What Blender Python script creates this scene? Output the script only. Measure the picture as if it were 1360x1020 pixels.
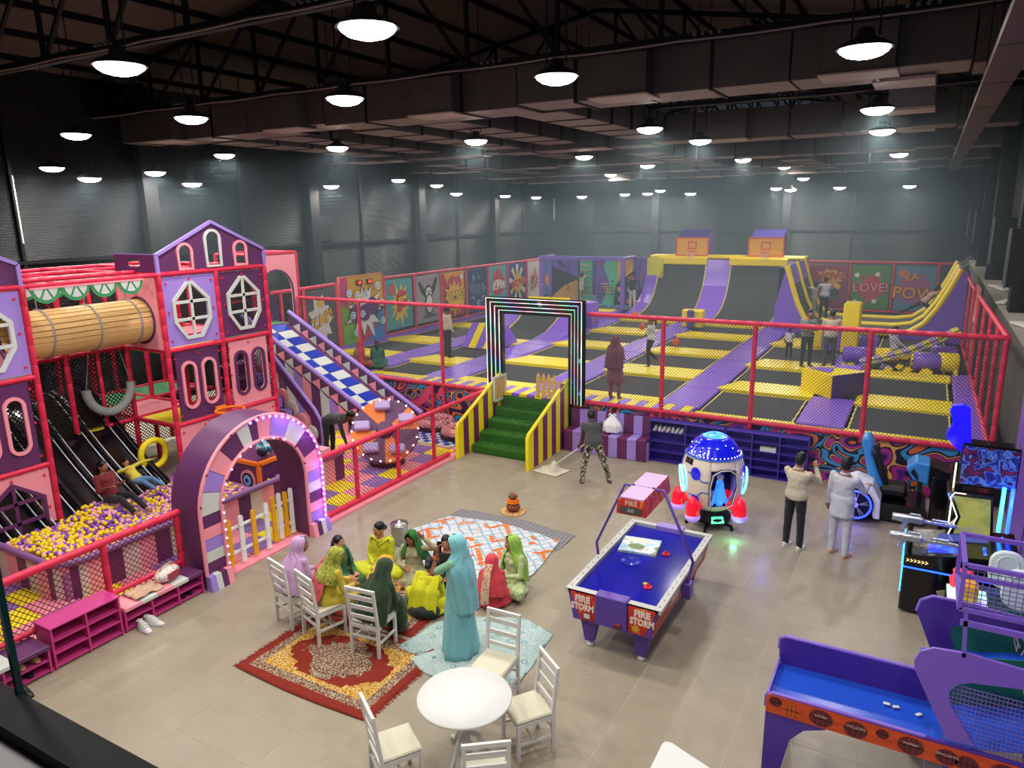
import bpy, bmesh, math, random
from math import sin, cos, pi, radians, sqrt, atan2
from mathutils import Vector, Matrix, Euler
random.seed(7)
S = bpy.context.scene
COL = S.collection
for _o in list(bpy.data.objects): bpy.data.objects.remove(_o)
# ---------------------------------------------------------------- camera, world, exposure
CAMH = 5.5
cam_d = bpy.data.cameras.new('camera'); cam = bpy.data.objects.new('camera', cam_d); COL.objects.link(cam)
_r = Vector((0.87009548, 0.49262556, -0.01593448)); _u = Vector((-0.09971422, 0.20759588, 0.97311922)); _w = Vector((-0.48269133, 0.84511775, -0.22975001))
cam.matrix_world = Matrix(((_r.x, _u.x, -_w.x, 0), (_r.y, _u.y, -_w.y, 0), (_r.z, _u.z, -_w.z, CAMH), (0, 0, 0, 1)))
cam_d.sensor_width = 36; cam_d.lens = 961.6/1360*36; cam_d.clip_start = .05; cam_d.clip_end = 300
S.camera = cam
W = bpy.data.worlds.new('world'); S.world = W; W.use_nodes = True
W.node_tree.nodes['Background'].inputs[0].default_value = (.55, .6, .75, 1); W.node_tree.nodes['Background'].inputs[1].default_value = .05
S.view_settings.view_transform = 'Standard'; S.view_settings.look = 'None'; S.view_settings.gamma = 1; S.view_settings.exposure = 0.0
S.view_settings.use_curve_mapping = False
try:
    S.cycles.max_bounces = 6; S.cycles.diffuse_bounces = 3; S.cycles.glossy_bounces = 2; S.cycles.transparent_max_bounces = 10
    S.cycles.sample_clamp_indirect = 4; S.cycles.volume_bounces = 0
except Exception: pass
LAMP_POWER = 108; LAMP_COLOR = (1, .955, .90)

def ray(x, y):
    d = _r*((x-680)/961.6) - _u*((y-510)/961.6) + _w
    return d
def pz(x, y, z=0.0):
    d = ray(x, y); t = (z-CAMH)/d.z; return Vector((0, 0, CAMH)) + d*t
def pyy(x, y, Y):
    d = ray(x, y); return Vector((0, 0, CAMH)) + d*(Y/d.y)
def pxx(x, y, X):
    d = ray(x, y); return Vector((0, 0, CAMH)) + d*(X/d.x)

# ---------------------------------------------------------------- materials
def lin(c):
    if isinstance(c, str):
        c = c.lstrip('#'); c = [int(c[i:i+2], 16)/255 for i in (0, 2, 4)]
    return tuple(((v/12.92) if v <= .04045 else ((v+.055)/1.055)**2.4) for v in c[:3]) + (1,)
MATS = {}
class NB:
    """small node builder: every method returns an output socket"""
    def __init__(s, m): s.t = m.node_tree; s.n = s.t.nodes; s.l = s.t.links; s.b = s.n['Principled BSDF']
    def put(s, a, sock):
        if isinstance(a, bpy.types.NodeSocket): s.l.new(a, sock)
        else:
            try: sock.default_value = a
            except Exception: sock.default_value = (a, a, a)
    def co(s, kind='Object', scale=None, rot=None, loc=None):
        o = s.n.new('ShaderNodeTexCoord').outputs[kind]
        if scale or rot or loc:
            m = s.n.new('ShaderNodeMapping'); s.l.new(o, m.inputs[0])
            if scale: m.inputs['Scale'].default_value = scale if not isinstance(scale, (int, float)) else (scale,)*3
            if rot: m.inputs['Rotation'].default_value = rot
            if loc: m.inputs['Location'].default_value = loc
            o = m.outputs[0]
        return o
    def noise(s, v, scale=5, detail=3, dist=0, col=False):
        n = s.n.new('ShaderNodeTexNoise'); s.l.new(v, n.inputs['Vector']); n.inputs['Scale'].default_value = scale
        n.inputs['Detail'].default_value = detail; n.inputs['Distortion'].default_value = dist
        return n.outputs['Color' if col else 'Fac']
    def vor(s, v, scale=5, feat='F1', out='Distance', rnd=1):
        n = s.n.new('ShaderNodeTexVoronoi'); n.feature = feat; s.l.new(v, n.inputs['Vector']); n.inputs['Scale'].default_value = scale
        n.inputs['Randomness'].default_value = rnd
        return n.outputs[out]
    def wave(s, v, scale=5, dist=0, detail=1, typ='BANDS', d='X'):
        n = s.n.new('ShaderNodeTexWave'); n.wave_type = typ
        if typ == 'BANDS': n.bands_direction = d
        s.l.new(v, n.inputs['Vector']); n.inputs['Scale'].default_value = scale; n.inputs['Distortion'].default_value = dist; n.inputs['Detail'].default_value = detail
        return n.outputs['Fac']
    def math(s, op, a, b=0, c=0):
        n = s.n.new('ShaderNodeMath'); n.operation = op
        for i, q in enumerate((a, b, c)): s.put(q, n.inputs[i])
        return n.outputs[0]
    def ramp(s, f, stops, const=False):
        n = s.n.new('ShaderNodeValToRGB'); s.l.new(f, n.inputs[0]); r = n.color_ramp
        if const: r.interpolation = 'CONSTANT'
        while len(r.elements) < len(stops): r.elements.new(.5)
        for e, (p, c) in zip(r.elements, stops): e.position = p; e.color = lin(c)
        return n.outputs[0]
    def mix(s, f, a, b, mode='MIX'):
        n = s.n.new('ShaderNodeMix'); n.data_type = 'RGBA'; n.blend_type = mode
        s.put(f, n.inputs[0]); s.put(lin(a) if isinstance(a, (str, tuple)) and not isinstance(a, bpy.types.NodeSocket) else a, n.inputs[6]); s.put(lin(b) if isinstance(b, (str, tuple)) else b, n.inputs[7])
        return n.outputs[2]
    def sep(s, v):
        n = s.n.new('ShaderNodeSeparateXYZ'); s.l.new(v, n.inputs[0]); return n.outputs
    def bump(s, h, strength=.3, dist=.01):
        n = s.n.new('ShaderNodeBump'); n.inputs['Strength'].default_value = strength; n.inputs['Distance'].default_value = dist
        s.l.new(h, n.inputs['Height']); s.l.new(n.outputs[0], s.b.inputs['Normal'])
    def color(s, c): s.put(c, s.b.inputs['Base Color'])
def mat(name, col='#808080', rough=.5, metal=0, emit=None, es=1.0, coat=0, bump=None, var=None, alpha=1, trans=0, ior=1.45, build=None, sheen=0):
    if name in MATS: return MATS[name]
    m = bpy.data.materials.new(name); m.use_nodes = True; b = m.node_tree.nodes['Principled BSDF']
    b.inputs['Base Color'].default_value = lin(col); b.inputs['Roughness'].default_value = rough; b.inputs['Metallic'].default_value = metal
    b.inputs['Coat Weight'].default_value = coat; b.inputs['IOR'].default_value = ior; b.inputs['Transmission Weight'].default_value = trans; b.inputs['Alpha'].default_value = alpha
    if sheen: b.inputs['Sheen Weight'].default_value = sheen
    if emit: b.inputs['Emission Color'].default_value = lin(emit); b.inputs['Emission Strength'].default_value = es
    nb = NB(m)
    if var:   # (scale, amount)
        v = nb.co(); f = nb.noise(v, var[0], 4)
        d = tuple(max(0, c*(1-var[1])) for c in lin(col)[:3]) + (1,); l = tuple(min(1, c*(1+var[1])) for c in lin(col)[:3]) + (1,)
        n = nb.n.new('ShaderNodeMix'); n.data_type = 'RGBA'; nb.l.new(f, n.inputs[0]); n.inputs[6].default_value = d; n.inputs[7].default_value = l; nb.color(n.outputs[2])
    if bump: nb.bump(nb.noise(nb.co(), bump[0], 4), bump[1], bump[2] if len(bump) > 2 else .01)
    if build: build(nb)
    MATS[name] = m; return m

# ---------------------------------------------------------------- mesh builder
class MB:
    def __init__(s): s.v = []; s.f = []; s.mi = []; s.sm = []; s.M = Matrix.Identity(4); s.m = 0; s.smooth = False
    def at(s, loc=(0, 0, 0), rot=(0, 0, 0), sc=(1, 1, 1)):
        s.M = Matrix.LocRotScale(Vector(loc), Euler(rot), Vector(sc) if not isinstance(sc, (int, float)) else Vector((sc,)*3)); return s
    def add(s, vs, fs, smooth=None):
        b = len(s.v); s.v += [s.M @ Vector(p) for p in vs]
        for f in fs: s.f.append([b+i for i in f]); s.mi.append(s.m); s.sm.append(s.smooth if smooth is None else smooth)
        return s
    def box(s, a, b):
        x0, y0, z0 = a; x1, y1, z1 = b
        return s.add([(x0,y0,z0),(x1,y0,z0),(x1,y1,z0),(x0,y1,z0),(x0,y0,z1),(x1,y0,z1),(x1,y1,z1),(x0,y1,z1)],
                     [(0,3,2,1),(4,5,6,7),(0,1,5,4),(1,2,6,5),(2,3,7,6),(3,0,4,7)], False)
    def bbox(s, a, b, c=.01):      # box with chamfered edges
        x0, x1 = sorted((a[0], b[0])); y0, y1 = sorted((a[1], b[1])); z0, z1 = sorted((a[2], b[2]))
        c = min(c, (x1-x0)/2.2, (y1-y0)/2.2, (z1-z0)/2.2)
        V = []; idx = {}
        for i, (X, sx) in enumerate(((x0, 1), (x1, -1))):
            for j, (Y, sy) in enumerate(((y0, 1), (y1, -1))):
                for k, (Z, sz) in enumerate(((z0, 1), (z1, -1))):
                    for ax in range(3):
                        p = [X+sx*c, Y+sy*c, Z+sz*c]; p[ax] = (X, Y, Z)[ax]; idx[i,j,k,ax] = len(V); V.append(p)
        g = idx; F = []
        F += [[g[0,0,0,0],g[0,0,1,0],g[0,1,1,0],g[0,1,0,0]],[g[1,0,0,0],g[1,1,0,0],g[1,1,1,0],g[1,0,1,0]],
              [g[0,0,0,1],g[1,0,0,1],g[1,0,1,1],g[0,0,1,1]],[g[0,1,0,1],g[0,1,1,1],g[1,1,1,1],g[1,1,0,1]],
              [g[0,0,0,2],g[0,1,0,2],g[1,1,0,2],g[1,0,0,2]],[g[0,0,1,2],g[1,0,1,2],g[1,1,1,2],g[0,1,1,2]]]
        for i in (0,1):
            for j in (0,1):
                F.append([g[i,j,0,0],g[i,j,1,0],g[i,j,1,1],g[i,j,0,1]][::1 if (i+j)%2 else -1])
                F.append([g[i,0,j,0],g[i,0,j,2],g[i,1,j,2],g[i,1,j,0]][::1 if (i+j)%2 else -1])
                F.append([g[0,i,j,1],g[1,i,j,1],g[1,i,j,2],g[0,i,j,2]][::1 if (i+j)%2 else -1])
        for i in (0,1):
            for j in (0,1):
                for k in (0,1): F.append([g[i,j,k,0],g[i,j,k,1],g[i,j,k,2]][::1 if (i+j+k)%2 else -1])
        return s.add(V, F, False)
    def cyl(s, p, q, r, r2=None, n=12, cap=True, smooth=True):
        p = Vector(p); q = Vector(q); r2 = r if r2 is None else r2; d = (q-p)
        if d.length < 1e-9: return s
        d.normalize(); a = d.orthogonal().normalized(); b = d.cross(a)
        V = []
        for i in range(n):
            t = 2*pi*i/n; e = a*cos(t)+b*sin(t); V.append(p+e*r); V.append(q+e*r2)
        F = [(2*i, 2*((i+1) % n), 2*((i+1) % n)+1, 2*i+1) for i in range(n)]
        s.add(V, F, smooth)
        if cap: s.add([V[2*i] for i in range(n)], [tuple(range(n))[::-1]], False); s.add([V[2*i+1] for i in range(n)], [tuple(range(n))], False)
        return s
    def tube(s, pts, r, n=8, closed=False, cap=True, smooth=True, up=None):
        pts = [Vector(p) for p in pts]; N = len(pts); V = []; F = []
        rr = r if isinstance(r, (list, tuple)) else [r]*N; prev = None
        for i, p in enumerate(pts):
            a = pts[i-1] if (i or closed) else p; b = pts[(i+1) % N] if (i < N-1 or closed) else p
            d = (b-a).normalized()
            if prev is None: x = d.orthogonal().normalized()
            else:
                x = (prev - d*prev.dot(d)); x = x.normalized() if x.length > 1e-6 else d.orthogonal().normalized()
            prev = x; y = d.cross(x)
            for k in range(n): t = 2*pi*k/n; V.append(p + (x*cos(t)+y*sin(t))*rr[i])
        M = N if closed else N-1
        for i in range(M):
            for k in range(n):
                j = (i+1) % N; F.append((i*n+k, i*n+(k+1) % n, j*n+(k+1) % n, j*n+k))
        s.add(V, F, smooth)
        if cap and not closed: s.add(V[:n], [tuple(range(n))[::-1]], False); s.add(V[-n:], [tuple(range(n))], False)
        return s
    def bar(s, p, q, w, h, up=(0, 0, 1)):    # rectangular bar between two points
        p = Vector(p); q = Vector(q); d = (q-p).normalized(); u = Vector(up)
        if abs(d.dot(u)) > .98: u = Vector((0, 1, 0)) if abs(d.y) < .9 else Vector((1, 0, 0))
        x = d.cross(u).normalized(); y = x.cross(d).normalized()
        V = []
        for e in (p, q):
            for a, b in ((-1,-1),(1,-1),(1,1),(-1,1)): V.append(e+x*(a*w/2)+y*(b*h/2))
        return s.add(V, [(0,1,2,3)[::-1],(4,5,6,7),(0,1,5,4),(1,2,6,5),(2,3,7,6),(3,0,4,7)], False)
    def prism(s, poly, d, o=(0,0,0), ax='z'):   # 2D outline extruded by d; ax: plane normal
        n = len(poly)
        def T(a, b, c):
            return {'z': (a, b, c), 'y': (a, c, b), 'x': (c, a, b)}[ax]
        o = Vector(o)
        V = [o+Vector(T(a, b, 0)) for a, b in poly] + [o+Vector(T(a, b, d)) for a, b in poly]
        F = [tuple(range(n))[::-1], tuple(range(n, 2*n))] + [(i, (i+1) % n, n+(i+1) % n, n+i) for i in range(n)]
        return s.add(V, F, False)
    def ring(s, outer, inner, d, o=(0,0,0), ax='z'):   # outline with a same-count hole, extruded
        n = len(outer)
        def T(a, b, c): return {'z': (a, b, c), 'y': (a, c, b), 'x': (c, a, b)}[ax]
        o = Vector(o); V = []
        for c in (0, d):
            for P in (outer, inner): V += [o+Vector(T(a, b, c)) for a, b in P]
        F = []
        for i in range(n):
            j = (i+1) % n
            F += [(i, n+i, n+j, j), (2*n+i, 2*n+j, 3*n+j, 3*n+i), (i, j, 2*n+j, 2*n+i), (n+j, n+i, 3*n+i, 3*n+j)]
        return s.add(V, F, False)
    def lathe(s, prof, c=(0,0,0), n=20, ax=(0,0,1), sc=(1,1), cap=True):
        c = Vector(c); z = Vector(ax).normalized(); x = z.orthogonal().normalized() if abs(z.z) < .99 else Vector((1,0,0)); y = z.cross(x)
        V = []; F = []
        for r, h in prof:
            for k in range(n): t = 2*pi*k/n; V.append(c+x*(cos(t)*r*sc[0])+y*(sin(t)*r*sc[1])+z*h)
        for i in range(len(prof)-1):
            for k in range(n): F.append((i*n+k, i*n+(k+1) % n, (i+1)*n+(k+1) % n, (i+1)*n+k))
        s.add(V, F, True)
        if cap:
            if prof[0][0] > 1e-4: s.add(V[:n], [tuple(range(n))[::-1]], False)
            if prof[-1][0] > 1e-4: s.add(V[-n:], [tuple(range(n))], False)
        return s
    def ball(s, c, r, nu=12, nv=8, sc=(1,1,1), rot=None):
        c = Vector(c); V = []; F = []; R = Euler(rot).to_matrix() if rot else None
        for j in range(nv+1):
            a = pi*j/nv
            for i in range(nu):
                t = 2*pi*i/nu; p = Vector((sin(a)*cos(t)*r*sc[0], sin(a)*sin(t)*r*sc[1], cos(a)*r*sc[2]))
                V.append(c + (R @ p if R else p))
        for j in range(nv):
            for i in range(nu): F.append((j*nu+i, (j+1)*nu+i, (j+1)*nu+(i+1) % nu, j*nu+(i+1) % nu))
        return s.add(V, F, True)
    def grid(s, fn, nu, nv, smooth=True, closeu=False):
        V = [fn(i/nu, j/nv) for j in range(nv+1) for i in range(nu+1)]
        F = [(j*(nu+1)+i, j*(nu+1)+i+1, (j+1)*(nu+1)+i+1, (j+1)*(nu+1)+i) for j in range(nv) for i in range(nu)]
        return s.add(V, F, smooth)
    def build(s, name, mats, parent=None, label=None, kind=None, bevel=0, solid=0, shade=None, loc=None, rot=None, merge=False, **props):
        me = bpy.data.meshes.new(name)
        me.from_pydata([tuple(v) for v in s.v], [], s.f)
        if not isinstance(mats, (list, tuple)): mats = [mats]
        for m in mats: me.materials.append(m)
        me.polygons.foreach_set('material_index', s.mi); me.polygons.foreach_set('use_smooth', s.sm if shade is None else [shade]*len(s.sm))
        if merge:
            bm = bmesh.new(); bm.from_mesh(me); bmesh.ops.remove_doubles(bm, verts=bm.verts, dist=1e-4); bm.to_mesh(me); bm.free()
        me.update()
        o = bpy.data.objects.new(name, me); COL.objects.link(o)
        if parent: o.parent = parent
        if loc: o.location = loc
        if rot: o.rotation_euler = rot
        if solid: q = o.modifiers.new('s', 'SOLIDIFY'); q.thickness = solid; q.offset = 0
        if bevel: q = o.modifiers.new('b', 'BEVEL'); q.width = bevel; q.segments = 2; q.limit_method = 'ANGLE'
        if label: o['label'] = label
        if kind: o['kind'] = kind
        for k, v in props.items(): o[k] = v
        return o
def thing(name, label, cat, loc=(0,0,0), rz=0, group=None):
    o = bpy.data.objects.new(name, None); COL.objects.link(o); o.location = loc; o.rotation_euler = (0,0,rz)
    o.empty_display_size = .1
    o['label'] = label; o['category'] = cat
    if group: o['group'] = group
    return o
def tag(o, label, cat, group=None):
    o['label'] = label; o['category'] = cat
    if group: o['group'] = group
    return o
def dup(o, parent=None, loc=None, rz=None, label=None, group=None):
    c = o.copy(); COL.objects.link(c)
    c.parent = parent
    if loc is not None: c.location = loc
    if rz is not None: c.rotation_euler = (0,0,rz)
    if label: c['label'] = label
    if group: c['group'] = group
    for ch in [k for k in KIDS(o)]: dup(ch, c)
    return c
def KIDS(o): return [k for k in COL.objects if k.parent == o]
def inst(o, parent=None, loc=None, rot=None, sc=None):
    c = o.copy(); COL.objects.link(c)
    if parent is not None: c.parent = parent
    if loc is not None: c.location = loc
    if rot is not None: c.rotation_euler = rot
    if sc is not None: c.scale = sc
    return c
_TXT = {}
def text_mesh(txt, size=1.0, ext=.004, shear=0, offset=0):
    k = (txt, size, ext, shear, offset)
    if k not in _TXT:
        cu = bpy.data.curves.new('lettering', 'FONT'); cu.body = txt; cu.size = size; cu.extrude = ext; cu.align_x = 'CENTER'; cu.align_y = 'CENTER'; cu.shear = shear; cu.offset = offset; cu.resolution_u = 2
        o = bpy.data.objects.new('lettering', cu); me = bpy.data.meshes.new_from_object(o)
        bpy.data.objects.remove(o); bpy.data.curves.remove(cu); _TXT[k] = ([tuple(v.co) for v in me.vertices], [tuple(p.vertices) for p in me.polygons])
    return _TXT[k]
def add_text(mb, txt, size, M, ext=.004, shear=0, sx=1.0, offset=0, arc=0):
    V, F = text_mesh(txt, size, ext, shear, offset)
    old = mb.M; mb.M = M
    mb.add([(x*sx, y + arc*(1-((x*sx)/(size*len(txt)*.33+.001))**2), z) for x, y, z in V], F, False); mb.M = old
def frame(o, x, y):     # matrix from local (x right, y up, z out) axes
    x = Vector(x).normalized(); y = Vector(y).normalized(); z = x.cross(y)
    return Matrix(((x.x, y.x, z.x, o[0]), (x.y, y.y, z.y, o[1]), (x.z, y.z, z.z, o[2]), (0,0,0,1)))
def padded(mb, p, q, r=.05, seg=.32, n=9, groove=.006):
    p = Vector(p); q = Vector(q); L = (q-p).length; k = max(1, round(L/seg)); pts = []; rr = []
    for i in range(k):
        a = i/k; b = (i+1)/k; e = .012/L
        for t, w in ((a+e*.3, r-groove), (a+e*1.6, r), (b-e*1.6, r), (b-e*.3, r-groove)): pts.append(p.lerp(q, t)); rr.append(w)
    return mb.tube(pts, rr, n)
def rrect(x0, y0, x1, y1, r, n=5):
    P = []
    for cx, cy, a0 in ((x1-r, y1-r, 0), (x0+r, y1-r, 90), (x0+r, y0+r, 180), (x1-r, y0+r, 270)):
        for i in range(n+1): a = radians(a0+90*i/n); P.append((cx+r*cos(a), cy+r*sin(a)))
    return P
def star(cx, cy, r0, r1, n, jit=0, sy=1.0, ph=0):
    P = []
    for i in range(2*n):
        r = (r0 if i % 2 == 0 else r1)*(1+random.uniform(-jit, jit)); a = ph+pi*i/n; P.append((cx+r*cos(a), cy+r*sin(a)*sy))
    return P
def circ(cx, cy, r, n=20, sy=1.0): return [(cx+r*cos(2*pi*i/n), cy+r*sy*sin(2*pi*i/n)) for i in range(n)]
# ================================================================= ROOM
RED = mat('red_padding', '#d8284c', .42, bump=(30, .15))
PINKRED = mat('pinkish_padding', '#e0405e', .42)
BLACKM = mat('black_metal', '#0d0d10', .55, .3)
DARKW = mat('black_wall', '#1a1c1f', .5, build=lambda b: (b.put(.22, b.b.inputs['Specular IOR Level']), b.color(b.mix(b.noise(b.co(scale=(1, 1, .3)), .8, 5), '#07090b', '#121518')),
      b.bump(b.math('ADD', b.math('MULTIPLY', b.wave(b.co(), 9, 1.2, 2, d='Z'), .6), b.noise(b.co(scale=(1, 1, 4)), 3, 6)), .7, .03), b.put(b.ramp(b.noise(b.co(scale=(1.2, 1.2, .5)), 1.1, 4), [(0, '#8a8a8a'), (.45, '#a8a8a8'), (.6, '#b8b8b8')]), b.b.inputs['Roughness'])))
ROOFM = mat('roof_sheet', '#4e443c', .8, bump=(3, .4))
GALV = mat('galvanised_duct', '#55504d', .5, .35, bump=(6, .2), var=(2, .25))
GALVL = mat('duct_bounce_light', '#8d7f76', .55, .2)  # paler copy of the duct metal, bounce light from below put into its colour
GROUT = mat('grout', '#c4baa8', .9)
TILE = mat('floor_tile', '#8b8074', .36, build=lambda b: (b.color(b.mix(b.noise(b.co('Object'), 2.2, 6, .6), '#8d8371', '#a29783')), b.bump(b.noise(b.co(), 40, 3), .05), b.put(b.math('MULTIPLY_ADD', b.noise(b.co(), 3, 5), .25, .22), b.b.inputs['Roughness'])))

X0, X1, Y0, Y1 = -20.0, 1.65, -4.0, 40.0
floor = MB().box((X0-.3, Y0, -.2), (X1+6, Y1+.3, -.003)).build('floor', GROUT, kind='structure')
tm = MB().bbox((-.2975, -.2975, -.02), (.2975, .2975, 0), .0015); t0 = tm.build('tile', TILE, floor)
k = 0; cells = []
for i in range(-24, 12):
    for j in range(-4, 34):
        cx = -1.925+.6*i+.3; cy = 10.745+.6*(j-16)+.3
        if cx < -9.3 or cx > 4.5 or cy > 15.4 or cy < 2.4: continue
        v = Vector((cx, cy, -CAMH)); zc = v.dot(_w)
        if zc <= .5: continue
        px = 680+961.6*v.dot(_r)/zc; py = 510-961.6*v.dot(_u)/zc
        if -60 < px < 1420 and py < 1100: cells.append((zc, cx, cy))
cells.sort(); first = True
rest = MB()
for n, (zc, cx, cy) in enumerate(cells):
    if n < 300:
        o = t0 if n == 0 else inst(t0); o.location = (cx, cy, 0); o.rotation_euler = (0, 0, random.choice((0, 1, 2, 3))*pi/2)
    else: rest.box((cx-.297, cy-.297, -.02), (cx+.297, cy+.297, 0))
if rest.v: rest.build('more_tiles', TILE, floor, kind='stuff')

HT = 9.6
def pillars(mb, pts, a, b, z0, z1):
    for x, y in pts: mb.box((x-a, y-b, z0), (x+a, y+b, z1))
PILM = mat('black_pillar', '#08080a', .8)
# left wall: sheet + ribs + seam
wl = MB().box((X0-.3, Y0, 0), (X0, Y1+.3, HT)).build('wall_left', DARKW, kind='structure')
for y in (.7, 7.2, 13.7, 20.2, 26.8, 33.3): MB().box((X0, y-.22, 0), (X0+.28, y+.22, HT)).build('pillar', PILM, wl)
for y in (3.7, 10.1, 17.1, 23.0, 30.0, 36.5): MB().box((X0, y-.04, 0), (X0+.05, y+.04, HT)).build('seam_strip', BLACKM, wl)
MB().box((X0, Y0, 4.42), (X0+.06, Y1, 4.5)).build('seam_strip', BLACKM, wl)
WHT = mat('white_plastic', '#e6e4e0', .5)
for y, z0, z1 in ((10.1, 4.95, 6.6), (20.3, 5.3, 6.3)): MB().cyl((X0+.1, y, z0), (X0+.1, y, z1), .022, n=6).build('cable_conduit', WHT, wl)
for y in (20.9, 27.6): MB().box((X0, y-.25, 4.6), (X0+.05, y+.35, 5.5)).build('dark_patch', mat('dark_patch', '#0e0f12', .8), wl)
wb = MB().box((X0-.3, Y1, 0), (X1+3, Y1+.3, HT)).build('wall_back', DARKW, kind='structure')
for x in (-13.4, -6.5): MB().box((x-.2, Y1-.25, 0), (x+.2, Y1, HT)).build('pillar', PILM, wb)
MB().box((X0, Y1-.06, 4.36), (X1, Y1, 4.43)).build('seam_strip', BLACKM, wb)
for x in (-17.2, -10, -3.4): MB().box((x-.03, Y1-.04, 0), (x+.03, Y1, HT)).build('seam_strip', BLACKM, wb)
MB().cyl((-21+1.3, Y1-.1, 5.1), (-19.7, Y1-.1, 6.3), .02, n=6).build('cable_conduit', WHT, wb)
# right wall: parapet with ledge below, corrugated sheet above, columns
BRICKP = mat('parapet_plaster', '#5a5852', .9, bump=(8, .5), var=(3, .3))
wr = MB().box((X1+.05, 14.9, 0), (X1+.9, Y1, 3.0)).build('wall_right', BRICKP, kind='structure')
cg = MB()
xs = X1+.62; n = 0; y = 8.0
V = []; F = []
while y < Y1:
    V += [(xs, y, 2.9), (xs, y, HT), (xs, y+.12, 2.9), (xs, y+.12, HT), (xs-.05, y+.16, 2.9), (xs-.05, y+.16, HT), (xs-.05, y+.28, 2.9), (xs-.05, y+.28, HT)]
    b = n*8; F += [(b, b+1, b+3, b+2), (b+2, b+3, b+5, b+4), (b+4, b+5, b+7, b+6)]
    if n: F.append((b-2, b-1, b+1, b))
    n += 1; y += .32
cg.add(V, F, False); cg.build('corrugated_sheet', mat('corrugated_black', '#25262a', .45, .4), wr)
MB().box((xs+.02, 8, 2.9), (xs+.3, Y1, HT)).build('sheet_backing', BLACKM, wr)
for y in (9.6, 14.4, 20.6, 29.5, 36): MB().box((X1+.1, y-.3, 2.2), (X1+.6, y+.3, HT)).build('pillar', BLACKM, wr)
MB().bbox((X1+.0, 14.9, 3.0), (X1+.85, Y1-.3, 3.06), .01).build('ledge', mat('concrete_ledge', '#a19c90', .9, bump=(14, .6), var=(5, .2)), wr)
FOAM = mat('white_foam', '#dcdad0', .8)
for i, (y, rz) in enumerate(((17.6, .3), (22.6, -.35), (26.0, .2))):
    o = MB().at((X1+.3, y, 3.075), (0, 0, rz)).bbox((-.11, -.75, 0), (.11, .75, .05), .01).build('foam_strip', FOAM)
    tag(o, ['pale foam strip on the concrete ledge nearest the front corner post', 'pale foam strip on the ledge beside the second black column', 'short pale foam strip on the ledge beyond the second column'][i], 'foam strip')
PURPW = mat('purple_panel_wall', '#7d56c4', .35, bump=(2, .1))
wp = MB().box((X1+.02, 3.0, 0), (X1+.2, 14.85, 3.35)).build('wall_right', PURPW, kind='structure')
for y in (5.4, 7.8, 10.2, 12.6): MB().box((X1+.01, y-.006, 0), (X1+.02, y+.006, 3.35)).build('seam_strip', mat('panel_seam', '#4a2f80', .5), wp)
MB().box((X1+.2, -4, 0), (X1+6, -3.8, HT)).build('wall_front', DARKW, kind='structure')
# wall speakers on the right wall
for i, (y, z) in enumerate(((22.0, 4.65), (31.5, 4.75), (37.2, 4.8), (17.2, 4.5))):
    s = thing('wall_speaker', ['black wall speaker on the second column of the corrugated wall', 'black wall speaker third along the corrugated wall', 'farthest black wall speaker near the back corner', 'nearest large black wall speaker at the right edge'][i], 'speaker', (X1+.1, y, z), 0, 'wall speakers')
    MB().bbox((-.42, -.3, -.55), (.05, .3, .55), .02).build('speaker_box', BLACKM, s)
    MB().bbox((-.44, -.3, -.57), (-.40, -.25, .57), .005).build('edge_strip', mat('grey_metal', '#77787c', .4, .6), s)
    MB().cyl((0, .2, -.1), (.25, .3, -.1), .02, n=6).build('bracket', mat('grey_metal'), s)

# ---------------- ceiling: gable roof sheets on purlins, trusses, ducts, cable ropes
def roofz(x): return 9.2 + (1.9*(1-abs(x+8.5)/11.5))
cl = MB()
for x0, x1 in ((X0-.3, -8.5), (-8.5, 4)): cl.add([(x0, Y0, roofz(x0)), (x1, Y0, roofz(x1)), (x1, Y1+.3, roofz(x1)), (x0, Y1+.3, roofz(x0))], [(0,3,2,1)], False)
ceil = cl.build('ceiling', ROOFM, kind='structure', solid=.05)
for x in [X0+.8+1.45*i for i in range(15)]: MB().box((x-.03, Y0, roofz(x)-.16), (x+.03, Y1, roofz(x)-.02)).build('purlin', BLACKM, ceil)
TY = [1.6, 7.8, 12.5, 20, 25, 29.5, 33.5, 37.5]
CH = 8.2
TN = ['nearest', 'second', 'third', 'fourth', 'fifth', 'sixth', 'seventh', 'farthest']
def truss(y):
    t = thing('roof_truss', TN[TY.index(y)]+' black steel roof truss from the viewer, spanning the hall', 'truss', (0, y, CH), 0, 'roof trusses')
    m = MB(); m.box((X0, -.06, -.07), (X1+1.5, .06, .07)); m.build('bottom_chord', BLACKM, t)
    m = MB()
    for a, b in ((X0, -8.5), (-8.5, 3.2)): m.bar((a, 0, roofz(a)-CH-.25), (b, 0, roofz(b)-CH-.25), .12, .12)
    m.build('top_chord', BLACKM, t)
    xs_ = [X0+.6+1.9*i for i in range(12)]
    for i, x in enumerate(xs_):
        m = MB().bar((x, 0, 0), (x, 0, roofz(x)-CH-.25), .07, .07, (0,1,0)); m.build('web_post', BLACKM, t)
        if i+1 < len(xs_):
            x2 = xs_[i+1]; a, b = ((x, x2) if x2 < -8 else (x2, x))
            MB().bar((a, 0, 0), (b, 0, roofz(b)-CH-.25), .06, .06, (0,1,0)).build('web_brace', BLACKM, t)
    rp = MB(); N = 60
    rp.tube([(X0+(X1+1.4-X0)*i/N, -.09, -.03-.02*sin(pi*(i % 6)/6)) for i in range(N+1)], .02, 5); rp.build('cable_rope', mat('rope_grey', '#7c7470', .8), t)
    for x in (-16.5, -12, -7.6, -3.6, -.6):
        for q in range(4): MB().cyl((x+q*.13, -.1, .03), (x+q*.13, -.16, .03), .028, n=8).build('bolt', mat('grey_metal'), t)
for y in TY: truss(y)
m = MB()
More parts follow.
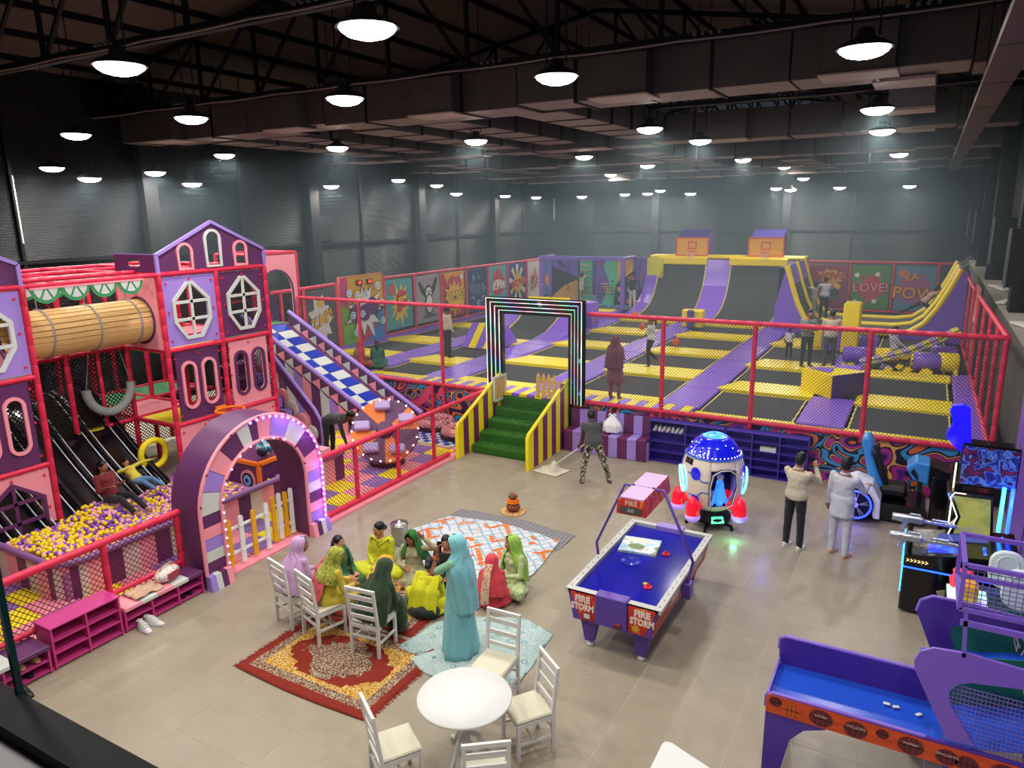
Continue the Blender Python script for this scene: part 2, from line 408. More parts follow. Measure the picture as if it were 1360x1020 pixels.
SAG = mat('sagging_membrane', '#38302e', .8)
# ducts running across the hall (X direction)
DUCTS = [(13.0, 7.5, 1.1, .75), (20.8, 7.35, 1.0, .75), (25.8, 7.2, 1.0, .8), (30.3, 7.1, 1.0, .8), (34.2, 7.0, 1.0, .8)]
for di, (y, z, w, h) in enumerate(DUCTS):
    d = thing('air_duct', 'long grey sheet metal air duct crossing the hall, ' + ['nearest the camera', 'second from the camera', 'third from the camera', 'fourth from the camera', 'farthest from the camera'][di], 'air duct', (0, y, z), 0, 'cross ducts')
    x = X0+.3; i = 0
    while x < X1-.2:
        L = 1.25; x2 = min(x+L, X1-.1); dz = .0 if (i % 5) else .05
        MB().box((x, 0, dz), (x2-.03, w, h)).build('duct_section', GALV, d)
        MB().box((x+.01, .02, dz-.012), (x2-.04, w-.02, dz-.002)).build('bounce_lit_underside', GALVL, d)  # thin sheet that carries the painted bounce light
        if i % 2 == 0: MB().box((x2-.05, -.03, -.04), (x2, w+.03, h+.04)).build('flange', BLACKM, d)
        x = x2; i += 1
    for x in (-17.6, -13.2, -9.0, -5.0, -1.2):
        MB().box((x-.5, -.35, -.02), (x+.5, .25, h-.02)).build('plenum_box', GALV, d)
        MB().bbox((x-.55, -.42, -.06), (x+.55, .3, -.02), .01).build('diffuser_plate', mat('pale_plate', '#b8a99c', .6), d)
    for x in range(-18, 2, 3): MB().cyl((x, .1, h), (x, .1, CH-z+.6), .012, n=4).build('hanger_rod', BLACKM, d)
# branch ducts running away from the camera (Y direction)
for bi, (x, y0, y1, z) in enumerate(((-16.6, 13.9, 20.7, 7.45), (-14.9, 14.2, 20.7, 7.5), (-11.8, 14.1, 25.7, 7.45), (-9.9, 14.2, 20.7, 7.5), (-7.3, 14.1, 20.7, 7.5), (-15.5, 21.8, 34.1, 7.2), (-7.8, 21.8, 34.1, 7.2), (-4.2, 26.8, 34.1, 7.1))):
    d = thing('branch_duct', 'grey branch air duct running along the hall, ' + ['leftmost of the near ones', 'second from left of the near ones', 'long one left of the middle lamps', 'above the middle of the near lamps', 'rightmost of the near ones', 'far left', 'far middle', 'far right'][bi], 'air duct', (x, y0, z), 0, 'branch ducts')
    y = 0
    while y < y1-y0-.1:
        y2 = min(y+1.3, y1-y0); MB().box((-.55, y, 0), (.55, y2-.03, .6)).build('duct_section', GALV, d)
        MB().box((-.53, y+.01, -.01), (.53, y2-.04, -.001)).build('bounce_lit_underside', GALVL, d)
        MB().box((-.6, y2-.04, -.03), (.6, y2, .63)).build('flange', BLACKM, d); y = y2
# big plated drop duct on the right over the lamps
d = thing('vertical_duct', 'wide grey plated duct stepping down above the right lamp row', 'air duct', (-.45, 12.3, 7.5))
for i, y in enumerate((1.5, 5.6, 10.2, 14.8, 19.0, 23)):
    MB().box((-.6, y, 0), (.25, y+.8, .75)).build('duct_section', mat('pale_duct', '#7d7a80', .5, .3), d)
    MB().box((-.62, y-.05, -.05), (.27, y+.85, 0)).build('diffuser_plate', mat('pale_plate'), d)
# perforated cable tray along the right
d = thing('cable_tray', 'brown perforated cable tray running along the right of the ceiling', 'cable tray', (.52, 6.0, 6.93))
TRAYM = mat('tray_metal', '#8a6f66', .5, .4, build=lambda b: b.color(b.mix(b.math('GREATER_THAN', b.wave(b.co(), 20, 0, 0, d='Y'), .72), '#6b5852', '#3a302e')))
y = 0
while y < 30:
    MB().box((-.16, y, 0), (.16, y+2.46, .012)).box((-.16, y, .012), (-.15, y+2.46, .09)).box((.15, y, .012), (.16, y+2.46, .09)).build('tray_section', TRAYM, d)
    MB().cyl((-.1, y+1, .05), (-.1, y+1, 2.6), .01, n=4).build('hanger_rod', BLACKM, d); y += 2.5
# ---------------- lamps
LENS = mat('lamp_lens', '#ffffff', .3, emit='#fff8ee', es=22)
LAMPH = mat('lamp_housing', '#3b3c40', .4, .5)
lampdata = None
def make_lamp():
    t = thing('high_bay_lamp', 'white glowing high bay lamp hanging under the dark ceiling', 'lamp', (0,0,0), 0, 'high bay lamps')
    MB().lathe([(.30, 0), (.30, .02), (.22, .07), (.10, .12), (.09, .2), (.05, .22)], n=18).build('reflector', LAMPH, t)
    MB().lathe([(.001, -.10), (.10, -.095), (.19, -.07), (.25, -.03), (.27, .0)], n=18, cap=False).build('lens', LENS, t)
    MB().cyl((-.14, 0, .05), (-.14, 0, 1), .012, n=5).cyl((.14, 0, .05), (.14, 0, 1), .012, n=5).build('hanger', BLACKM, t)
    ld = bpy.data.lights.new('lamp_light', 'AREA'); ld.shape = 'DISK'; ld.size = .5; ld.energy = LAMP_POWER; ld.color = LAMP_COLOR
    lo = bpy.data.objects.new('lamp_light', ld); COL.objects.link(lo); lo.parent = t; lo.location = (0, 0, -.12)
    return t
lamp0 = make_lamp(); lamp_kids = KIDS(lamp0)
LP = [(1148,65), (1165,145), (1172,174), (1194,205), (488,37), (739,102), (863,171), (930,187), (987,212), (159,88), (458,131), (632,187), (254,157),
      (448,196), (298,206), (101,179), (529,239), (606,257), (119,237), (255,244), (69,223), (206,229), (671,260), (712,262), (811,232), (773,261), (1067,237), (1208,247), (830,258), (860,257), (877,253), (917,257), (1031,250), (1050,252), (1115,249), (580,246), (440,247)]
pos = []
for x, y in LP:
    p = pz(x, y, 7.2); c = Vector((0, 0, CAMH)); d = p-c; t = 1.0
    if p.x < -19.2: t = min(t, 19.2/abs(p.x))
    if p.y > 38.8: t = min(t, 38.8/p.y)
    pos.append(c+d*t)
pos += [Vector(q) for q in ((-.6, 4.6, 7.2), (-5, 1.5, 7.2), (-9.5, 2.2, 7.2), (-13, 5.2, 7.2), (-16.5, 4.6, 7.2), (1.0, 1.2, 7.2), (-5.6, 33, 7.2), (-9.8, 28, 7.2), (-9.8, 22, 7.2))]
LN = {4: 'largest glowing lamp, at the top centre of the picture', 0: 'large glowing lamp at the upper right in front of the first duct', 9: 'large glowing lamp at the upper left under the first truss', 5: 'large lamp hanging before the first duct, right of the middle', 10: 'lamp hanging before the first duct, left of the middle', 12: 'lamp below the first duct above the castle roof', 15: 'lamp under the left end of the first duct', 6: 'lamp below the middle of the second duct', 1: 'lamp under the stepped plated duct at the right', 3: 'lamp in the right row fourth from the viewer', 2: 'lamp in the right row just behind the stepped duct lamp', 11: 'lamp hanging below the second duct at the centre'}
for i, p in enumerate(pos):
    if i == 0: lamp0.location = p
    else:
        c = inst(lamp0, None, p)
        for ch in lamp_kids: inst(ch, c)
        if i in LN: c['label'] = LN[i]
lamp0['label'] = LN[0]
for t in [o for o in COL.objects if o.name.startswith('high_bay_lamp')]:
    for ch in KIDS(t):
        if ch.name.startswith('hanger'): ch.scale.z = roofz(t.location.x)-.1-t.location.z
# ================================================================= LEFT PLAY AREA
DP = mat('dark_purple_board', '#5f2d5e', .45)
LIL = mat('lilac_board', '#a184d8', .42)
PNK = mat('pink_board', '#f39aa8', .42)
CRM = mat('cream_board', '#d6cac2', .45)
WHT2 = mat('white_board', '#cfd4d0', .4)
YEL = mat('yellow_board', '#f2c21a', .42)
ORG = mat('orange_board', '#f27a1e', .42)
GRN = mat('green_board', '#3f9a62', .45)
MYEL = mat('yellow_mat', '#efd916', .6, bump=(60, .2)); MPNK = mat('pink_mat', '#ee8f9e', .6, bump=(60, .2)); MPUR = mat('purple_mat', '#8d6bb0', .6, bump=(60, .2))
def netmat(name, col, cell=.055, w=.16, rough=.8):
    def b(n):
        s = n.sep(n.co('UV')); a = n.math('ADD', s[0], s[1]); c = n.math('SUBTRACT', s[0], s[1])
        f = [n.math('LESS_THAN', n.math('ABSOLUTE', n.math('SUBTRACT', n.math('FRACT', n.math('MULTIPLY', q, 1/(cell*1.414))), .5)), w/2) for q in (a, c)]
        n.put(n.math('MAXIMUM', f[0], f[1]), n.b.inputs['Alpha'])
    return mat(name, col, rough, build=b)
NETR = netmat('red_cord_net', '#5d1830', .06, .17); NETB = netmat('black_cord_net', '#0c0c0f', .06, .36); NETG = netmat('grey_cord_net', '#3a3a3e', .05, .16)
def net(name, parent, a, b, c, d, m):   # quad a,b,c,d with metric uv
    me = bpy.data.meshes.new(name); me.from_pydata([a, b, c, d], [], [(0,1,2,3)]); me.materials.append(m)
    uv = me.uv_layers.new(name='uv'); A = Vector(a); L = (Vector(b)-A); Hh = (Vector(d)-A); e1 = L.normalized()
    for i, p in enumerate((a, b, c, d)):
        q = Vector(p)-A; u = q.dot(e1); v = (q-e1*u).length; uv.data[i].uv = (u, v)
    o = bpy.data.objects.new(name, me); COL.objects.link(o); o.parent = parent; return o

# --- play floor mats
pf = thing('play_mat', 'soft play floor of yellow, pink and purple square mats', 'play mat', (0, 0, 0))
MB().box((-12.7, 2.5, 0), (-9.05, 15.2, .03)).build('base_pad', MPNK, pf)
TS = .55; protos = {}
i = 0; y = 2.5
while y < 15.1:
    x = -9.3; j = 0
    while x > -12.7:
        c = (i*2+j) % 4; m = (MYEL, MPUR, MPNK, MPUR)[c] if (i % 2 == 0) else (MPNK, MYEL, MPUR, MYEL)[(c+1) % 4]
        m = (MPUR, MYEL, MPNK)[(i+2*j) % 3]
        if m.name not in protos: protos[m.name] = MB().bbox((-TS/2+.004, -TS/2+.004, .03), (TS/2-.004, TS/2-.004, .06), .008).build('mat_tile', m, pf)
        inst(protos[m.name], pf, (x-TS/2, y+TS/2, 0)); x -= TS; j += 1
    y += TS; i += 1
for q in protos.values(): q.location = (-12.4, 15.3-TS/2-.3, -.031) if 0 else (-12.425, 2.775, 0); 
for q in list(protos.values()): bpy.data.objects.remove(q)

# --- red low fence
fe = thing('low_fence', 'red padded low fence with net along the play floor left of the arch', 'fence', (-9.38, 4.2, 0))
def L(mb, p, q, **k): return padded(mb, p, q, **k)
L(MB(), (0, -1.9, 1.23), (0, 2.1, 1.23), r=.055).build('top_rail', RED, fe)
for y in (-1.2, .92, 2.05): L(MB(), (0, y, .03), (0, y, 1.2), r=.048).build('post', RED, fe)
L(MB(), (0, -1.9, .45), (0, 2.1, .45), r=.04).build('lower_rail', RED, fe)
net('net', fe, (0, -1.9, .06), (0, 2.1, .06), (0, 2.1, 1.2), (0, -1.9, 1.2), NETR)
fe = thing('low_fence', 'red padded low fence with net between the arch and the striped steps', 'fence', (-9.2, 9.0, 0))
padded(MB(), (0, 0, 1.24), (0, 4.35, 1.24), r=.055).tube([(0, 4.35, 1.24), (-.0, 5.6, 1.25), (0, 6.1, 1.2)], .05, 8).build('top_rail', RED, fe)
for y in (.99, 2.27, 3.54): padded(MB(), (0, y, .12), (0, y, 1.2), r=.045).build('post', RED, fe)
padded(MB(), (0, .0, .1), (0, 4.1, .1), r=.055).build('lower_rail', RED, fe)
net('net', fe, (0, 0, .1), (0, 4.2, .1), (0, 4.2, 1.2), (0, 0, 1.2), NETR)
MB().bbox((.0, 0, 0), (.14, 4.2, .05), .01).build('edge_plinth', MPNK, fe)

# --- shoe benches and pink rack
HP = mat('hot_pink_laminate', '#c83c86', .4)
def rack(name, label, y0, y1, h, tiers, top, m=HP, cols=2, d=.36):
    t = thing(name, label, 'shoe rack', (-9.0, y0, 0)); W_ = y1-y0
    for k in range(cols+1): MB().box((-d, max(0, W_*k/cols-.012 - (.012 if k == cols else 0)), 0), (0, min(W_, W_*k/cols+.012+(.012 if k == 0 else 0)), h)).build('upright', m, t)
    MB().box((-d, 0, 0), (-d+.012, W_, h)).build('back_panel', m, t)
    for k in range(tiers): MB().box((-d+.012, .024, .035+(h-.05)*k/tiers), (-.004, W_-.024, .055+(h-.05)*k/tiers)).build('shelf', m, t)
    if top == 'flat': MB().bbox((-d-.01, -.01, h), (.01, W_+.01, h+.022), .004).build('top', m, t)
    else:
        n = len(top)
        for i, c in enumerate(top): MB().bbox((-d-.05, W_*i/n, h), (.03, W_*(i+1)/n, h+.06), .008).build('seat_pad', {'p': PNK, 'w': WHT2, 'd': DP}[c], t)
    return t
rack('bench_rack', 'low pink shoe rack with cushioned top beside the glass edge', 2.5, 4.08, .33, 2, 'wpwd', cols=3)
rack('shoe_rack', 'taller bright pink six hole shoe rack between the two benches', 4.12, 5.02, .56, 3, 'flat')
rack('bench_rack', 'low pink shoe rack with cushioned top next to the arch', 5.06, 6.3, .31, 2, 'pwpwd', cols=3)
# shoes
def shoe(name, label, loc, rz, m1, m2, s=1.0, group=None):
    t = thing(name, label, 'shoe', loc, rz, group)
    def f(u, v):
        x = -.13+.26*u; w = .045*(1-.35*abs(u-.55)) * (sin(pi*min(1, max(0, (u*.94+.03))))**.35)
        hh = (.085 if u < .45 else .085-.075*((u-.45)/.55)**.8)*(sin(pi*min(1, u*.9+.07))**.3)
        a = pi*v; return Vector((x*s, cos(a)*w*s, (.022+sin(a)*hh)*s))
    MB().grid(f, 12, 8).build('upper', m1, t)
    P = [(-.135+.27*i/14, .048*(1-.3*abs(i/14-.6))*max(.35, sin(pi*(i/14*.86+.07))**.4)) for i in range(15)]
    MB().prism([(x*s, y*s) for x, y in P]+[(x*s, -y*s) for x, y in P[::-1]], .026*s).build('sole', m2, t)
    MB().tube([(-.06*s, 0, .1*s), (-.1*s, .035*s, .085*s), (-.12*s, 0, .09*s), (-.1*s, -.035*s, .085*s)], .008*s, 5, closed=True).build('collar', m2, t)
    lc = MB()
    for k in range(3): lc.tube([((.0+.03*k)*s, -.025*s, (.088-.016*k)*s), ((.0+.03*k)*s, 0, (.104-.017*k)*s), ((.0+.03*k)*s, .025*s, (.088-.016*k)*s)], .004*s, 4)
    lc.build('laces', m2, t); return t
SW = mat('white_shoe', '#cfcdc8', .6); SG = mat('pale_grey_sole', '#c4c4c4', .6); SB = mat('black_shoe', '#17171a', .5); TAN = mat('tan_leather', '#c09a78', .5); BRN = mat('brown_leather', '#6b4432', .5)
shoe('sneaker', 'white sneaker on the floor nearer the bench rack, toe outward', (-8.86, 5.22, 0), -.15, SW, SG, 1.25)
shoe('sneaker', 'white sneaker on the floor behind its mate by the rack', (-8.88, 5.38, 0), .2, SW, SG, 1.25)
for i, (y, z, m, l) in enumerate(((3.95, .21, TAN, 'tan shoe on the upper shelf by the pink rack'), (3.78, .21, TAN, 'tan shoe left of its mate on the upper shelf'), (3.85, .055, SB, 'black shoe on the lower shelf by the pink rack'), (3.55, .055, SB, 'black shoe farther left on the lower shelf'), (3.68, .0, SB, 'black boot standing on the floor before the low rack'),
      (6.1, .055, SB, 'black shoe on the lower shelf next to the arch'), (5.98, .055, SB, 'black shoe left of its mate beside the arch'), (3.3, .055, SB, 'dark shoe deep in the low rack by the glass'))):
    shoe('shoe', l, (-9.16 if z > 0 else -8.85, y, z), 0, m, m, 1.0, 'shoes on the racks')
# bag and folded cloth on bench
PATB = mat('patterned_bag', '#eee6dc', .7, build=lambda b: b.color(b.ramp(b.vor(b.co(), 38), [(0, '#8a2f3a'), (.2, '#3c2a2c'), (.3, '#e8e0d8'), (1, '#f4efe8')], True)))
t = thing('handbag', 'cream handbag with dark red pattern lying on the bench by the arch', 'bag', (-9.18, 5.86, .37), .2)
MB().ball((0, 0, .11), .2, 16, 10, (.62, 1.05, .55)).build('bag_body', PATB, t)
MB().tube([(-.02, -.14, .18), (.02, -.08, .26), (.02, .08, .26), (-.02, .14, .18)], .012, 6).build('strap', mat('tan_leather'), t)
MB().box((.118, -.1, .05), (.128, .1, .16)).build('pocket', mat('red_trim', '#a8394a', .6), t)
t = MB().grid(lambda u, v: Vector((.32*(u-.5)*(1+.1*sin(9*v)), .42*(v-.5), .012+.02*sin(7*u+3*v)**2+.012*sin(14*v))), 14, 14).build('folded_cloth', mat('tan_cloth', '#c9a58c', .9, bump=(60, .4)), solid=.012, loc=(-9.18, 5.47, .378))
tag(t, 'crumpled tan cloth beside the handbag on the bench', 'cloth')

# --- entrance arch
YC, RO, RI, ZS = 7.62, 1.27, .86, 1.17
ar = thing('entrance_arch', 'pink and purple entrance arch with violet lights leading to the ball pit', 'arch', (-9.0, YC, 0))
def arc_pt(r, a): return (r*cos(a), ZS+r*sin(a))
NA = 24
outer = [(RO, 0)]+[arc_pt(RO, pi*i/NA) for i in range(NA+1)]+[(-RO, 0)]
inner = [(RI, 0)]+[arc_pt(RI, pi*i/NA) for i in range(NA+1)]+[(-RI, 0)]
m = MB(); n = len(outer); D = -.62
for P, flip in ((outer, 1), (inner, -1)):
    V = [(0, a, b) for a, b in P]+[(D, a, b) for a, b in P]
    m.add(V, [((i, i+1, n+i+1, n+i) if flip > 0 else (i, n+i, n+i+1, i+1)) for i in range(n-1)], True)
V = [(D, a, b) for a, b in outer]+[(D, a, b) for a, b in inner]; m.add(V, [(i, i+1, n+i+1, n+i) for i in range(n-1)], False)
m.build('arch_shell', DP, ar)
def blk(poly, mm): MB().prism(poly, -.045, (0.002, 0, 0), 'x').build('arch_block', mm, ar)
e = .018
def wedge(a0, a1):
    k = 4; return [arc_pt(RO-.03, a0+(a1-a0)*i/k) for i in range(k+1)]+[arc_pt(RI+.03, a1-(a1-a0)*i/k) for i in range(k+1)]
cyc = [LIL, WHT2, DP, PNK]
angs = [0, 20, 42, 64, 86, 96, 106, 127, 146, 164, 180]
cols = [PNK, DP, WHT2, LIL, PNK, DP, WHT2, DP, PNK, LIL]
angs = [0, 18, 38, 58, 78, 92, 100, 112, 130, 146, 162, 180]
cols = [PNK, DP, WHT2, LIL, PNK, DP, WHT2, DP, PNK, LIL, WHT2]
for i, c in enumerate(cols): blk(wedge(radians(angs[i])+.004, radians(angs[i+1])-.004), c)
zz = [ZS, 1.0, .8, .6, .4, .24]
for s, cc in ((1, [LIL, WHT2, DP, PNK, LIL]), (-1, [DP, PNK, LIL, WHT2, DP])):
    zl = [ZS, .98, .79, .60, .42, .24]
    for i in range(5): blk([(s*(RI+.03), zl[i+1]+.004), (s*(RO-.03), zl[i+1]+.004), (s*(RO-.03), zl[i]-.004), (s*(RI+.03), zl[i]-.004)][::s], cc[i])
    # stepped base
    b0, b1 = sorted((s*RI, s*RO)); w = (b1-b0)/4
    for q in range(4): MB().prism([(0, 0), (.14, 0), (.10, .24), (0, .24)], w-.004, (0, b0+q*w, 0), 'y').build('base_block', (PNK, DP, WHT2, LIL)[q if s > 0 else 3-q], ar)
for R_ in (RO-.012, RI+.012):
    pts = [(.02, R_, .24)]+[(.02,)+arc_pt(R_, pi*i/NA) for i in range(NA+1)]+[(.02, -R_, .24)]
    MB().tube(pts, .03, 8).build('arch_rim', PNK, ar)
    scr = MB()
    for a in (14, 40, 66, 92, 118, 150, 172): p = arc_pt(R_, radians(a)); scr.cyl((.045, p[0], p[1]), (.058, p[0], p[1]), .018, n=8)
    scr.build('screws', DP, ar)
BULB = mat('violet_bulb', '#ffffff', .4, emit='#b25cff', es=5); BULBW = mat('pinkwhite_bulb', '#ffffff', .4, emit='#ff9cf0', es=2.5)
bp = MB().ball((0, 0, 0), .022, 8, 6).build('light_bulb', BULB, ar)
k = 0
for i in range(26):
    s = i/25
    if s < .35: p = (RO-.045, .28+(ZS-.28)*s/.35)
    else: p = arc_pt(RO-.045, (s-.35)/.65*radians(100))
    (inst(bp, ar, (.055, p[0], p[1])) if i else setattr(bp, 'location', (.055, p[0], p[1])))
bq = None
for i in range(15):
    s = i/14
    if s < .45: p = (-(RI+.01), .3+(ZS-.3)*s/.45)
    else: a = pi-(s-.45)/.55*radians(120); p = arc_pt(RI+.01, a)
    if bq is None: bq = MB().ball((0, 0, 0), .017, 6, 5).build('light_bulb', BULBW, ar); bq.location = (.06, p[0], p[1])
    else: inst(bq, ar, (.06, p[0], p[1]))
def plight(name, parent, loc, e, col, r=.05):
    ld = bpy.data.lights.new(name, 'POINT'); ld.energy = e; ld.color = col; ld.shadow_soft_size = r
    lo = bpy.data.objects.new(name, ld); COL.objects.link(lo); lo.parent = parent; lo.location = loc; return lo
for y, z in ((1.22, .4), (1.22, .8), (1.22, 1.2), (1.0, 1.8), (.5, 2.25)): plight('bulb_glow', ar, (.16, y, z), 2.2, (.55, .2, 1))
# --- picket gate, two leaves
def picket(mb, h, w=.085, t=.028): P = [(-w/2, 0), (w/2, 0), (w/2, h-w/2)]+[(w/2*cos(a), h-w/2+w/2*sin(a)) for a in [pi*i/6 for i in range(1, 6)]]+[(-w/2, h-w/2)]; return mb.prism(P, t, (0, 0, 0), 'x')
YP = mat('yellow_paint', '#f0b31c', .4); WP = mat('white_paint', '#eef0f0', .4)
for gi, (lab, x0, items) in enumerate((('left leaf of the low yellow and white picket gate in the arch', -9.2, ((6.98, YP, .82), (7.22, WP, .80), (7.47, YP, .80), (7.74, WP, .82))), ('right leaf of the yellow and white picket gate standing ajar', -9.3, ((7.98, YP, .82), (8.11, WP, .84), (8.25, YP, .82), (8.38, WP, .84))))):
    g = thing('picket_gate', lab, 'gate', (x0, items[0][0], .06))
    for i, (y, mm, h) in enumerate(items):
        mb = MB(); picket(mb, h); o = mb.build('picket', mm, g); o.location = (0, y-items[0][0], .0)
        sc = MB()
        for z in (.2, .62): sc.cyl((.028, 0, z), (.042, 0, z), .018, n=8)
        sc.build('screw_caps', mm, o)
    for z in (.2, .62): MB().box((-.03, -.03, z-.02), (0, items[-1][0]-items[0][0]+.03, z+.02)).build('cross_bar', WP, g)

# --- ball pit walls
bpw = thing('ball_pit', 'ball pit with low striped walls and a rounded padded corner', 'ball pit', (0, 0, .06))
H_ = .56
path = [(-13.2, 5.02), (-10.75, 5.02)]+[(-10.75+.38*sin(radians(a)), 5.40-.38*cos(radians(a))) for a in (18, 36, 54, 72, 90)]+[(-10.37, 10.9)]
seg = []; acc = 0
def walk(step):
    out = []; 
    for i in range(len(path)-1):
        a = Vector(path[i]); b = Vector(path[i+1]); Ls = (b-a).length; k = max(1, round(Ls/step))
        for j in range(k): out.append((a.lerp(b, j/k), a.lerp(b, (j+1)/k)))
    return out
for i, (a, b) in enumerate(walk(.27)):
    d = (b-a).normalized(); nrm = Vector((d.y, -d.x)); 
    V = [a, b, b-nrm*.09, a-nrm*.09]
    MB().prism([tuple(v) for v in V], H_, (0, 0, 0)).build('wall_panel', (DP, CRM, PNK)[i % 3], bpw)
cap = MB(); cap.prism([(p[0], p[1]) for p in path], .05)
pts = [Vector((p[0], p[1], H_+.02)) for p in path]; MB().tube([p for p in pts], .055, 8).build('wall_cap', mat('purple_pad', '#8a5f96', .5), bpw)
# --- balls
BC = [mat('yellow_ball', '#f2d21e', .35), mat('pink_ball', '#efa9c6', .35), mat('purple_ball', '#8c50c0', .35)]
rb = random.Random(3); bl = []
y = 5.12
while y < 9.4:
    x = -12.4
    while x < -10.48:
        px_ = x+rb.uniform(-.02, .02); py_ = y+rb.uniform(-.02, .02)
        hgt = .50+.07*sin(3*x+2*y)+.05*sin(5*y)+rb.uniform(-.02, .03)+.1*max(0, (px_+11.4))*.5
        if px_ > -12.2 or py_ > 8.2:
            if not (px_ < -10.55 and 8.6 < py_): bl.append((px_, py_, hgt+.07))
        x += .073
    y += .068
yl = lambda q: (0 if rb.random() < (.62 if q[1] < 6.4 else .36) else (1 if rb.random() < .5 else 2))
def vis(q):
    return (Vector((0, 0, CAMH))-Vector(q)).length
bl.sort(key=vis); protos = []; names = ('yellow', 'pink', 'purple')
rest = [MB(), MB(), MB()]
for i, q in enumerate(bl):
    c = yl(q)
    if i % 4 == 0 and i//4 < 300:
        while len(protos) < 3: protos.append(None)
        if protos[c] is None:
            o = MB().ball((0, 0, 0), .037, 9, 6).build('plastic_ball', BC[c]); tag(o, names[c]+' plastic ball among the others filling the ball pit', 'ball', names[c]+' balls in the pit'); protos[c] = o; o.location = q
        else: inst(protos[c], None, q)
    else: rest[c].ball(q, .037, 7, 5)
for c in range(3):
    o = rest[c].build('plastic_balls', BC[c], kind='stuff'); o['label'] = 'mass of '+names[c]+' plastic balls filling the ball pit'; o['category'] = 'balls'
MB().box((-12.9, 5.1, 0), (-10.45, 9.8, .42)).build('inner_foam', mat('pit_foam', '#a06a9a', .9), bpw)
# ================================================================= PLAY CASTLE
ca = thing('play_castle', 'multi storey soft play castle with two gabled towers in pink, lilac and purple boards', 'playground', (-12.5, 0, 0))
PX_ = [0, -1.3, -2.6, -3.9]; PY_ = [3.65, 4.93, 6.2, 7.4, 8.6, 9.87, 11.13]; LZ = [.06, 1.53, 3.02, 4.48]
POSTR = .052
def post(x, y, z0, z1, r=POSTR): return padded(MB(), (x, y, z0), (x, y, z1), r=r).build('post', RED, ca)
def beam(a, b, r=.045): return padded(MB(), a, b, r=r).build('beam', RED, ca)
for y in PY_:
    for i, x in enumerate(PX_):
        if i == 0 and y == 7.4: continue
        if i == 1 and 5 < y < 8.5: post(x, y, 1.53 if y > 7 else 2.9, 4.48); continue
        post(x, y, .06, 4.48)
post(-1.3, 8.0, 1.53, 4.48, .04)
for z in LZ[1:]:
    for y in PY_:
        if z < 2 and 4.8 < y < 8.4: beam((-2.1, y, z), (-3.9, y, z)); continue
        if y == 7.4 and z > 4: beam((-1.3, y, z), (-3.9, y, z)); continue
        if y == 7.4: continue
        beam((0, y, z), (-3.9, y, z))
    for i, x in enumerate(PX_):
        if i == 0 and z < 4: beam((x, 3.65, z), (x, 6.2, z)); beam((x, 8.6, z), (x, 11.13, z))
        elif i == 1 and z < 2: beam((x, 8.0, z), (x, 11.13, z))
        else: beam((x, 3.65, z), (x, 11.13, z))
beam((-1.3, 6.2, 3.02), (-1.3, 8.6, 3.02)); beam((-.65, 6.2, 4.52), (-.65, 8.6, 4.52), .04)
# platforms
for (x0, x1, y0, y1, z, mm) in ((-3.9, -2.6, 3.65, 4.93, 1.5, MYEL), (-3.9, -2.6, 4.93, 6.2, 1.5, mat('green_mat', '#3f8f58', .6)), (-2.6, -1.4, 8.6, 9.87, 1.5, MPNK), (-1.3, 0, 8.6, 9.87, 1.5, MYEL), (-1.3, 0, 9.87, 11.13, 1.5, mat('red_mat', '#a83048', .6)), (-2.6, -1.3, 8.0, 8.6, 1.5, mat('red_mat')), (-2.6, -1.3, 7.4, 8.0, 1.5, MYEL),
        (-3.9, -2.6, 6.2, 8.6, 1.5, mat('red_mat')), (-1.3, 0, 3.65, 4.93, 3.0, MYEL), (-1.3, 0, 4.93, 6.2, 3.0, mat('green_mat')), (-1.3, 0, 8.6, 9.87, 3.0, MYEL), (-1.3, 0, 9.87, 11.13, 3.0, mat('green_mat')), (-2.6, -1.3, 7.4, 8.6, 3.0, MYEL), (-2.6, -1.3, 9.87, 11.13, 3.0, MPNK), (-3.9, -2.6, 8.6, 11.13, 1.5, mat('green_mat'))):
    MB().bbox((x0+.04, y0+.04, z-.05), (x1-.04, y1-.04, z+.03), .01).build('platform', mm, ca)
# nets at the back and the sides
for z0, z1 in ((1.53, 3.02), (3.02, 4.48), (.06, 1.5)):
    net('net', ca, (-3.9, 3.65, z0), (-3.9, 11.13, z0), (-3.9, 11.13, z1), (-3.9, 3.65, z1), NETB)
net('net', ca, (-1.3, 6.2, 1.53), (-1.3, 8.6, 1.53), (-1.3, 8.6, 3.02), (-1.3, 6.2, 3.02), NETB)
net('net', ca, (-2.6, 6.2, 3.02), (-2.6, 8.6, 3.02), (-2.6, 8.6, 4.48), (-2.6, 6.2, 4.48), NETB)
net('net', ca, (0, 11.13, .06), (-3.9, 11.13, .06), (-3.9, 11.13, 4.48), (0, 11.13, 4.48), NETB)
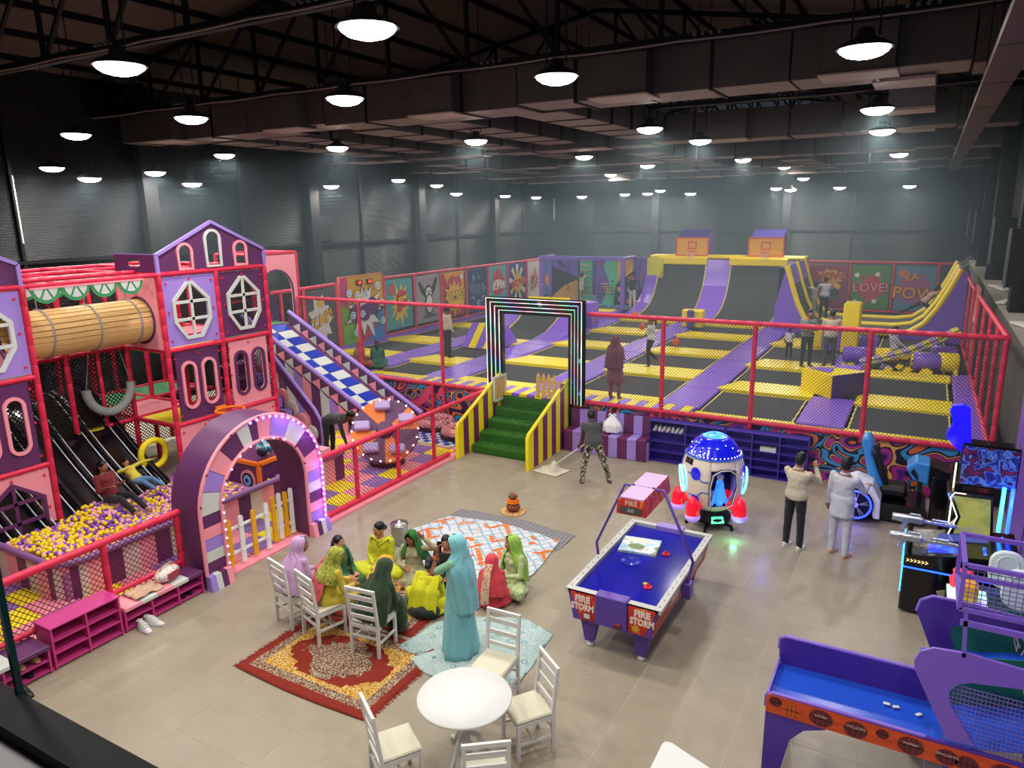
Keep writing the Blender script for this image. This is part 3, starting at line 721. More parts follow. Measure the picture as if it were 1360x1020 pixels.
# facade boards with openings: polygon hole via ring strip to a rectangular border
def board(y0, y1, z0, z1, hole, mm, x=0.0, th=.03, ax='x', parent=ca, name='board'):
    """rect board (plane normal ax) with holes given as polygons (centre-star shaped); built by radial ring per hole cell"""
    n = len(hole); w = y1-y0
    for k, H in enumerate(hole):
        a0 = y0+w*k/n; a1 = y0+w*(k+1)/n
        cx = sum(p[0] for p in H)/len(H); cz = sum(p[1] for p in H)/len(H); outer = []
        for p in H:
            dx = p[0]-cx; dz = p[1]-cz; t = 1e9
            if dx > 1e-9: t = min(t, (a1-cx)/dx)
            if dx < -1e-9: t = min(t, (a0-cx)/dx)
            if dz > 1e-9: t = min(t, (z1-cz)/dz)
            if dz < -1e-9: t = min(t, (z0-cz)/dz)
            outer.append((cx+dx*t, cz+dz*t))
        # insert corners
        O2, H2 = [], []
        for i in range(len(H)):
            j = (i+1) % len(H); O2.append(outer[i]); H2.append(H[i])
            a, b = outer[i], outer[j]
            for c in ((a0, z0), (a1, z0), (a1, z1), (a0, z1)):
                onv = lambda q: abs(q[0]-c[0]) < 1e-6; onh = lambda q: abs(q[1]-c[1]) < 1e-6
                if ((onv(a) and onh(b)) or (onh(a) and onv(b))) and not (onv(a) and onh(a)) and not (onv(b) and onh(b)): O2.append(c); H2.append(((H[i][0]+H[j][0])/2, (H[i][1]+H[j][1])/2))
        mb = MB(); mb.ring(O2, H2, -th, (x, 0, 0) if ax == 'x' else (0, x, 0), ax); mb.build(name, mm, parent)
def frame_ring(H, w, mm, x=.0, d=.035, ax='x', parent=ca, name='window_frame'):
    cx = sum(p[0] for p in H)/len(H); cz = sum(p[1] for p in H)/len(H)
    O_ = []
    n = len(H)
    for i in range(n):
        a, b, c = Vector(H[i-1]), Vector(H[i]), Vector(H[(i+1) % n]); t = ((b-a).normalized()+(c-b).normalized()); t = t.normalized() if t.length > 1e-6 else (c-b).normalized(); nn = Vector((t.y, -t.x))
        if nn.dot(b-Vector((cx, cz))) < 0: nn = -nn
        O_.append(tuple(b+nn*w))
    return MB().ring(O_, H, d, (x, 0, 0) if ax == 'x' else (0, x, 0), ax).build(name, mm, parent)
def screws(y0, y1, z0, z1, mm, x=0):
    m = MB()
    for y in (y0+.08, y1-.08):
        for z in (z0+.12, (z0+z1)/2, z1-.12): m.cyl((x, y, z), (x+.02, y, z), .022, n=8)
    m.cyl((x, (y0+y1)/2, z1-.07), (x+.02, (y0+y1)/2, z1-.07), .022, n=8); m.build('screws', mm, ca)
def octo(cy, cz, rw, rh): return [(cy+rw*a, cz+rh*b) for a, b in ((.0, 1), (1, .45), (1, -.45), (.35, -1), (-.35, -1), (-1, -.45), (-1, .45))]
def octo(cy, cz, rw, rh): return [(cy+rw*a, cz+rh*b) for a, b in ((.12, 1), (1, .38), (1, -.38), (.42, -1), (-.42, -1), (-1, -.38), (-1, .38), (-.12, 1))]
def oval(cy, cz, w, h): return rrect(cy-w/2, cz-h/2, cy+w/2, cz+h/2, w/2*.999, 6)
def archw(cy, z0, w, h): return [(cy-w/2, z0), (cy+w/2, z0)]+[(cy+w/2*cos(a), z0+h-w/2+w/2*sin(a)) for a in [pi*i/10 for i in range(11)]]
def house(cy, cz, w, h): return [(cy-w/2, cz-h/2), (cy+w/2, cz-h/2), (cy+w/2, cz+h*.18), (cy, cz+h/2), (cy-w/2, cz+h*.18)]
def crossbars(cy, cz, w, h, mm, hs, x=0):
    MB().box((x, cy-.028, cz-h), (x+.03, cy+.028, cz+h)).build('glazing_bar', mm, ca)
    for q in hs: MB().box((x, cy-w, cz+q-.028), (x+.03, cy+w, cz+q+.028)).build('glazing_bar', mm, ca)
def oct_panel(y0, y1, mm):
    cy = (y0+y1)/2; H = octo(cy, 3.75, .36, .50); board(y0+.05, y1-.05, 3.08, 4.42, [H], mm); frame_ring(H, .07, WHT2); crossbars(cy, 3.75, .37, .5, WHT2, (-.17, .17)); screws(y0+.05, y1-.05, 3.08, 4.42, RED)
def oval_panel(y0, y1, mm, fm):
    cy = (y0+y1)/2; Hs = [oval(cy-.23, 2.28, .24, .86), oval(cy+.23, 2.28, .24, .86)]; board(y0+.05, y1-.05, 1.58, 2.97, Hs, mm)
    for H in Hs: frame_ring(H, .055, fm)
    screws(y0+.05, y1-.05, 1.58, 2.97, RED)
def house_panel(y0, y1, mm, fm, zb=.12):
    cy = (y0+y1)/2; H = house(cy, .82, .82, .98); board(y0+.05, y1-.05, zb, 1.48, [H], mm); frame_ring(H, .07, fm); crossbars(cy, .82, .41, .47, fm, (-.14, .2)); screws(y0+.05, y1-.05, zb, 1.48, RED)
for y0, fl in ((3.65, 0), (8.6, 1)):
    ya, yb, yc = y0, y0+1.27, y0+2.54
    oct_panel(ya, yb, LIL if fl else DP); oct_panel(yb, yc, DP if fl else LIL)
    oval_panel(ya, yb, DP if fl else PNK, PNK if fl else DP); oval_panel(yb, yc, PNK if fl else DP, DP if fl else PNK)
    house_panel(ya, yb, PNK, DP); house_panel(yb, yc, PNK, DP)
    # gable
    cy = yb; zt = 5.43; ze = 4.84; z0 = 4.50
    G = [(ya, z0), (yc, z0), (yc, ze), (cy, zt), (ya, ze)]
    # three arched openings: build gable as three board cells
    def gab(yA, yB, H, rw):
        def top(y): return zt-(zt-ze)*abs(y-cy)/(yc-cy)
        cx = sum(p[0] for p in H)/len(H); cz = sum(p[1] for p in H)/len(H); O2 = []
        hh = top
        for p in H:
            dx = p[0]-cx; dz = p[1]-cz; t = 1e9
            if dx > 1e-9: t = min(t, (yB-cx)/dx)
            if dx < -1e-9: t = min(t, (yA-cx)/dx)
            if dz < -1e-9: t = min(t, (z0-cz)/dz)
            # roof
            lo, hi = 1.0, 60.0
            f = lambda tt: (cz+dz*tt)-hh(cx+dx*tt)
            if f(min(t, 60)) > 0:
                hi = min(t, 60)
                for _ in range(40):
                    mid = (lo+hi)/2
                    if f(mid) > 0: hi = mid
                    else: lo = mid
                t = lo
            O2.append((cx+dx*t, cz+dz*t))
        # snap corners
        for c in ((yA, z0), (yB, z0), (yA, top(yA)), (yB, top(yB)), (cy, zt)):
            if yA-1e-6 <= c[0] <= yB+1e-6:
                k = min(range(len(O2)), key=lambda i: (O2[i][0]-c[0])**2+(O2[i][1]-c[1])**2); O2[k] = c
        MB().ring(O2, H, -.03, (0, 0, 0), 'x').build('gable_board', DP, ca); frame_ring(H, .05, rw)
    gab(ya, cy-.42, archw(cy-.66, 4.56, .26, .44)[::1], PNK); gab(cy-.42, cy+.42, archw(cy, 4.58, .3, .66), WHT2); gab(cy+.42, yc, archw(cy+.66, 4.56, .26, .44), PNK)
    for a, b in (((ya, z0), (ya, ze)), ((ya, ze), (cy, zt)), ((cy, zt), (yc, ze)), ((yc, ze), (yc, z0))):
        MB().bar((.01, a[0], a[1]), (.01, b[0], b[1]), .06, .055, (1, 0, 0)).build('gable_trim', LIL, ca)
# roof side board beside the right gable
H = rrect(-.85, 4.62, -.45, 4.76, .069, 4); board(-1.25, -.03, 4.52, 4.85, [H], DP, x=8.6, ax='y', name='parapet_board')
MB().ring([(-1.25-.0, 4.5), (-.02, 4.5), (-.02, 4.86), (-1.25, 4.86)], [(-1.24, 4.51), (-.03, 4.51), (-.03, 4.85), (-1.24, 4.85)], -.02, (0, 8.6, 0), 'y').build('board_trim', LIL, ca)
# pink side board with round opening (tunnel ends)
for y in (8.57, 6.23):
    board(-1.25, -.05, 3.05, 4.45, [[(-.62+.43*cos(2*pi*i/24), 3.6+.43*sin(2*pi*i/24)) for i in range(24)]], PNK, x=y, ax='y', name='side_board')
    MB().tube([(-.62+.44*cos(2*pi*i/24), y-.02, 3.6+.44*sin(2*pi*i/24)) for i in range(24)], .03, 6, closed=True).build('tunnel_rim', DP, ca)
# pink board with arch at back left inside (beyond slide)
board(6.25, 7.3, 1.58, 3.0, [archw(6.78, 1.6, .62, 1.2)], PNK, x=-2.55, name='inner_board'); frame_ring(archw(6.78, 1.6, .62, 1.2), .05, DP, x=-2.55)
# awnings: lime-slice scallops
def awning(x, y, n, lab):
    t = thing('scalloped_awning', lab, 'awning', (-12.5+x, y, 4.44))
    for i in range(n):
        c = .245+.49*i; R1 = .245
        P = [(c+R1*cos(a), R1*sin(a)*1.05) for a in [pi+pi*k/12 for k in range(13)]]
        s = MB().prism(P, .012, (0, 0, 0), 'x').build('scallop', GRN, t)
        m = MB()
        for q in range(3):
            a0 = pi+pi*(q/3)+.09; a1 = pi+pi*((q+1)/3)-.09
            if q == 1: W_ = [(c, -.02)]+[(c+.19*cos(a), .2*sin(a)) for a in [a0+(a1-a0)*k/4 for k in range(5)]]
            else: W_ = [(c+.03*(1 if q == 2 else -1), -.008)]+[(c+.19*cos(a), .2*sin(a)) for a in [a0+(a1-a0)*k/4 for k in range(5)]]
            m.prism(W_, .008, (.013, 0, 0), 'x')
        m.build('slice', WHT2, s)
    MB().box((-.005, 0, -.02), (.03, .49*n, .012)).build('awning_strip', PNK, t)
awning(.06, 6.28, 4, 'front row of green and white half round awning scallops over the log tunnel')
awning(-.75, 5.9, 3, 'rear row of green and white awning scallops at the castle roof')
# log tunnel
lt = thing('log_tunnel', 'hanging tunnel of pale wooden slats ringed by grey ropes between the towers', 'tunnel', (-13.12, 6.25, 3.6))
WOOD = mat('pine_slat', '#d8ae6c', .55, build=lambda b: b.color(b.mix(b.noise(b.co(scale=(9, .8, 9)), 3, 4, 1.5), '#b98546', '#e6c487')))
NSL = 26
for i in range(NSL):
    a = 2*pi*i/NSL; w = 2*pi*.40/NSL-.012
    MB().bbox((-w/2, 0, -.012), (w/2, 2.3, .012), .004).build('slat', WOOD, lt, loc=(.40*sin(a), 0, .40*cos(a)), rot=(0, a, 0))
ROPE = mat('grey_rope', '#8f8a86', .8)
for y in (.45, 1.27, 2.05):
    MB().tube([(.42*sin(2*pi*i/28), y, .42*cos(2*pi*i/28)) for i in range(28)], .02, 6, closed=True).build('rope_ring', ROPE, lt)
    MB().tube([(0, y, .42), (.02, y-.02, .85)], .012, 5).build('hanging_rope', ROPE, lt)
MB().tube([(.36*sin(2*pi*i/24), 1.15, .36*cos(2*pi*i/24)) for i in range(24)], .01, 4, closed=True).build('inner_ring', BLACKM, lt)
# U-shaped hanging roller swing
t = thing('banana_swing', 'pale grey curved swing hanging in the netted frame behind the slide', 'swing', (-13.6, 8.02, 2.0))
MB().tube([(0, -.45*cos(a), .35-.5*sin(a)) for a in [pi*i/14 for i in range(15)]], .085, 10).build('swing_seat', mat('grey_foam', '#9aa3a0', .6), t)
for s in (-1, 1): MB().tube([(0, s*.44, .38), (0, s*.3, 1.05)], .01, 4).build('cord', ROPE, t)
# tyre ring under
t = MB().tube([(0, .27*cos(a), .27*sin(a)) for a in [2*pi*i/20 for i in range(20)]], .06, 8, closed=True).build('ring_target', MYEL, loc=(-12.9, 8.3, 1.0)); tag(t, 'yellow foam ring under the netted platform beside the ball pit', 'foam ring')

# --- black multi lane slide
BLK = mat('black_gloss', '#0b0d18', .18, coat=.6); EDG = mat('painted_highlight', '#dfe3ee', .35, .1)
sl = thing('lane_slide', 'glossy black multi lane slide with painted ridge highlights running into the ball pit', 'slide', (-12.25, 4.9, .42))
def prof(u): # u 0 bottom ..1 top -> x,z
    x = -2.7*u; z = 1.85*(3*u*u-2*u*u*u)*.35+1.85*u*.65
    if u > .9: z = min(z, 1.7+(u-.9)*.3)
    return x, z
NL = 6; Wd = 3.2
def surf(u, v):
    x, z = prof(u); lane = (v*NL) % 1
    return Vector((x, v*Wd, z-.06*sin(pi*min(1, lane))**.7+.02*sin(u*9)))
m = MB(); m.grid(surf, 30, NL*8); m.build('slide_bed', BLK, sl, solid=.02)
for k in range(NL+1):
    v = k/NL; pts = []
    for i in range(26):
        x, z = prof(i/25); pts.append((x, v*Wd, z+.035+.02*sin(i/25*9)))
    MB().tube(pts, .03, 8).build('lane_ridge', BLK, sl)
    for dv in (-.075, .075):
        if 0 < v*Wd+dv < Wd: MB().tube([(p[0], p[1]+dv, p[2]-.006) for p in pts], .013, 5).build('ridge_highlight', EDG, sl)  # pale tubes beside each black ridge paint its gloss highlight
for v in (-.02, Wd+.02):
    P = [prof(i/12) for i in range(13)]
    MB().prism([(x, z+.22) for x, z in P]+[(x, max(-.2, z-.25)) for x, z in P[::-1]], .04, (0, v-.02, 0), 'y').build('side_wall', BLK, sl)
for v in (Wd*.5,):
    P = [prof(i/12) for i in range(13)]; MB().prism([(x, z+.16) for x, z in P]+[(x, z-.05) for x, z in P[::-1]], .05, (0, v, 0), 'y').build('divider', BLK, sl)
MB().box((-.03, 0, -.35), (0, Wd, .02)).build('front_lip', BLK, sl)

# --- orange trimmed hut with target inside the pit
HS = .93
hb = thing('target_hut', 'dark purple box with orange trim and round blue target in the ball pit', 'play box', (-10.62, 8.88, .0))
MB().box((-1.15, 0, 0), (0, 1.3, .93)).build('hut_body', DP, hb)
for a, b in (((0, 0, 0), (0, 0, .95)), ((0, 0, .95), (0, 1.3, .95)), ((-1.15, 0, .95), (0, 0, .95)), ((0, 1.3, .95), (-1.15, 1.3, .95)), ((-1.15, 1.3, .95), (-1.15, 0, .95))):
    MB().bar(a, b, .07, .07).build('orange_trim', ORG, hb)
for r, mm, d in ((.2, PNK, .03), (.15, mat('navy', '#1c2036', .4), .04), (.10, mat('light_blue', '#7ab2e8', .4), .05), (.04, mat('navy'), .06)):
    MB().cyl((-.3, 0, .60), (-.3, -d, .60), r, n=24).build('target_ring', mm, hb)
MB().bbox((-1.1, -.04, .72), (-.7, -.005, .82), .02).build('orange_slot', ORG, hb)
MB().box((-.1, 1.3, .5), (.15, 1.75, .8)).build('pink_block', PNK, hb)
bk = thing('backpack', 'small blue backpack sitting on top of the orange trimmed hut', 'backpack', (-10.83, 9.22, .97), .5)
BKM = mat('blue_backpack', '#4f9fc8', .5, build=lambda b: b.color(b.ramp(b.noise(b.co(), 9, 2), [(0, '#2b3f66'), (.42, '#62b4d4'), (.55, '#e9e2d8'), (.62, '#c8565a'), (.7, '#4f9fc8')], True)))
MB().ball((0, 0, .19), .19, 16, 12, (.85, .6, 1.05)).build('backpack_body', BKM, bk)
MB().ball((0, -.1, .13), .12, 12, 8, (.9, .4, .7)).build('front_pocket', mat('navy'), bk)
for s in (-1, 1): MB().tube([(s*.09, .1, .33), (s*.12, .17, .2), (s*.1, .1, .04)], .015, 5).build('strap', mat('navy'), bk)
MB().tube([(-.04, .02, .38), (0, .02, .43), (.04, .02, .38)], .01, 5).build('handle', mat('navy'), bk)
# orange hoop on the castle front
hp = thing('ball_hoop', 'orange ball hoop fixed to the castle post above the arch', 'hoop', (-12.42, 9.6, 1.66))
MB().tube([(.26+.26*cos(a), .26*sin(a)*1.1, 0) for a in [2*pi*i/22 for i in range(22)]], .03, 8, closed=True).build('ring', ORG, hp)
MB().bbox((-.05, -.12, -.08), (.0, .12, .06), .01).build('bracket', ORG, hp)

# ================================================================= RACING SLIDE with stairs
YN, YF = 13.5, 15.0
rs = thing('roller_slide', 'straight slide of blue and white roller squares between striped purple walls', 'slide', (0, 0, 0))
def rz(x): return .34+(-11.35-x)*.535    # rail top height
BLUE = mat('royal_blue', '#2038b0', .35); XT, XB = -16.0, -11.35
# walls (near and far): boards with lilac rails
for y, s in ((YN, 1), (YF, -1)):
    MB().prism([(XB, .06), (XB, rz(XB)-.03), (XT, rz(XT)-.03), (XT, rz(XT)-.6 if s < 0 else .06)], .04, (0, y-.02, 0), 'y').build('side_board', DP, rs)
    MB().tube([(XB, y, rz(XB)), (XT, y, rz(XT))], .06, 8).build('side_rail', LIL, rs)
# stripes outside near wall
cyc2 = [WHT2, LIL, PNK, DP]
i = 0; x = XT+.15
while x < XB-.1:
    w = .30; x2 = min(x+w, XB); zt0 = rz(x)-.42; zt1 = rz(x2)-.42-.12*((i % 4) == 0)
    if rz(x2)-.42 > .1:
        MB().prism([(x, .06), (x2-.01, .06), (x2-.01, max(.08, rz(x2)-.45)), (x, max(.1, rz(x)-.38))], -.03, (0, YN-.025, 0), 'y').build('stripe_board', cyc2[i % 4], rs)
    # triangles above, both inner far side and outer near side
    if True:
        for yy, o in ((YN-.03, -.02), (YF-.03, -.02)):
            zt_ = rz(x+w)-.06; MB().prism([(x+.02, zt_-.12), (x+w, zt_-.30), (x+w, zt_-.02)], o, (0, yy, 0), 'y').build('triangle_board', (WHT2, PNK)[i % 2], rs)
    x += w; i += 1
# bed with squares
MB().prism([(XB, .05), (XB, rz(XB)-.36), (XT, rz(XT)-.36), (XT, rz(XT)-.5)], YF-YN-.08, (0, YN+.04, 0), 'y').build('slide_bed', DP, rs)
nx = 15; ny = 2; wq = (YF-YN-.5)
sq = {}
dxn = (XB-XT)/nx
for a in range(nx):
    for b in range(2):
        mm = (WHT2, BLUE)[(a+b) % 2]; x0 = XT+dxn*a; y0 = YN+.22+b*.53
        key = mm.name
        if key not in sq:
            sq[key] = MB().prism([(0, 0), (dxn-.015, -(dxn-.015)*.535), (dxn-.015, -(dxn-.015)*.535+.04), (0, .04)], .515, (0, 0, 0), 'y').build('roller_square', mm, rs); sq[key].location = (x0, y0, rz(x0)-.36)
        else: inst(sq[key], rs, (x0, y0, rz(x0)-.36))
# landing mat with blue and white squares
MB().bbox((-11.3, 13.55, .06), (-9.45, 15.2, .09), .01).build('landing_mat', WHT2, rs)
m0 = None
for a in range(12):
    for b in range(10):
        if (a+b) % 2: continue
        p = (-11.22+a*.148, 13.62+b*.155, .09)
        if m0 is None: m0 = MB().bbox((0, 0, 0), (.145, .152, .012), .004).build('blue_square', BLUE, rs); m0.location = p
        else: inst(m0, rs, p)
# stairs
st = thing('padded_stairs', 'dark purple padded stairs with lilac stripes beside the roller slide', 'stairs', (0, 0, 0))
for i in range(7):
    x0 = -12.6-.30*i; zt = .06+.28*(i+1)
    MB().bbox((x0-.34, 11.3, .06), (x0, 12.28, zt), .03).build('step', DP, st)
    MB().box((x0-.28, 12.02, zt), (x0-.02, 12.2, zt+.012)).build('stripe', LIL, st); MB().box((x0, 12.02, zt-.24), (x0+.012, 12.2, zt)).build('stripe', LIL, st)
    MB().cyl((x0-.12, 12.36, zt-.02), (x0-.12, 12.28, zt-.02), .2, n=24).build('round_side', (CRM, PNK)[i % 2], st)
MB().prism([(-12.5, .06), (-12.42, .62), (-12.64, .92), (-14.9, 3.1), (-14.9, 2.85), (-12.78, .72), (-12.7, .06)], .05, (0, 12.38, 0), 'y').build('stair_side', DP, st)
MB().tube([(-12.42, 12.4, .06), (-12.42, 12.4, .62), (-12.64, 12.4, .94), (-14.9, 12.4, 3.12)], .045, 8).build('stair_rail', LIL, st)
# slide tower at the top
tw = thing('slide_tower', 'red framed tower with a pink arched doorway at the top of the roller slide', 'tower', (-16.05, 13.95, 0))
for x in (0, -1.4):
    for y in (-.1, 1.55): padded(MB(), (x, y, .06), (x, y, 4.5), r=.05).build('post', RED, tw)
for z in (2.35, 4.5):
    for a, b in (((0, -.1), (0, 1.55)), ((-1.4, -.1), (-1.4, 1.55)), ((0, -.1), (-1.4, -.1)), ((0, 1.55), (-1.4, 1.55))): padded(MB(), (*a, z), (*b, z), r=.042).build('beam', RED, tw)
board(-.05, 1.5, 2.5, 4.45, [archw(.72, 2.52, 1.15, 1.5)], PNK, x=.02, parent=tw); frame_ring(archw(.72, 2.52, 1.15, 1.5), .04, DP, x=.02, parent=tw)
MB().box((-1.4, -.05, 2.36), (0, 1.5, 2.42)).build('platform', mat('green_mat'), tw)
net('net', tw, (-1.4, -.1, 2.4), (-1.4, 1.55, 2.4), (-1.4, 1.55, 4.5), (-1.4, -.1, 4.5), NETB)
padded(MB(), (-1.4, -.1, 3.1), (-1.4, 1.55, 3.1), r=.035).build('beam', RED, tw)

# ================================================================= SPINNER, DONUTS
sp = thing('spinner_wheel', 'tilted orange and purple spinning wheel with lilac seats and white bulbs', 'spinner', (-10.12, 12.0, .06), radians(36))
# local: disc normal tilted toward -y/+z
R_ = .75; N_ = Vector((0, -.80, .60)).normalized(); cz_ = .78
xax = Vector((1, 0, 0)); yax = N_.cross(xax).normalized()
def dp(r, a, h=0): q = xax*(r*cos(a))+yax*(r*sin(a))+N_*h; return Vector((q.x, q.y, q.z+cz_))
for i in range(8):
    a0 = 2*pi*i/8; a1 = a0+2*pi/8; k = 5; mb = MB()
    top = [dp(0, 0, .03)]+[dp(R_, a0+(a1-a0)*j/k, .03) for j in range(k+1)]; bot = [dp(0, 0, -.09)]+[dp(R_, a0+(a1-a0)*j/k, -.09) for j in range(k+1)]
    n = len(top); mb.add(top+bot, [tuple(range(n)), tuple(range(n, 2*n))[::-1]]+[(j, n+j, n+(j+1) % n, (j+1) % n) for j in range(n)], False)
    mb.build('disc_sector', (ORG, DP)[i % 2], sp)
LILP = mat('lilac_vinyl', '#b9a4dc', .4)
for i, (r, a) in enumerate(((.55, 95), (.5, 170), (.52, 235), (.55, 300), (.52, 25))):
    c = dp(r, radians(a), .12); zr = N_.to_track_quat('Z', 'Y').to_euler()
    MB().bbox((-.17, -.10, -.09), (.17, .10, .09), .03).build('seat_block', LILP, sp, loc=c, rot=(zr[0], zr[1], zr[2]+radians(a)*0))
c = dp(0, 0, .04); MB().cyl(c, c+N_*.14, .2, r2=.16, n=20).build('hub', DP, sp)
b0 = None
SPB = mat('warm_bulb', '#ffffff', .4, emit='#fff2dd', es=3)
for i in range(22):
    p = dp(R_-.02, 2*pi*i/22, .045)
    if b0 is None: b0 = MB().ball((0, 0, 0), .022, 8, 6).build('light_bulb', SPB, sp); b0.location = p
    else: inst(b0, sp, p)
MB().cyl((0, .1, 0), (0, .1, .08), .4, n=20).cyl((0, .1, .05), (0, .02, cz_-.1), .12, .08, n=12).build('base', BLACKM, sp)
DON = mat('donut_fabric', '#d9848c', .6, build=lambda b: b.color(b.ramp(b.vor(b.co(), 16), [(0, '#f3d9d6'), (.3, '#7a3140'), (.42, '#cf7a84')], True)))
def donut(loc, lab, r=.36):
    t = thing('ring_tube', lab, 'ring tube', loc)
    MB().tube([(r*cos(2*pi*i/28), r*sin(2*pi*i/28), .14) for i in range(28)], .135, 12, closed=True).build('tube_body', DON, t)
    MB().tube([((r+.02)*cos(2*pi*i/28), (r+.02)*sin(2*pi*i/28), .06) for i in range(28)], .13, 10, closed=True).build('tube_bottom', mat('black_rubber', '#151517', .6), t)
    for s in (-1, 1): MB().tube([(s*r, -.08, .26), (s*(r+.02), 0, .31), (s*r, .08, .26)], .012, 5).build('handle', mat('black_rubber'), t)
donut((-10.75, 14.75, .1), 'pink sprinkled ring tube lying at the foot of the roller slide', .38)
donut((-9.72, 14.35, .1), 'pink sprinkled ring tube partly hidden behind the striped steps', .34)
# ================================================================= TRAMPOLINE DECK
DZ = 1.1
PV = mat('purple_vinyl', '#8a62dc', .3, bump=(7, .25, .02)); YV = mat('yellow_vinyl', '#ffe512', .32, bump=(9, .2, .015)); BED = mat('trampoline_bed', '#3b3d40', .75, bump=(300, .1)); EDGE = mat('bed_edge', '#d9cf6a', .5); DARKB = mat('deck_black', '#141416', .7)
dk = MB().box((-17.3, 15.45, .0), (1.6, 35.2, .95)).build('floor_deck', DARKB, kind='structure')
SX = [(-17.3, -16.75), (-14.65, -13.65), (-11.95, -10.85), (-8.55, -7.6), (-5.15, -4.2)]
COLS = {'E': (-16.75, -14.65), 'D': (-13.65, -11.95), 'C': (-10.85, -8.55), 'B': (-7.6, -5.15), 'A': (-4.2, -2.1), 'Z': (-1.15, .8)}
tp = thing('trampoline_field', 'trampoline deck of black beds with purple and yellow padded strips', 'trampoline', (0, 0, 0))
def pad(x0, y0, x1, y1, m=PV, z=DZ, h=.07, r=.03, name='pad'): return MB().bbox((x0, y0, z-h), (x1, y1, z+.03), r).build(name, m, tp)
for x0, x1 in SX:
    y = 15.9 if x0 > -17 else 15.7
    while y < 29.9:
        y2 = min(y+1.9, 30.0); pad(x0, y, x1, y2-.01, PV); y = y2
y = 15.7
while y < 22.1: pad(.85, y, 1.32, min(y+2, 22.2)-.01); y += 2
ROW = {'E': [(15.5, 15.9), (17.65, 18.5), (20.35, 21.4), (24.0, 24.9), (27.2, 28.2)], 'D': [(15.5, 15.9), (17.55, 18.55), (21.2, 22.2)],
       'C': [(15.95, 16.4), (18.6, 19.75), (21.9, 23.0), (25.05, 26.25), (28.2, 29.2)], 'B': [(15.95, 16.4), (18.65, 19.87), (21.95, 23.0), (25.25, 26.3), (28.2, 29.2)],
       'A': [(15.42, 15.62), (17.9, 18.97), (21.02, 22.2), (24.75, 26.3), (28.2, 29.3)], 'Z': [(15.42, 15.62), (17.85, 18.92), (21.2, 21.95), (24.5, 25.3)]}
for c, rows in ROW.items():
    x0, x1 = COLS[c]
    for y0, y1 in rows: 
        mb = MB(); b = min(.35, (y1-y0)*.4)
        if y1-y0 > .8 and c != 'Z':   # pad with a bevelled left end
            P = [(x0-.12, y0+.08), (x0-.02, y0), (x1+.03, y0), (x1+.03, y1), (x0+.25, y1)]
            mb.prism(P, .1, (0, 0, DZ-.06))
        else: mb.bbox((x0, y0, DZ-.07), (x1+.03, y1, DZ+.035), .03)
        mb.build('yellow_pad', YV, tp)
    ys = [r for r in rows]
    for i in range(len(ys)):
        a = ys[i][1]; b = ys[i+1][0] if i+1 < len(ys) else {'E': 30, 'D': 21.2, 'C': 29.6, 'B': 29.6, 'A': 28.2, 'Z': 28.5}[c]
        if b-a < .4 or (c == 'Z' and 21 < a < 23) or (c == 'D' and a > 21): continue
        f = MB().box((x0+.05, a+.05, DZ-.035), (x1-.05, b-.05, DZ-.03)).build('trampoline_bed', BED, tp)
        e = MB(); w = .035
        e.ring([(x0+.05, a+.05), (x1-.05, a+.05), (x1-.05, b-.05), (x0+.05, b-.05)], [(x0+.05+w, a+.05+w), (x1-.05-w, a+.05+w), (x1-.05-w, b-.05-w), (x0+.05+w, b-.05-w)], .012, (0, 0, DZ-.03)); e.build('bed_border', EDGE, f)
pad(-2.1, 15.65, -1.15, 18.15); pad(-2.1, 21.0, -1.3, 24.5); pad(-2.0, 24.6, -1.2, 28.2)
pad(-17.3, 30, -11.9, 31.0, PV); pad(-16.7, 30.2, -12.1, 30.9, YV, DZ+.03)
# striped front strip (purple and yellow)
def stripes(x0, x1, y0=15.4, y1=15.95, w=.215):
    x = x0; i = 0
    while x < x1-.02:
        pad(x+.004, y0, min(x+w, x1)-.004, y1, (YV, PV)[i % 2], r=.012, name='stripe_pad'); x += w; i += 1
stripes(-11.95, -8.95); stripes(-8.95, -7.1, 15.25); stripes(-7.1, -4.25)
pad(-17.3, 15.4, -11.95, 15.66, PV); pad(-4.25, 15.38, 1.3, 15.5, YV)

# --- front fence of the deck
ff = thing('deck_fence', 'tall red padded front fence with black net along the trampoline deck', 'fence', (0, 15.33, 0))
padded(MB(), (-15.95, 0, 3.2), (-9.4, 0, 3.2), r=.05).build('top_rail', RED, ff); padded(MB(), (-6.7, 0, 3.2), (1.42, 0, 3.2), r=.05).build('top_rail', RED, ff)
padded(MB(), (-15.95, 0, 1.1), (-9.15, 0, 1.1), r=.055).build('lower_rail', RED, ff); padded(MB(), (-7.05, 0, 1.1), (1.35, 0, 1.1), r=.055).build('lower_rail', RED, ff)
for x in (-15.9, -13.62, -10.85, -6.9, -4.9, -2.95, -.8, 1.36): padded(MB(), (x, 0, .0 if x in (-10.85,) else .95), (x, 0, 3.2), r=.05).build('post', RED, ff)
for x in (-12.9, -11.2): padded(MB(), (x, -.02, .0), (x, -.02, 1.1), r=.045).build('post', RED, ff)
for a, b in ((-15.9, -9.4), (-6.75, 1.36)): net('net', ff, (a, 0, 1.12), (b, 0, 1.12), (b, 0, 3.2), (a, 0, 3.2), NETB if 0 else NETG)
rf = thing('deck_fence', 'red padded side fence with black net along the right edge of the deck', 'fence', (1.38, 15.33, 0))
padded(MB(), (0, 0, 3.2), (-.12, 7.2, 3.2), r=.055).build('top_rail', RED, rf); padded(MB(), (-.14, 8.8, 3.2), (-.2, 19.5, 3.2), r=.055).build('top_rail', RED, rf); padded(MB(), (-.05, 0, 1.12), (-.15, 13, 1.12), r=.05).build('lower_rail', RED, rf)
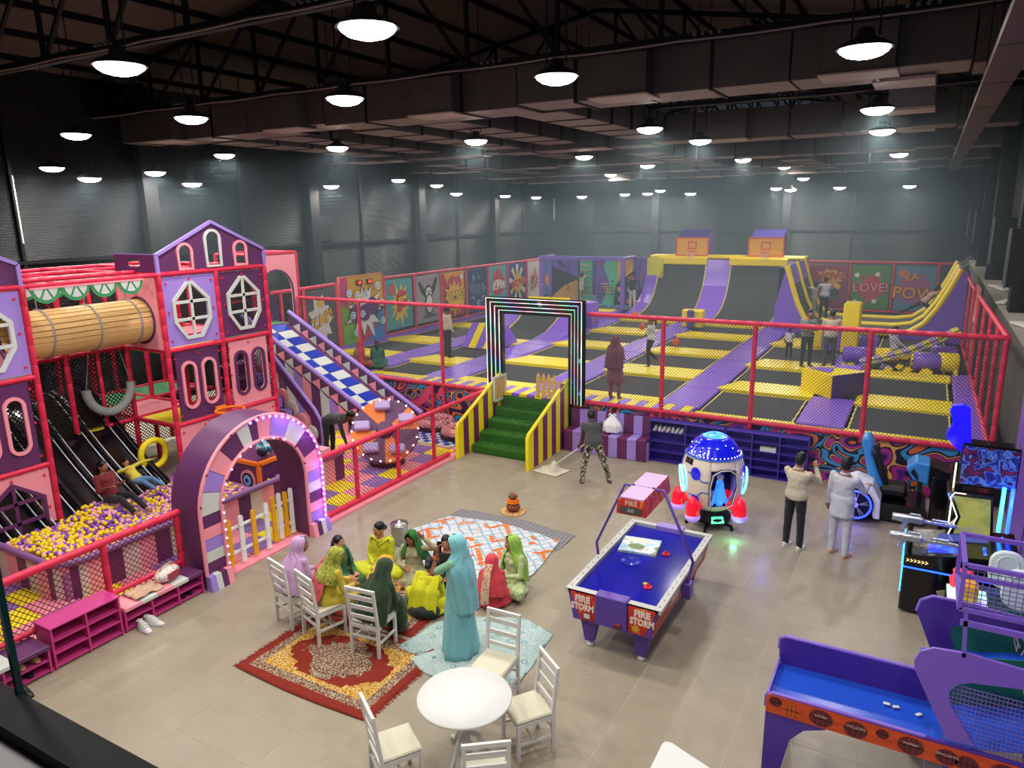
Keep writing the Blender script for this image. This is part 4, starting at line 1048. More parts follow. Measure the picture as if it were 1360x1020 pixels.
for y in (1.5, 3.2, 5.0, 7.1, 9.0, 11, 13, 15.5): padded(MB(), (-.02-.012*y, y, 1.1), (-.02-.012*y, y, 3.2), r=.05).build('post', RED, rf)
net('net', rf, (0, 0, 1.12), (-.15, 13, 1.12), (-.15, 13, 3.2), (0, 0, 3.2), NETG)

# --- mural below the deck
MUR = mat('swirl_mural', '#808080', .45, build=lambda b: b.color((lambda v: b.mix(b.math('GREATER_THAN', b.noise(b.co(loc=(7, 3, 1)), .9, 1, 1.8), .66), b.ramp(b.noise(v, .85, .6, 2.2), [(0, '#2a1746'), (.32, '#d8703a'), (.365, '#140d24'), (.39, '#3a96d0'), (.435, '#1c1236'), (.475, '#e0a45a'), (.50, '#140d24'), (.515, '#b02a86'), (.58, '#5a2488'), (.61, '#1a0f30'), (.66, '#d85a3e'), (.72, '#3a1a6a')], True), '#e8436a'))(b.co(scale=(1, 1, 1.3)))))
mural_print = MUR
mu = MB().box((-15.9, 15.38, 0), (-9.15, 15.44, 1.1)).build('mural_board', MUR); tag(mu, 'dark swirl mural board under the deck behind the roller slide', 'mural')
mu = MB().box((-5.1, 15.39, 0), (1.35, 15.44, 1.1)).build('mural_board', MUR); tag(mu, 'colourful liquid swirl mural board behind the shelves and racing machine', 'mural')
mu = MB().box((-7.1, 15.39, 0), (-5.1, 15.44, 1.1)).build('mural_board', MUR); tag(mu, 'swirl mural board beside the steps behind the striped bench', 'mural')

# --- grass steps with striped sides
gs = thing('grass_steps', 'green artificial grass steps between yellow and purple striped side boards', 'steps', (-8.1, 13.7, 0))
GRASS = mat('artificial_grass', '#2c6a22', .95, build=lambda b: (b.color(b.mix(b.noise(b.co(), 60, 3), '#12380f', '#4f9a35')), b.bump(b.noise(b.co(), 160, 2), .9, .02)))
m = MB()
NST = 5; run = .36
for i in range(NST):
    y0 = i*run; z0 = i*.21; z1 = (i+1)*.21
    MB().bbox((-.85, y0, 0 if i == 0 else z0-.05), (.85, 1.85 if i == NST-1 else y0+run+.1, z1), .03).build('step', GRASS, gs)
# blades as stuff
gb = MB(); rg = random.Random(5)
for k in range(7000):
    x = rg.uniform(-.84, .84); y = rg.uniform(0, 1.85); i = min(NST-1, int(y/run)); z = (i+1)*.21; 
    if rg.random() < .35: i2 = rg.randrange(NST); y = i2*run-.0; z = i2*.21+rg.uniform(0.03, .2)
    a = rg.uniform(0, 6.28); dx = cos(a)*.006; dy = sin(a)*.006
    gb.add([(x-dx, y-dy, z), (x+dx, y+dy, z), (x+rg.uniform(-.012, .012), y+rg.uniform(-.03, .005), z+rg.uniform(.015, .035))], [(0, 1, 2)], False)
gb.build('grass_blades', GRASS, gs, kind='stuff')
YB_ = mat('yellow_side', '#f0dc1c', .38, bump=(5, .2)); PB_ = mat('maroon_purple_side', '#6d2f5c', .42, bump=(5, .2))
for s, x in ((-1, -.95), (1, .89)):
    n = 9; L0 = -.5; L1 = 1.5
    def top(y): return .75 if y < L0+.08 else min(1.62, .78+(y-L0)*.46)
    for i in range(n):
        a = L0+(L1-L0)*i/n; b = L0+(L1-L0)*(i+1)/n
        zb = 0 if s > 0 or 1 else 0
        MB().prism([(a+.003, 0), (b-.003, 0), (b-.003, top(b)-.02), (a+.003, top(a)-.02)], .07, (x, 0, 0), 'x').build('stripe_board', (YB_, PB_)[(i+(0 if s < 0 else 0)) % 2], gs)
    MB().tube([(x+.035, L0-.01, .0), (x+.035, L0-.01, .72), (x+.035, L0+.06, .80), (x+.035, L1, top(L1))], .045, 8).build('edge_trim', YB_, gs)
# small picket gates at the top
PWD = mat('picket_wood', '#dcb46e', .5, var=(6, .15))
g = thing('picket_gate', 'pale wooden picket gate at the top of the grass steps', 'gate', (-7.98, 15.25, 1.1), 0)
def picketp(h, w=.1): return [(-w/2, 0), (w/2, 0), (w/2, h-.1), (0, h), (-w/2, h-.1)]
for i in range(5):
    o = MB().prism(picketp(.62 if i < 4 else .5), .025, (0, 0, 0), 'y').build('picket', PWD, g, loc=(i*.16, -.03*i, 0))
    sc = MB(); sc.cyl((0, -.0, .12), (0, -.014, .12), .02, n=8); sc.cyl((0, -.0, .45), (0, -.014, .45), .02, n=8); sc.build('screw_caps', PWD, o)
for z in (.15, .42): MB().bar((-.05, .04, z), (.72, -.09, z), .025, .05).build('cross_bar', PWD, g)
g = thing('picket_gate', 'white framed wooden gate leaf folded open on the left of the steps', 'gate', (-8.93, 14.75, 1.0), 0)
for z in (0, .58): MB().bar((0, 0, z), (0, .55, z), .05, .05).build('gate_frame', WHT2, g)
for y in (0, .55): MB().bar((0, y, 0), (0, y, .6), .05, .05).build('gate_frame', WHT2, g)
for i in range(4): MB().box((-.012, .07+.12*i, .03), (.012, .15+.12*i, .56)).build('picket', PWD, g)
# --- LED portal
pt = thing('light_portal', 'black square gateway outlined with glowing colour strips above the steps', 'portal', (-8.04, 15.2, 1.05))
BG = mat('black_gloss')
LEDM = mat('led_strip', '#ffffff', .4, build=lambda b: (b.put(b.ramp(b.math('FRACT', b.math('MULTIPLY', b.math('ADD', b.sep(b.co())[0], b.sep(b.co())[2]), .55)), [(0, '#ff6a9a'), (.14, '#ffd0c8'), (.3, '#40ffd0'), (.45, '#ffffff'), (.6, '#ff8aa0'), (.75, '#60ff90'), (.86, '#50d0ff'), (1, '#e080ff')]), b.b.inputs['Emission Color']), b.put(1.25, b.b.inputs['Emission Strength'])))
W0, H0 = 1.29, 2.46
def uframe(w, h, t, y0, y1, m, name):
    mb = MB(); mb.box((-w, y0, 0), (-w+t, y1, h)).box((w-t, y0, 0), (w, y1, h)).box((-w+t, y0, h-t), (w-t, y1, h)); return mb.build(name, m, pt)
step_ = .1
uframe(W0, H0, .01, -.10, .12, BG, 'outer_shell')
for k in range(4):
    w = W0-k*step_; h = H0-k*step_
    uframe(w, h, step_, -.10+k*.035, .12, BG, 'frame_layer')
    uframe(w-.004, h-.004, .015, -.114+k*.035, -.101+k*.035, LEDM, 'led_strip')
for (x, z, c) in ((-1.1, .3, (.6, 1, .9)), (1.1, .2, (.3, .3, 1)), (1.1, 1.0, (.3, 1, .7)), (0, 2.3, (1, .6, .7))): plight('strip_glow', pt, (x, -.45, z), 1.0, c)
# --- striped bench
sb = thing('striped_bench', 'purple and lilac striped padded bench against the deck', 'bench', (-7.1, 15.38, 0))
Lb = 2.03; n = 9
PLUM = mat('plum_vinyl', '#6b2c60', .45, bump=(40, .1)); LILV = mat('lilac_vinyl2', '#a98fe0', .4, bump=(40, .1))
for i in range(n):
    a = Lb*i/n+.003; b = Lb*(i+1)/n-.003; mm = (PLUM, LILV)[i % 2]
    MB().bbox((a, -.53, 0), (b, -.47, .42), .006).build('front_stripe', mm, sb); MB().bbox((a, -.54, .42), (b, -.1, .50), .012).build('seat_stripe', mm, sb); MB().bbox((a, -.12, .5), (b, -.02, .93), .012).build('back_stripe', mm, sb)
for i in range(3): MB().box((Lb-.004, -.47+.15*i, 0), (Lb+.02, -.32+.15*i, .42)).build('side_stripe', (LILV, PLUM)[i % 2], sb)
MB().box((.02, -.47, 0), (Lb-.01, -.1, .42)).build('seat_core', PLUM, sb)
wb_ = thing('plastic_bag', 'knotted white plastic bag standing on the striped bench', 'bag', (-5.98, 15.12, .51))
rr_ = random.Random(2)
m = MB(); m.grid(lambda u, v: (lambda a, h, r: Vector((r*cos(a)*1.0, r*sin(a)*.7, h)))(2*pi*u, .42*v, (.02 if v == 0 else (.19*(1-(max(0, v-.45)/.55)**1.1)+.035)*(1+.09*sin(6*2*pi*u+5*v)+.05*sin(13*2*pi*u)))), 40, 14)
m.build('bag_body', mat('white_plastic_film', '#f0f2f4', .35), wb_)
for s in (-1, 1): MB().tube([(0, 0, .38), (s*.05, 0, .45), (s*.09, .0, .40)], .018, 6).build('knot_ear', mat('white_plastic_film'), wb_)
# --- shelves
def cubby(name, lab, x0, x1, cols, rows):
    t = thing(name, lab, 'shelf unit', (x0, 15.37, 0)); W_ = x1-x0; H__ = .93; m_ = mat('indigo_laminate', '#4a37a0', .4)
    MB().box((0, -.03, 0), (W_, -.01, H__)).build('back_panel', m_, t)
    for k in range(cols+1): MB().box((W_*k/cols-(.012 if k else 0), -.33, 0), (W_*k/cols+(.012 if k < cols else 0), -.03, H__)).build('upright', m_, t)
    for k in range(rows+1): MB().box((.012, -.325, H__*k/rows-.0 if k else 0), (W_-.012, -.03, H__*k/rows+.015)).build('shelf', m_, t)
    return t
cubby('shoe_shelf', 'indigo open shoe shelf next to the striped bench', -5.06, -3.42, 2, 4)
cubby('shoe_shelf', 'indigo open shoe shelf to the right of the rocket ride', -3.38, -1.72, 3, 5)
for i in range(7):
    shoe('shoe', ['white shoe on the top shelf at the bench end', 'second white shoe on the top shelf from the bench', 'third white shoe on the top shelf', 'fourth white shoe on the top shelf', 'white slipper lying fifth on the top shelf', 'pale shoe sixth on the top shelf', 'last pale shoe of the top shelf row'][i], (-4.95+.1*i, 15.16, .715), -pi/2+.2*sin(i*2), SW if i % 2 else SG, SW, .85, 'white shoes on the shelf')
o = MB().bbox((-.16, -.1, 0), (.16, .1, .09), .005).build('paper_box', WHT2, loc=(-2.5, 15.15, .575)); tag(o, 'small white box on the right indigo shelf', 'box')
shoe('shoe', 'single white shoe on the shelf by the mural', (-1.85, 15.15, .575), -pi/2, SW, SG, .9)
# ================================================================= BACK HALF OF THE DECK
# --- tall curved ramps with basketball boards
RP = [(29.3, 1.08), (30.2, 1.12), (30.9, 1.22), (31.5, 1.42), (32.0, 1.75), (32.4, 2.2), (32.7, 2.75), (32.9, 3.3)]
rampt = thing('curved_ramp', 'two tall curved trampoline ramps with purple side pads and yellow top deck', 'ramp', (0, 0, 0))
def strip(x0, x1, m, off, name, seg=1, w=None):
    for i in range(0, len(RP)-1, seg):
        j = min(i+seg, len(RP)-1); P = [(RP[k][0], RP[k][1]+off) for k in range(i, j+1)]
        th = .09 if off > 0 else .02
        Q = [(y+.02, z-th) for y, z in P[::-1]]
        MB().prism(P+Q, x1-x0, (x0, 0, 0), 'x').build(name, m, rampt)
for x0, x1, _ in ((-10.8, -8.6, 0), (-7.55, -5.2, 0)):
    strip(x0, x1, BED, -.02, 'ramp_bed', 7)
    for e in (x0, x1-.05): strip(e, e+.05, EDGE, .0, 'bed_border', 7)
for x0, x1 in ((-11.35, -10.8), (-8.6, -7.55), (-5.2, -4.95)): strip(x0, x1, PV, .03, 'side_pad', 2)
for x0, x1 in ((-10.85, -8.6), (-7.6, -5.15)):
    MB().bbox((x0, 32.75, 3.1), (x1, 32.98, 3.42), .03).build('top_pad', YV, rampt)
MB().bbox((-11.3, 32.95, 3.36), (-4.5, 33.9, 3.5), .04).build('top_deck', YV, rampt); MB().box((-11.3, 33.0, .95), (-4.5, 33.8, 3.34)).build('ramp_frame', DARKB, rampt)
MB().prism([(29.3, 1.1)]+[(y, z) for y, z in RP]+[(33.8, 3.4), (33.8, 1.0), (29.3, 1.0)], .05, (-4.97, 0, 0), 'x').build('side_board', PV, rampt)
for i, (x0, x1, lab) in enumerate(((-10.05, -8.62, 'basketball backboard on the left curved ramp with yellow face'), (-6.85, -5.4, 'basketball backboard on the right curved ramp with yellow face'))):
    b = thing('basketball_hoop', lab, 'basketball hoop', ((x0+x1)/2, 33.0, 3.5)); w = (x1-x0)/2
    FB = mat('backboard_yellow', '#f5b52a', .45); OR_ = mat('orange_frame', '#e4572a', .45)
    MB().bbox((-w, 0, 0), (w, .05, .78), .01).build('backboard', FB, b)
    MB().ring([(-w-.03, -.03), (w+.03, -.03), (w+.03, .81), (-w-.03, .81)], [(-w+.03, .03), (w-.03, .03), (w-.03, .75), (-w+.03, .75)], .03, (0, -.03, 0), 'y').ring([(-.2, .28), (.2, .28), (.2, .62), (-.2, .62)], [(-.15, .33), (.15, .33), (.15, .57), (-.15, .57)], .02, (0, -.02, 0), 'y').build('backboard_frame', OR_, b)
    MB().prism([(.05, .8), (.9, 1.12), (.9, .2), (.05, .2)], 2*w-.1, (-w+.05, 0, 0), 'x').build('board_hood', mat('indigo_vinyl', '#54449c', .4), b)
    MB().tube([(.2*cos(a), -.25+.2*sin(a), .18) for a in [2*pi*q/18 for q in range(18)]], .015, 6, closed=True).bar((0, -.05, .18), (0, 0, .18), .1, .03).build('hoop_rim', OR_, b)
    nm = MB()
    for q in range(10):
        a = 2*pi*q/10; a2 = a+.5
        nm.tube([(.2*cos(a), -.25+.2*sin(a), .17), (.15*cos(a2), -.25+.15*sin(a2), .02), (.1*cos(a), -.25+.1*sin(a), -.16)], .008, 4)
    nm.build('hoop_net', WHT, b)
# --- half pipe on the right
hp_ = thing('half_pipe', 'two lane trampoline half pipe with purple sides and yellow padded curved rails', 'half pipe', (0, 0, 0))
HPr = [(-4.42, 3.45), (-4.2, 2.75), (-3.97, 2.1), (-3.72, 1.6), (-3.4, 1.28), (-2.9, 1.2), (-.9, 1.2), (-.3, 1.3), (.1, 1.6), (.45, 2.15), (.75, 2.8), (1.0, 3.45)]
for a, b in ((28.05, 29.9), (30.15, 31.9)):
    MB().add([(x, y, z) for x, z in HPr for y in (a, b)], [(2*i, 2*i+1, 2*i+3, 2*i+2) for i in range(len(HPr)-1)], True).build('lane_bed', BED, hp_, solid=.02)
for y in (28.0, 30.02, 32.0):
    MB().tube([(x, y, z+.03) for x, z in HPr], .1, 8).build('padded_rail', YV, hp_)
for y0, y1 in ((28.1, 29.9), (30.15, 31.9)):
    for i, j in ((0, 1), (10, 11)):
        (xa, za), (xb, zb) = HPr[i], HPr[j]; MB().add([(xa, y0, za+.02), (xb, y0, zb+.02), (xb, y1, zb+.02), (xa, y1, za+.02)], [(0, 1, 2, 3)]).build('top_pad', PV, hp_, solid=.05)
L_ = [(x, z) for x, z in HPr[:6]]
MB().prism(L_+[(-2.9, 1.0), (-4.75, 1.0), (-4.75, 2.0)], .05, (0, 27.93, 0), 'y').build('side_board', PV, hp_)
MB().prism(HPr[6:]+[(1.2, 3.4), (1.25, 1.0), (-.9, 1.0)], .05, (0, 27.93, 0), 'y').build('side_board', PV, hp_)
MB().box((-4.7, 28.1, .95), (-4.5, 32, 3.4)).build('frame', DARKB, hp_); MB().box((1.05, 28.1, .95), (1.25, 32, 3.4)).build('frame', DARKB, hp_)
for y in (28.6, 29.3, 30.4, 31.2): MB().cyl((1.0, y, 3.4), (1.35, y+.1, 3.75), .015, n=5).build('steel_rod', mat('grey_metal'), hp_)
# --- vault boxes and yellow tower
def boxthing(name, lab, cat, a, b, m, r=.04, **k):
    o = MB().bbox((0, 0, 0), (b[0]-a[0], b[1]-a[1], b[2]-a[2]), r).build(name, m, loc=a); return tag(o, lab, cat)
boxthing('padded_block', 'tall narrow yellow padded block behind the standing men', 'padded block', (-2.08, 24.0, 1.13), (-1.6, 24.7, 2.68), YV)
boxthing('padded_block', 'lower purple padded block left of the tall yellow one', 'padded block', (-2.62, 24.2, 1.13), (-2.1, 24.9, 1.95), PV)
boxthing('padded_block', 'wide low yellow padded block behind the two standing men', 'padded block', (-3.2, 24.7, 1.13), (-2.66, 25.4, 1.7), YV)
boxthing('padded_block', 'low purple block right of the tall yellow one', 'padded block', (-1.58, 24.4, 1.13), (-1.05, 24.9, 1.6), PV)
t = thing('vault_block', 'wedge topped yellow and purple vault block standing on the beds', 'vault block', (0, 0, DZ+.03))
b0, b1, b2, b3 = (-2.42, 18.7), (-1.66, 18.02), (-.98, 18.85), (-1.5, 19.5)
def quad(name, pts, m): MB().add(pts, [(0, 1, 2, 3) if len(pts) == 4 else (0, 1, 2)]).build(name, m, t, solid=.03)
hgt = .55
quad('yellow_face', [(*b0, 0), (*b1, 0), (*b1, hgt), (*b0, hgt)], YV); quad('purple_face', [(*b1, 0), (*b2, 0), (*b2, hgt), (*b1, hgt)], mat('deep_purple_vinyl', '#3e2a8c', .35))
quad('back_face', [(*b2, 0), (*b3, 0), (*b3, hgt), (*b2, hgt)], PV); quad('back_face', [(*b3, 0), (*b0, 0), (*b0, hgt), (*b3, hgt)], PV)
MB().add([(*b0, hgt), (*b1, hgt), (*b2, hgt), (*b3, hgt), (-1.62, 18.9, hgt+.03)], [(0, 1, 4), (1, 2, 4), (2, 3, 4), (3, 0, 4)]).build('top_pad', YV, t)
MB().add([(-2.3, 18.68, hgt+.02), (-1.74, 18.25, hgt+.02), (-1.7, 18.85, hgt+.045)], [(0, 1, 2)]).build('top_triangle', PV, t)
MB().bbox((-1.75, 18.9, hgt-.1), (-1.1, 19.3, hgt+.05), .04).build('top_roll', PV, t)
# striped angled ramp block left and ramp through the portal
t = thing('ramp_block', 'slanted block striped purple and yellow left of the light portal', 'ramp block', (-13.5, 20.2, DZ))
for i in range(5):
    x0 = .28*i; MB().prism([(0, 0), (.75, .75), (1.5, 0)], .27, (x0, 0, 0), 'x').build('stripe_pad', (PV, YV)[i % 2], t)
t = thing('curved_ramp', 'lower curved trampoline ramp with yellow top pad seen through the light portal', 'ramp', (0, 0, 0))
RQ = [(21.4, 1.08), (22.6, 1.1), (23.6, 1.22), (24.4, 1.5), (25.0, 1.9)]
def qs(x0, x1, m, off, th, nm): P = [(y, z+off) for y, z in RQ]; MB().prism(P+[(y+.02, z-th) for y, z in P[::-1]], x1-x0, (x0, 0, 0), 'x').build(nm, m, t)
qs(-13.6, -12.0, BED, -.02, .02, 'ramp_bed'); qs(-13.65, -13.58, EDGE, 0, .02, 'bed_border'); qs(-12.02, -11.95, EDGE, 0, .02, 'bed_border'); qs(-14.4, -13.65, PV, .03, .1, 'side_pad'); qs(-11.95, -11.0, PV, .03, .1, 'side_pad')
MB().bar((-12.8, 24.95, 1.9), (-12.8, 25.5, 2.22), 1.8, .1).build('top_pad', YV, t); MB().box((-14.4, 25.5, .95), (-11.0, 26.2, 2.1)).build('ramp_frame', PV, t)
MB().prism([(0, 0), (1.3, 0), (1.3, .5), (.5, .5)], .6, (-14.0, 21.3, DZ), 'x').build('purple_wedge', PV, t)
# small yellow/indigo block under the far fence
boxthing('padded_block', 'small yellow block with indigo stripe at the foot of the left tall ramp', 'padded block', (-8.0, 27.2, 1.13), (-7.2, 27.6, 1.8), YV)
o = boxthing('padded_block', 'small indigo block between yellow ones near the ramps', 'padded block', (-7.75, 27.0, 1.13), (-7.5, 27.19, 1.82), mat('indigo_vinyl'))
# basketballs
BBm = mat('basketball', '#d8602c', .55)
def bball(loc, lab):
    t = thing('basketball', lab, 'basketball', loc); MB().ball((0, 0, 0), .13, 16, 10).build('ball_skin', BBm, t)
    s = MB()
    for rx in ((0, 0, 0), (pi/2, 0, 0), (pi/2, 0, pi/2)):
        R = Euler(rx).to_matrix(); s.tube([R @ Vector((.131*cos(a), .131*sin(a), 0)) for a in [2*pi*i/20 for i in range(20)]], .004, 4, closed=True)
    s.build('ball_seams', BLACKM, t)
def onz(x, y, z): return tuple(pz(x, y, z))
bball(onz(898, 454, 1.3), 'orange basketball lying on the bed behind the girl')
bball(onz(853, 433, 1.26), 'orange basketball farther back to the left of the girl')
bball(onz(843, 417, 1.3), 'orange basketball at the foot of the left ramp')
# --- pit with rollers
pit = thing('obstacle_pit', 'dark pit framed by yellow pads crossed by hanging purple and yellow rolls', 'pit', (0, 0, 0))
MB().box((-2.0, 22.0, .96), (1.0, 24.45, .99)).build('pit_floor', mat('pit_black', '#17181a', .8), pit)
MB().bbox((-2.0, 24.4, 1.0), (1.0, 24.52, 1.2), .02).build('pit_pad', YV, pit); MB().bbox((.9, 22.0, 1.0), (1.0, 24.4, 1.2), .02).build('pit_pad', YV, pit)
for i, (x, y, m, r, L__, lab) in enumerate(((-1.5, 22.9, PV, .22, .8, 'purple roll nearest the standing men'), (-.75, 23.0, YV, .22, .6, 'yellow roll under the lying man'), (.1, 22.7, YV, .2, .5, 'small yellow roll in the middle of the pit'), (.25, 22.5, PV, .25, .65, 'purple roll in the middle of the pit'), (.75, 22.6, YV, .27, .5, 'yellow roll by the right fence'), (.65, 23.6, PV, .3, .6, 'purple roll behind the yellow one by the right fence'))):
    t = thing('foam_roll', lab, 'foam roll', (x, y, 1.35)); MB().lathe([(.05, -L__/2), (r-.02, -L__/2), (r, -L__/2+.03), (r, L__/2-.03), (r-.02, L__/2), (.05, L__/2)], ax=(1, .1, 0), n=18).build('roll_body', m, t); MB().cyl((-L__/2-.05, 0, 0), (L__/2+.05, .01, 0), .04, n=8).build('axle', BLACKM, t)
    MB().cyl((0, 0, -.4), (0, 0, 0), .05, n=6).build('stand', BLACKM, t)
rb2 = random.Random(9)
for i in range(26):
    x = rb2.uniform(-1.8, .9); y = rb2.uniform(22.05, 22.9); m = rb2.choice((YV, mat('dark_foam', '#1d1f26', .9), mat('sage_foam', '#4f6f50', .9), LILP))
    o = MB().bbox((-.09, -.09, -.09), (.09, .09, .09), .015).build('foam_cube', m, loc=(x, y, 1.06+rb2.uniform(0, .05)), rot=(rb2.uniform(0, 1), rb2.uniform(0, 1), rb2.uniform(0, 3)))
    tag(o, {'yellow_vinyl': 'small yellow', 'dark_foam': 'small black', 'sage_foam': 'small grey green', 'lilac_vinyl': 'small lilac'}[m.name]+' foam cube lying in the obstacle pit', 'foam cube', m.name.split('_')[0]+' cubes in the pit')
t = thing('plank_bridge', 'slanting chain of yellow and lilac foam plates across the pit', 'bridge', (0, 0, 0))
A = Vector((-1.35, 21.95, 1.3)); B = Vector((.95, 23.4, 2.15))
for i in range(14):
    p = A.lerp(B, (i+.5)/14) - Vector((0, 0, .12*sin(pi*(i+.5)/14))); MB().bbox((-.1, -.12, -.02), (.1, .12, .02), .008).build('foam_plate', (LILP, mat('pale_yellow_vinyl', '#ece45a', .5))[i % 2], t, loc=p, rot=(.7, -.35, .5))
for s in (-.1, .1): MB().tube([tuple(A+Vector((0, s, 0))), tuple((A+B)/2+Vector((0, s, -.14))), tuple(B+Vector((0, s, 0)))], .015, 5).build('carry_rope', BLACKM, t)

# --- comic panels
def L2(c): return mat('print_'+c.strip('#'), c, .5)
def panel(name, lab, o, xd, w, h, bg, els, th=.04, frame_c=None):
    """flat printed board; xd = horizontal unit direction seen by a viewer, els = list of (kind, colour, data)"""
    x = Vector(xd); z = Vector((0, 0, 1)); n = x.cross(z)      # towards viewer
    t = thing(name, lab, 'mural panel', o)
    def M(dep): return Matrix(((x.x, z.x, n.x, n.x*dep), (x.y, z.y, n.y, n.y*dep), (x.z, z.z, n.z, n.z*dep), (0, 0, 0, 1)))
    mb = MB(); mb.M = M(0); mb.box((0, 0, -th), (w, h, 0)); mb.build('board', L2(bg) if isinstance(bg, str) else bg, t)
    d = .002
    for e in els:
        mb = MB(); mb.M = M(d); k = e[0]
        if k == 'poly': mb.prism(e[2], .004); nm = 'printed_shape'
        elif k == 'text':
            _, c, txt, sz, cx, cy, rot = e[:7]; sx = e[7] if len(e) > 7 else 1; off = e[8] if len(e) > 8 else 0
            add_text(mb, txt, sz, M(d) @ Matrix.Translation((cx, cy, 0)) @ Matrix.Rotation(rot, 4, 'Z'), .003, 0, sx, off); nm = 'lettering'
        mb.build(nm, L2(e[1]), t); d += .008
    return t
def burst(cx, cy, r0, r1, n, j=.15, sy=1, ph=0): return star(cx, cy, r0, r1, n, j, sy, ph)
random.seed(11)
XD = (0, 1, 0)      # on the left fence the viewer looks towards -X: right is +Y
XL = -17.3
def otext(txt, sz, cx, cy, rot, fill, line='#141018', sx=1, off=.012): return [('text', line, txt, sz, cx, cy, rot, sx, off+.03*sz), ('text', fill, txt, sz, cx, cy, rot, sx, off)]
lf = thing('panel_fence', 'red padded fence frame carrying the comic mural panels on the left of the deck', 'fence', (XL, 0, 0))
fz = 3.28
padded(MB(), (0, 15.6, fz-.04), (0, 18.45, fz-.02), r=.055).build('top_rail', PINKRED, lf); padded(MB(), (0, 20.85, fz-.02), (0, 34.6, fz-.1), r=.05, seg=.5).build('top_rail', PINKRED, lf)
padded(MB(), (0, 20.9, 1.14), (0, 34.6, 1.14), r=.045, seg=.5).build('lower_rail', PINKRED, lf)
PYS = [15.95, 16.9, 18.4, 20.9, 22.75, 24.55, 26.45, 28.25, 30.05, 31.95, 33.7]
for y in PYS: padded(MB(), (0.01, y, 1.1), (0.01, y, fz-.04), r=.05, seg=.5).build('post', PINKRED, lf)
W_ = 1.62; HH = 1.85; zb = 1.28
def pn(i): return (XL-.02, PYS[i]+.1, zb)
panel('comic_panel', 'dark purple panel with a blue lightning bolt behind the slide tower', (XL-.02, 14.75, 1.2), XD, 1.15, 1.95, '#4b3866', [('poly', '#8c4a8c', burst(.6, .95, .55, .25, 12)), ('poly', '#2f7ab8', [(.75, 1.7), (.35, 1.0), (.6, 1.02), (.45, .4), (.95, 1.15), (.68, 1.12)]), ('poly', '#d8b820', [(.1, .3), (1.1, .42), (1.1, .62), (.1, .5)])])
panel('comic_panel', 'grey panel with yellow ZAP lettering on a white burst', (XL-.02, 17.0, 1.2), XD, 1.35, 1.95, '#5a5c60', [('poly', '#e8e6e0', burst(.65, .95, .62, .38, 9, .2, 1.4)), ('poly', '#f0c828', burst(.62, 1.5, .2, .1, 6))]+otext('ZAP!', .5, .68, .95, .35, '#f6c21c'))
# big interactive board
els = [('poly', '#c43a86', [(0, 1.4), (.35, 1.4), (.35, 2.38), (0, 2.38)]), ('poly', '#d2a428', [(.35, 1.5), (2.2, 1.5), (2.2, 2.38), (.35, 2.38)]), ('poly', '#7ab83c', [(0, 0), (.9, 0), (.8, 1.0), (0, 1.5)]), ('poly', '#3a8ec8', [(1.3, 0), (2.2, 0), (2.2, 1.2), (1.5, 1.1)]), ('poly', '#c8446a', burst(1.2, .55, .5, .35, 7)),
       ('poly', '#141018', burst(1.15, 1.15, 1.02, .55, 11, .15, 1.05)), ('poly', '#f4f0ec', burst(1.15, 1.15, .96, .5, 11, .15, 1.05)), ('poly', '#e8bc2c', burst(.75, 1.65, .3, .18, 8)), ('poly', '#6a2a7a', circ(.68, 1.15, .3)), ('poly', '#6a2a7a', circ(1.1, 1.1, .3)), ('poly', '#6a2a7a', circ(1.5, 1.3, .32))]
els += otext('BOOM', .5, 1.1, 1.12, .1, '#7d3a92', '#1a0c20', 1.0)
for cx, cy in ((.32, 1.85), (.72, 1.75), (1.15, 1.78), (1.75, 2.0), (.35, 1.1), (.82, 1.1), (1.85, 1.4), (.4, .5), (1.8, .75)): els += [('poly', '#e8f4fa', circ(cx, cy, .13, 14)), ('poly', '#3aa0c8', circ(cx, cy, .085, 14)), ('poly', '#f4f8fa', circ(cx, cy, .05, 12))]
bb = panel('game_board', 'tall bright reaction game board with red digit displays and round target lights', (XL+.05, 18.55, 1.05), XD, 2.22, 2.42, '#d06a50', els, th=.12)
SCR = mat('led_digits', '#ff2a1a', .4, emit='#ff3a20', es=3)
for y in (.9, 1.45):
    MB().box((.06, y-.14, 2.08), (.09, y+.14, 2.26)).build('display', BLACKM, bb)
    mb = MB(); add_text(mb, '08', .16, Matrix(((0, 0, 1, .095), (1, 0, 0, y), (0, 1, 0, 2.17), (0, 0, 0, 1))), .002); mb.build('display_digits', SCR, bb)
panel('comic_panel', 'teal panel with a red boxing glove burst on yellow', pn(3), XD, W_, HH, '#5aa8a8', [('poly', '#e8d63a', burst(.85, .95, .75, .4, 13, .3)), ('poly', '#c8323a', circ(.95, 1.1, .36)), ('poly', '#c8323a', [(.5, .45), (.85, .6), (1.05, .95), (.7, .95)]), ('poly', '#f0d040', [(.45, .35), (.62, .3), (.85, .6), (.6, .65)]), ('poly', '#c85a5a', burst(.35, 1.5, .28, .16, 7))]+otext('POW', .22, .95, 1.12, .2, '#f6e24a'))
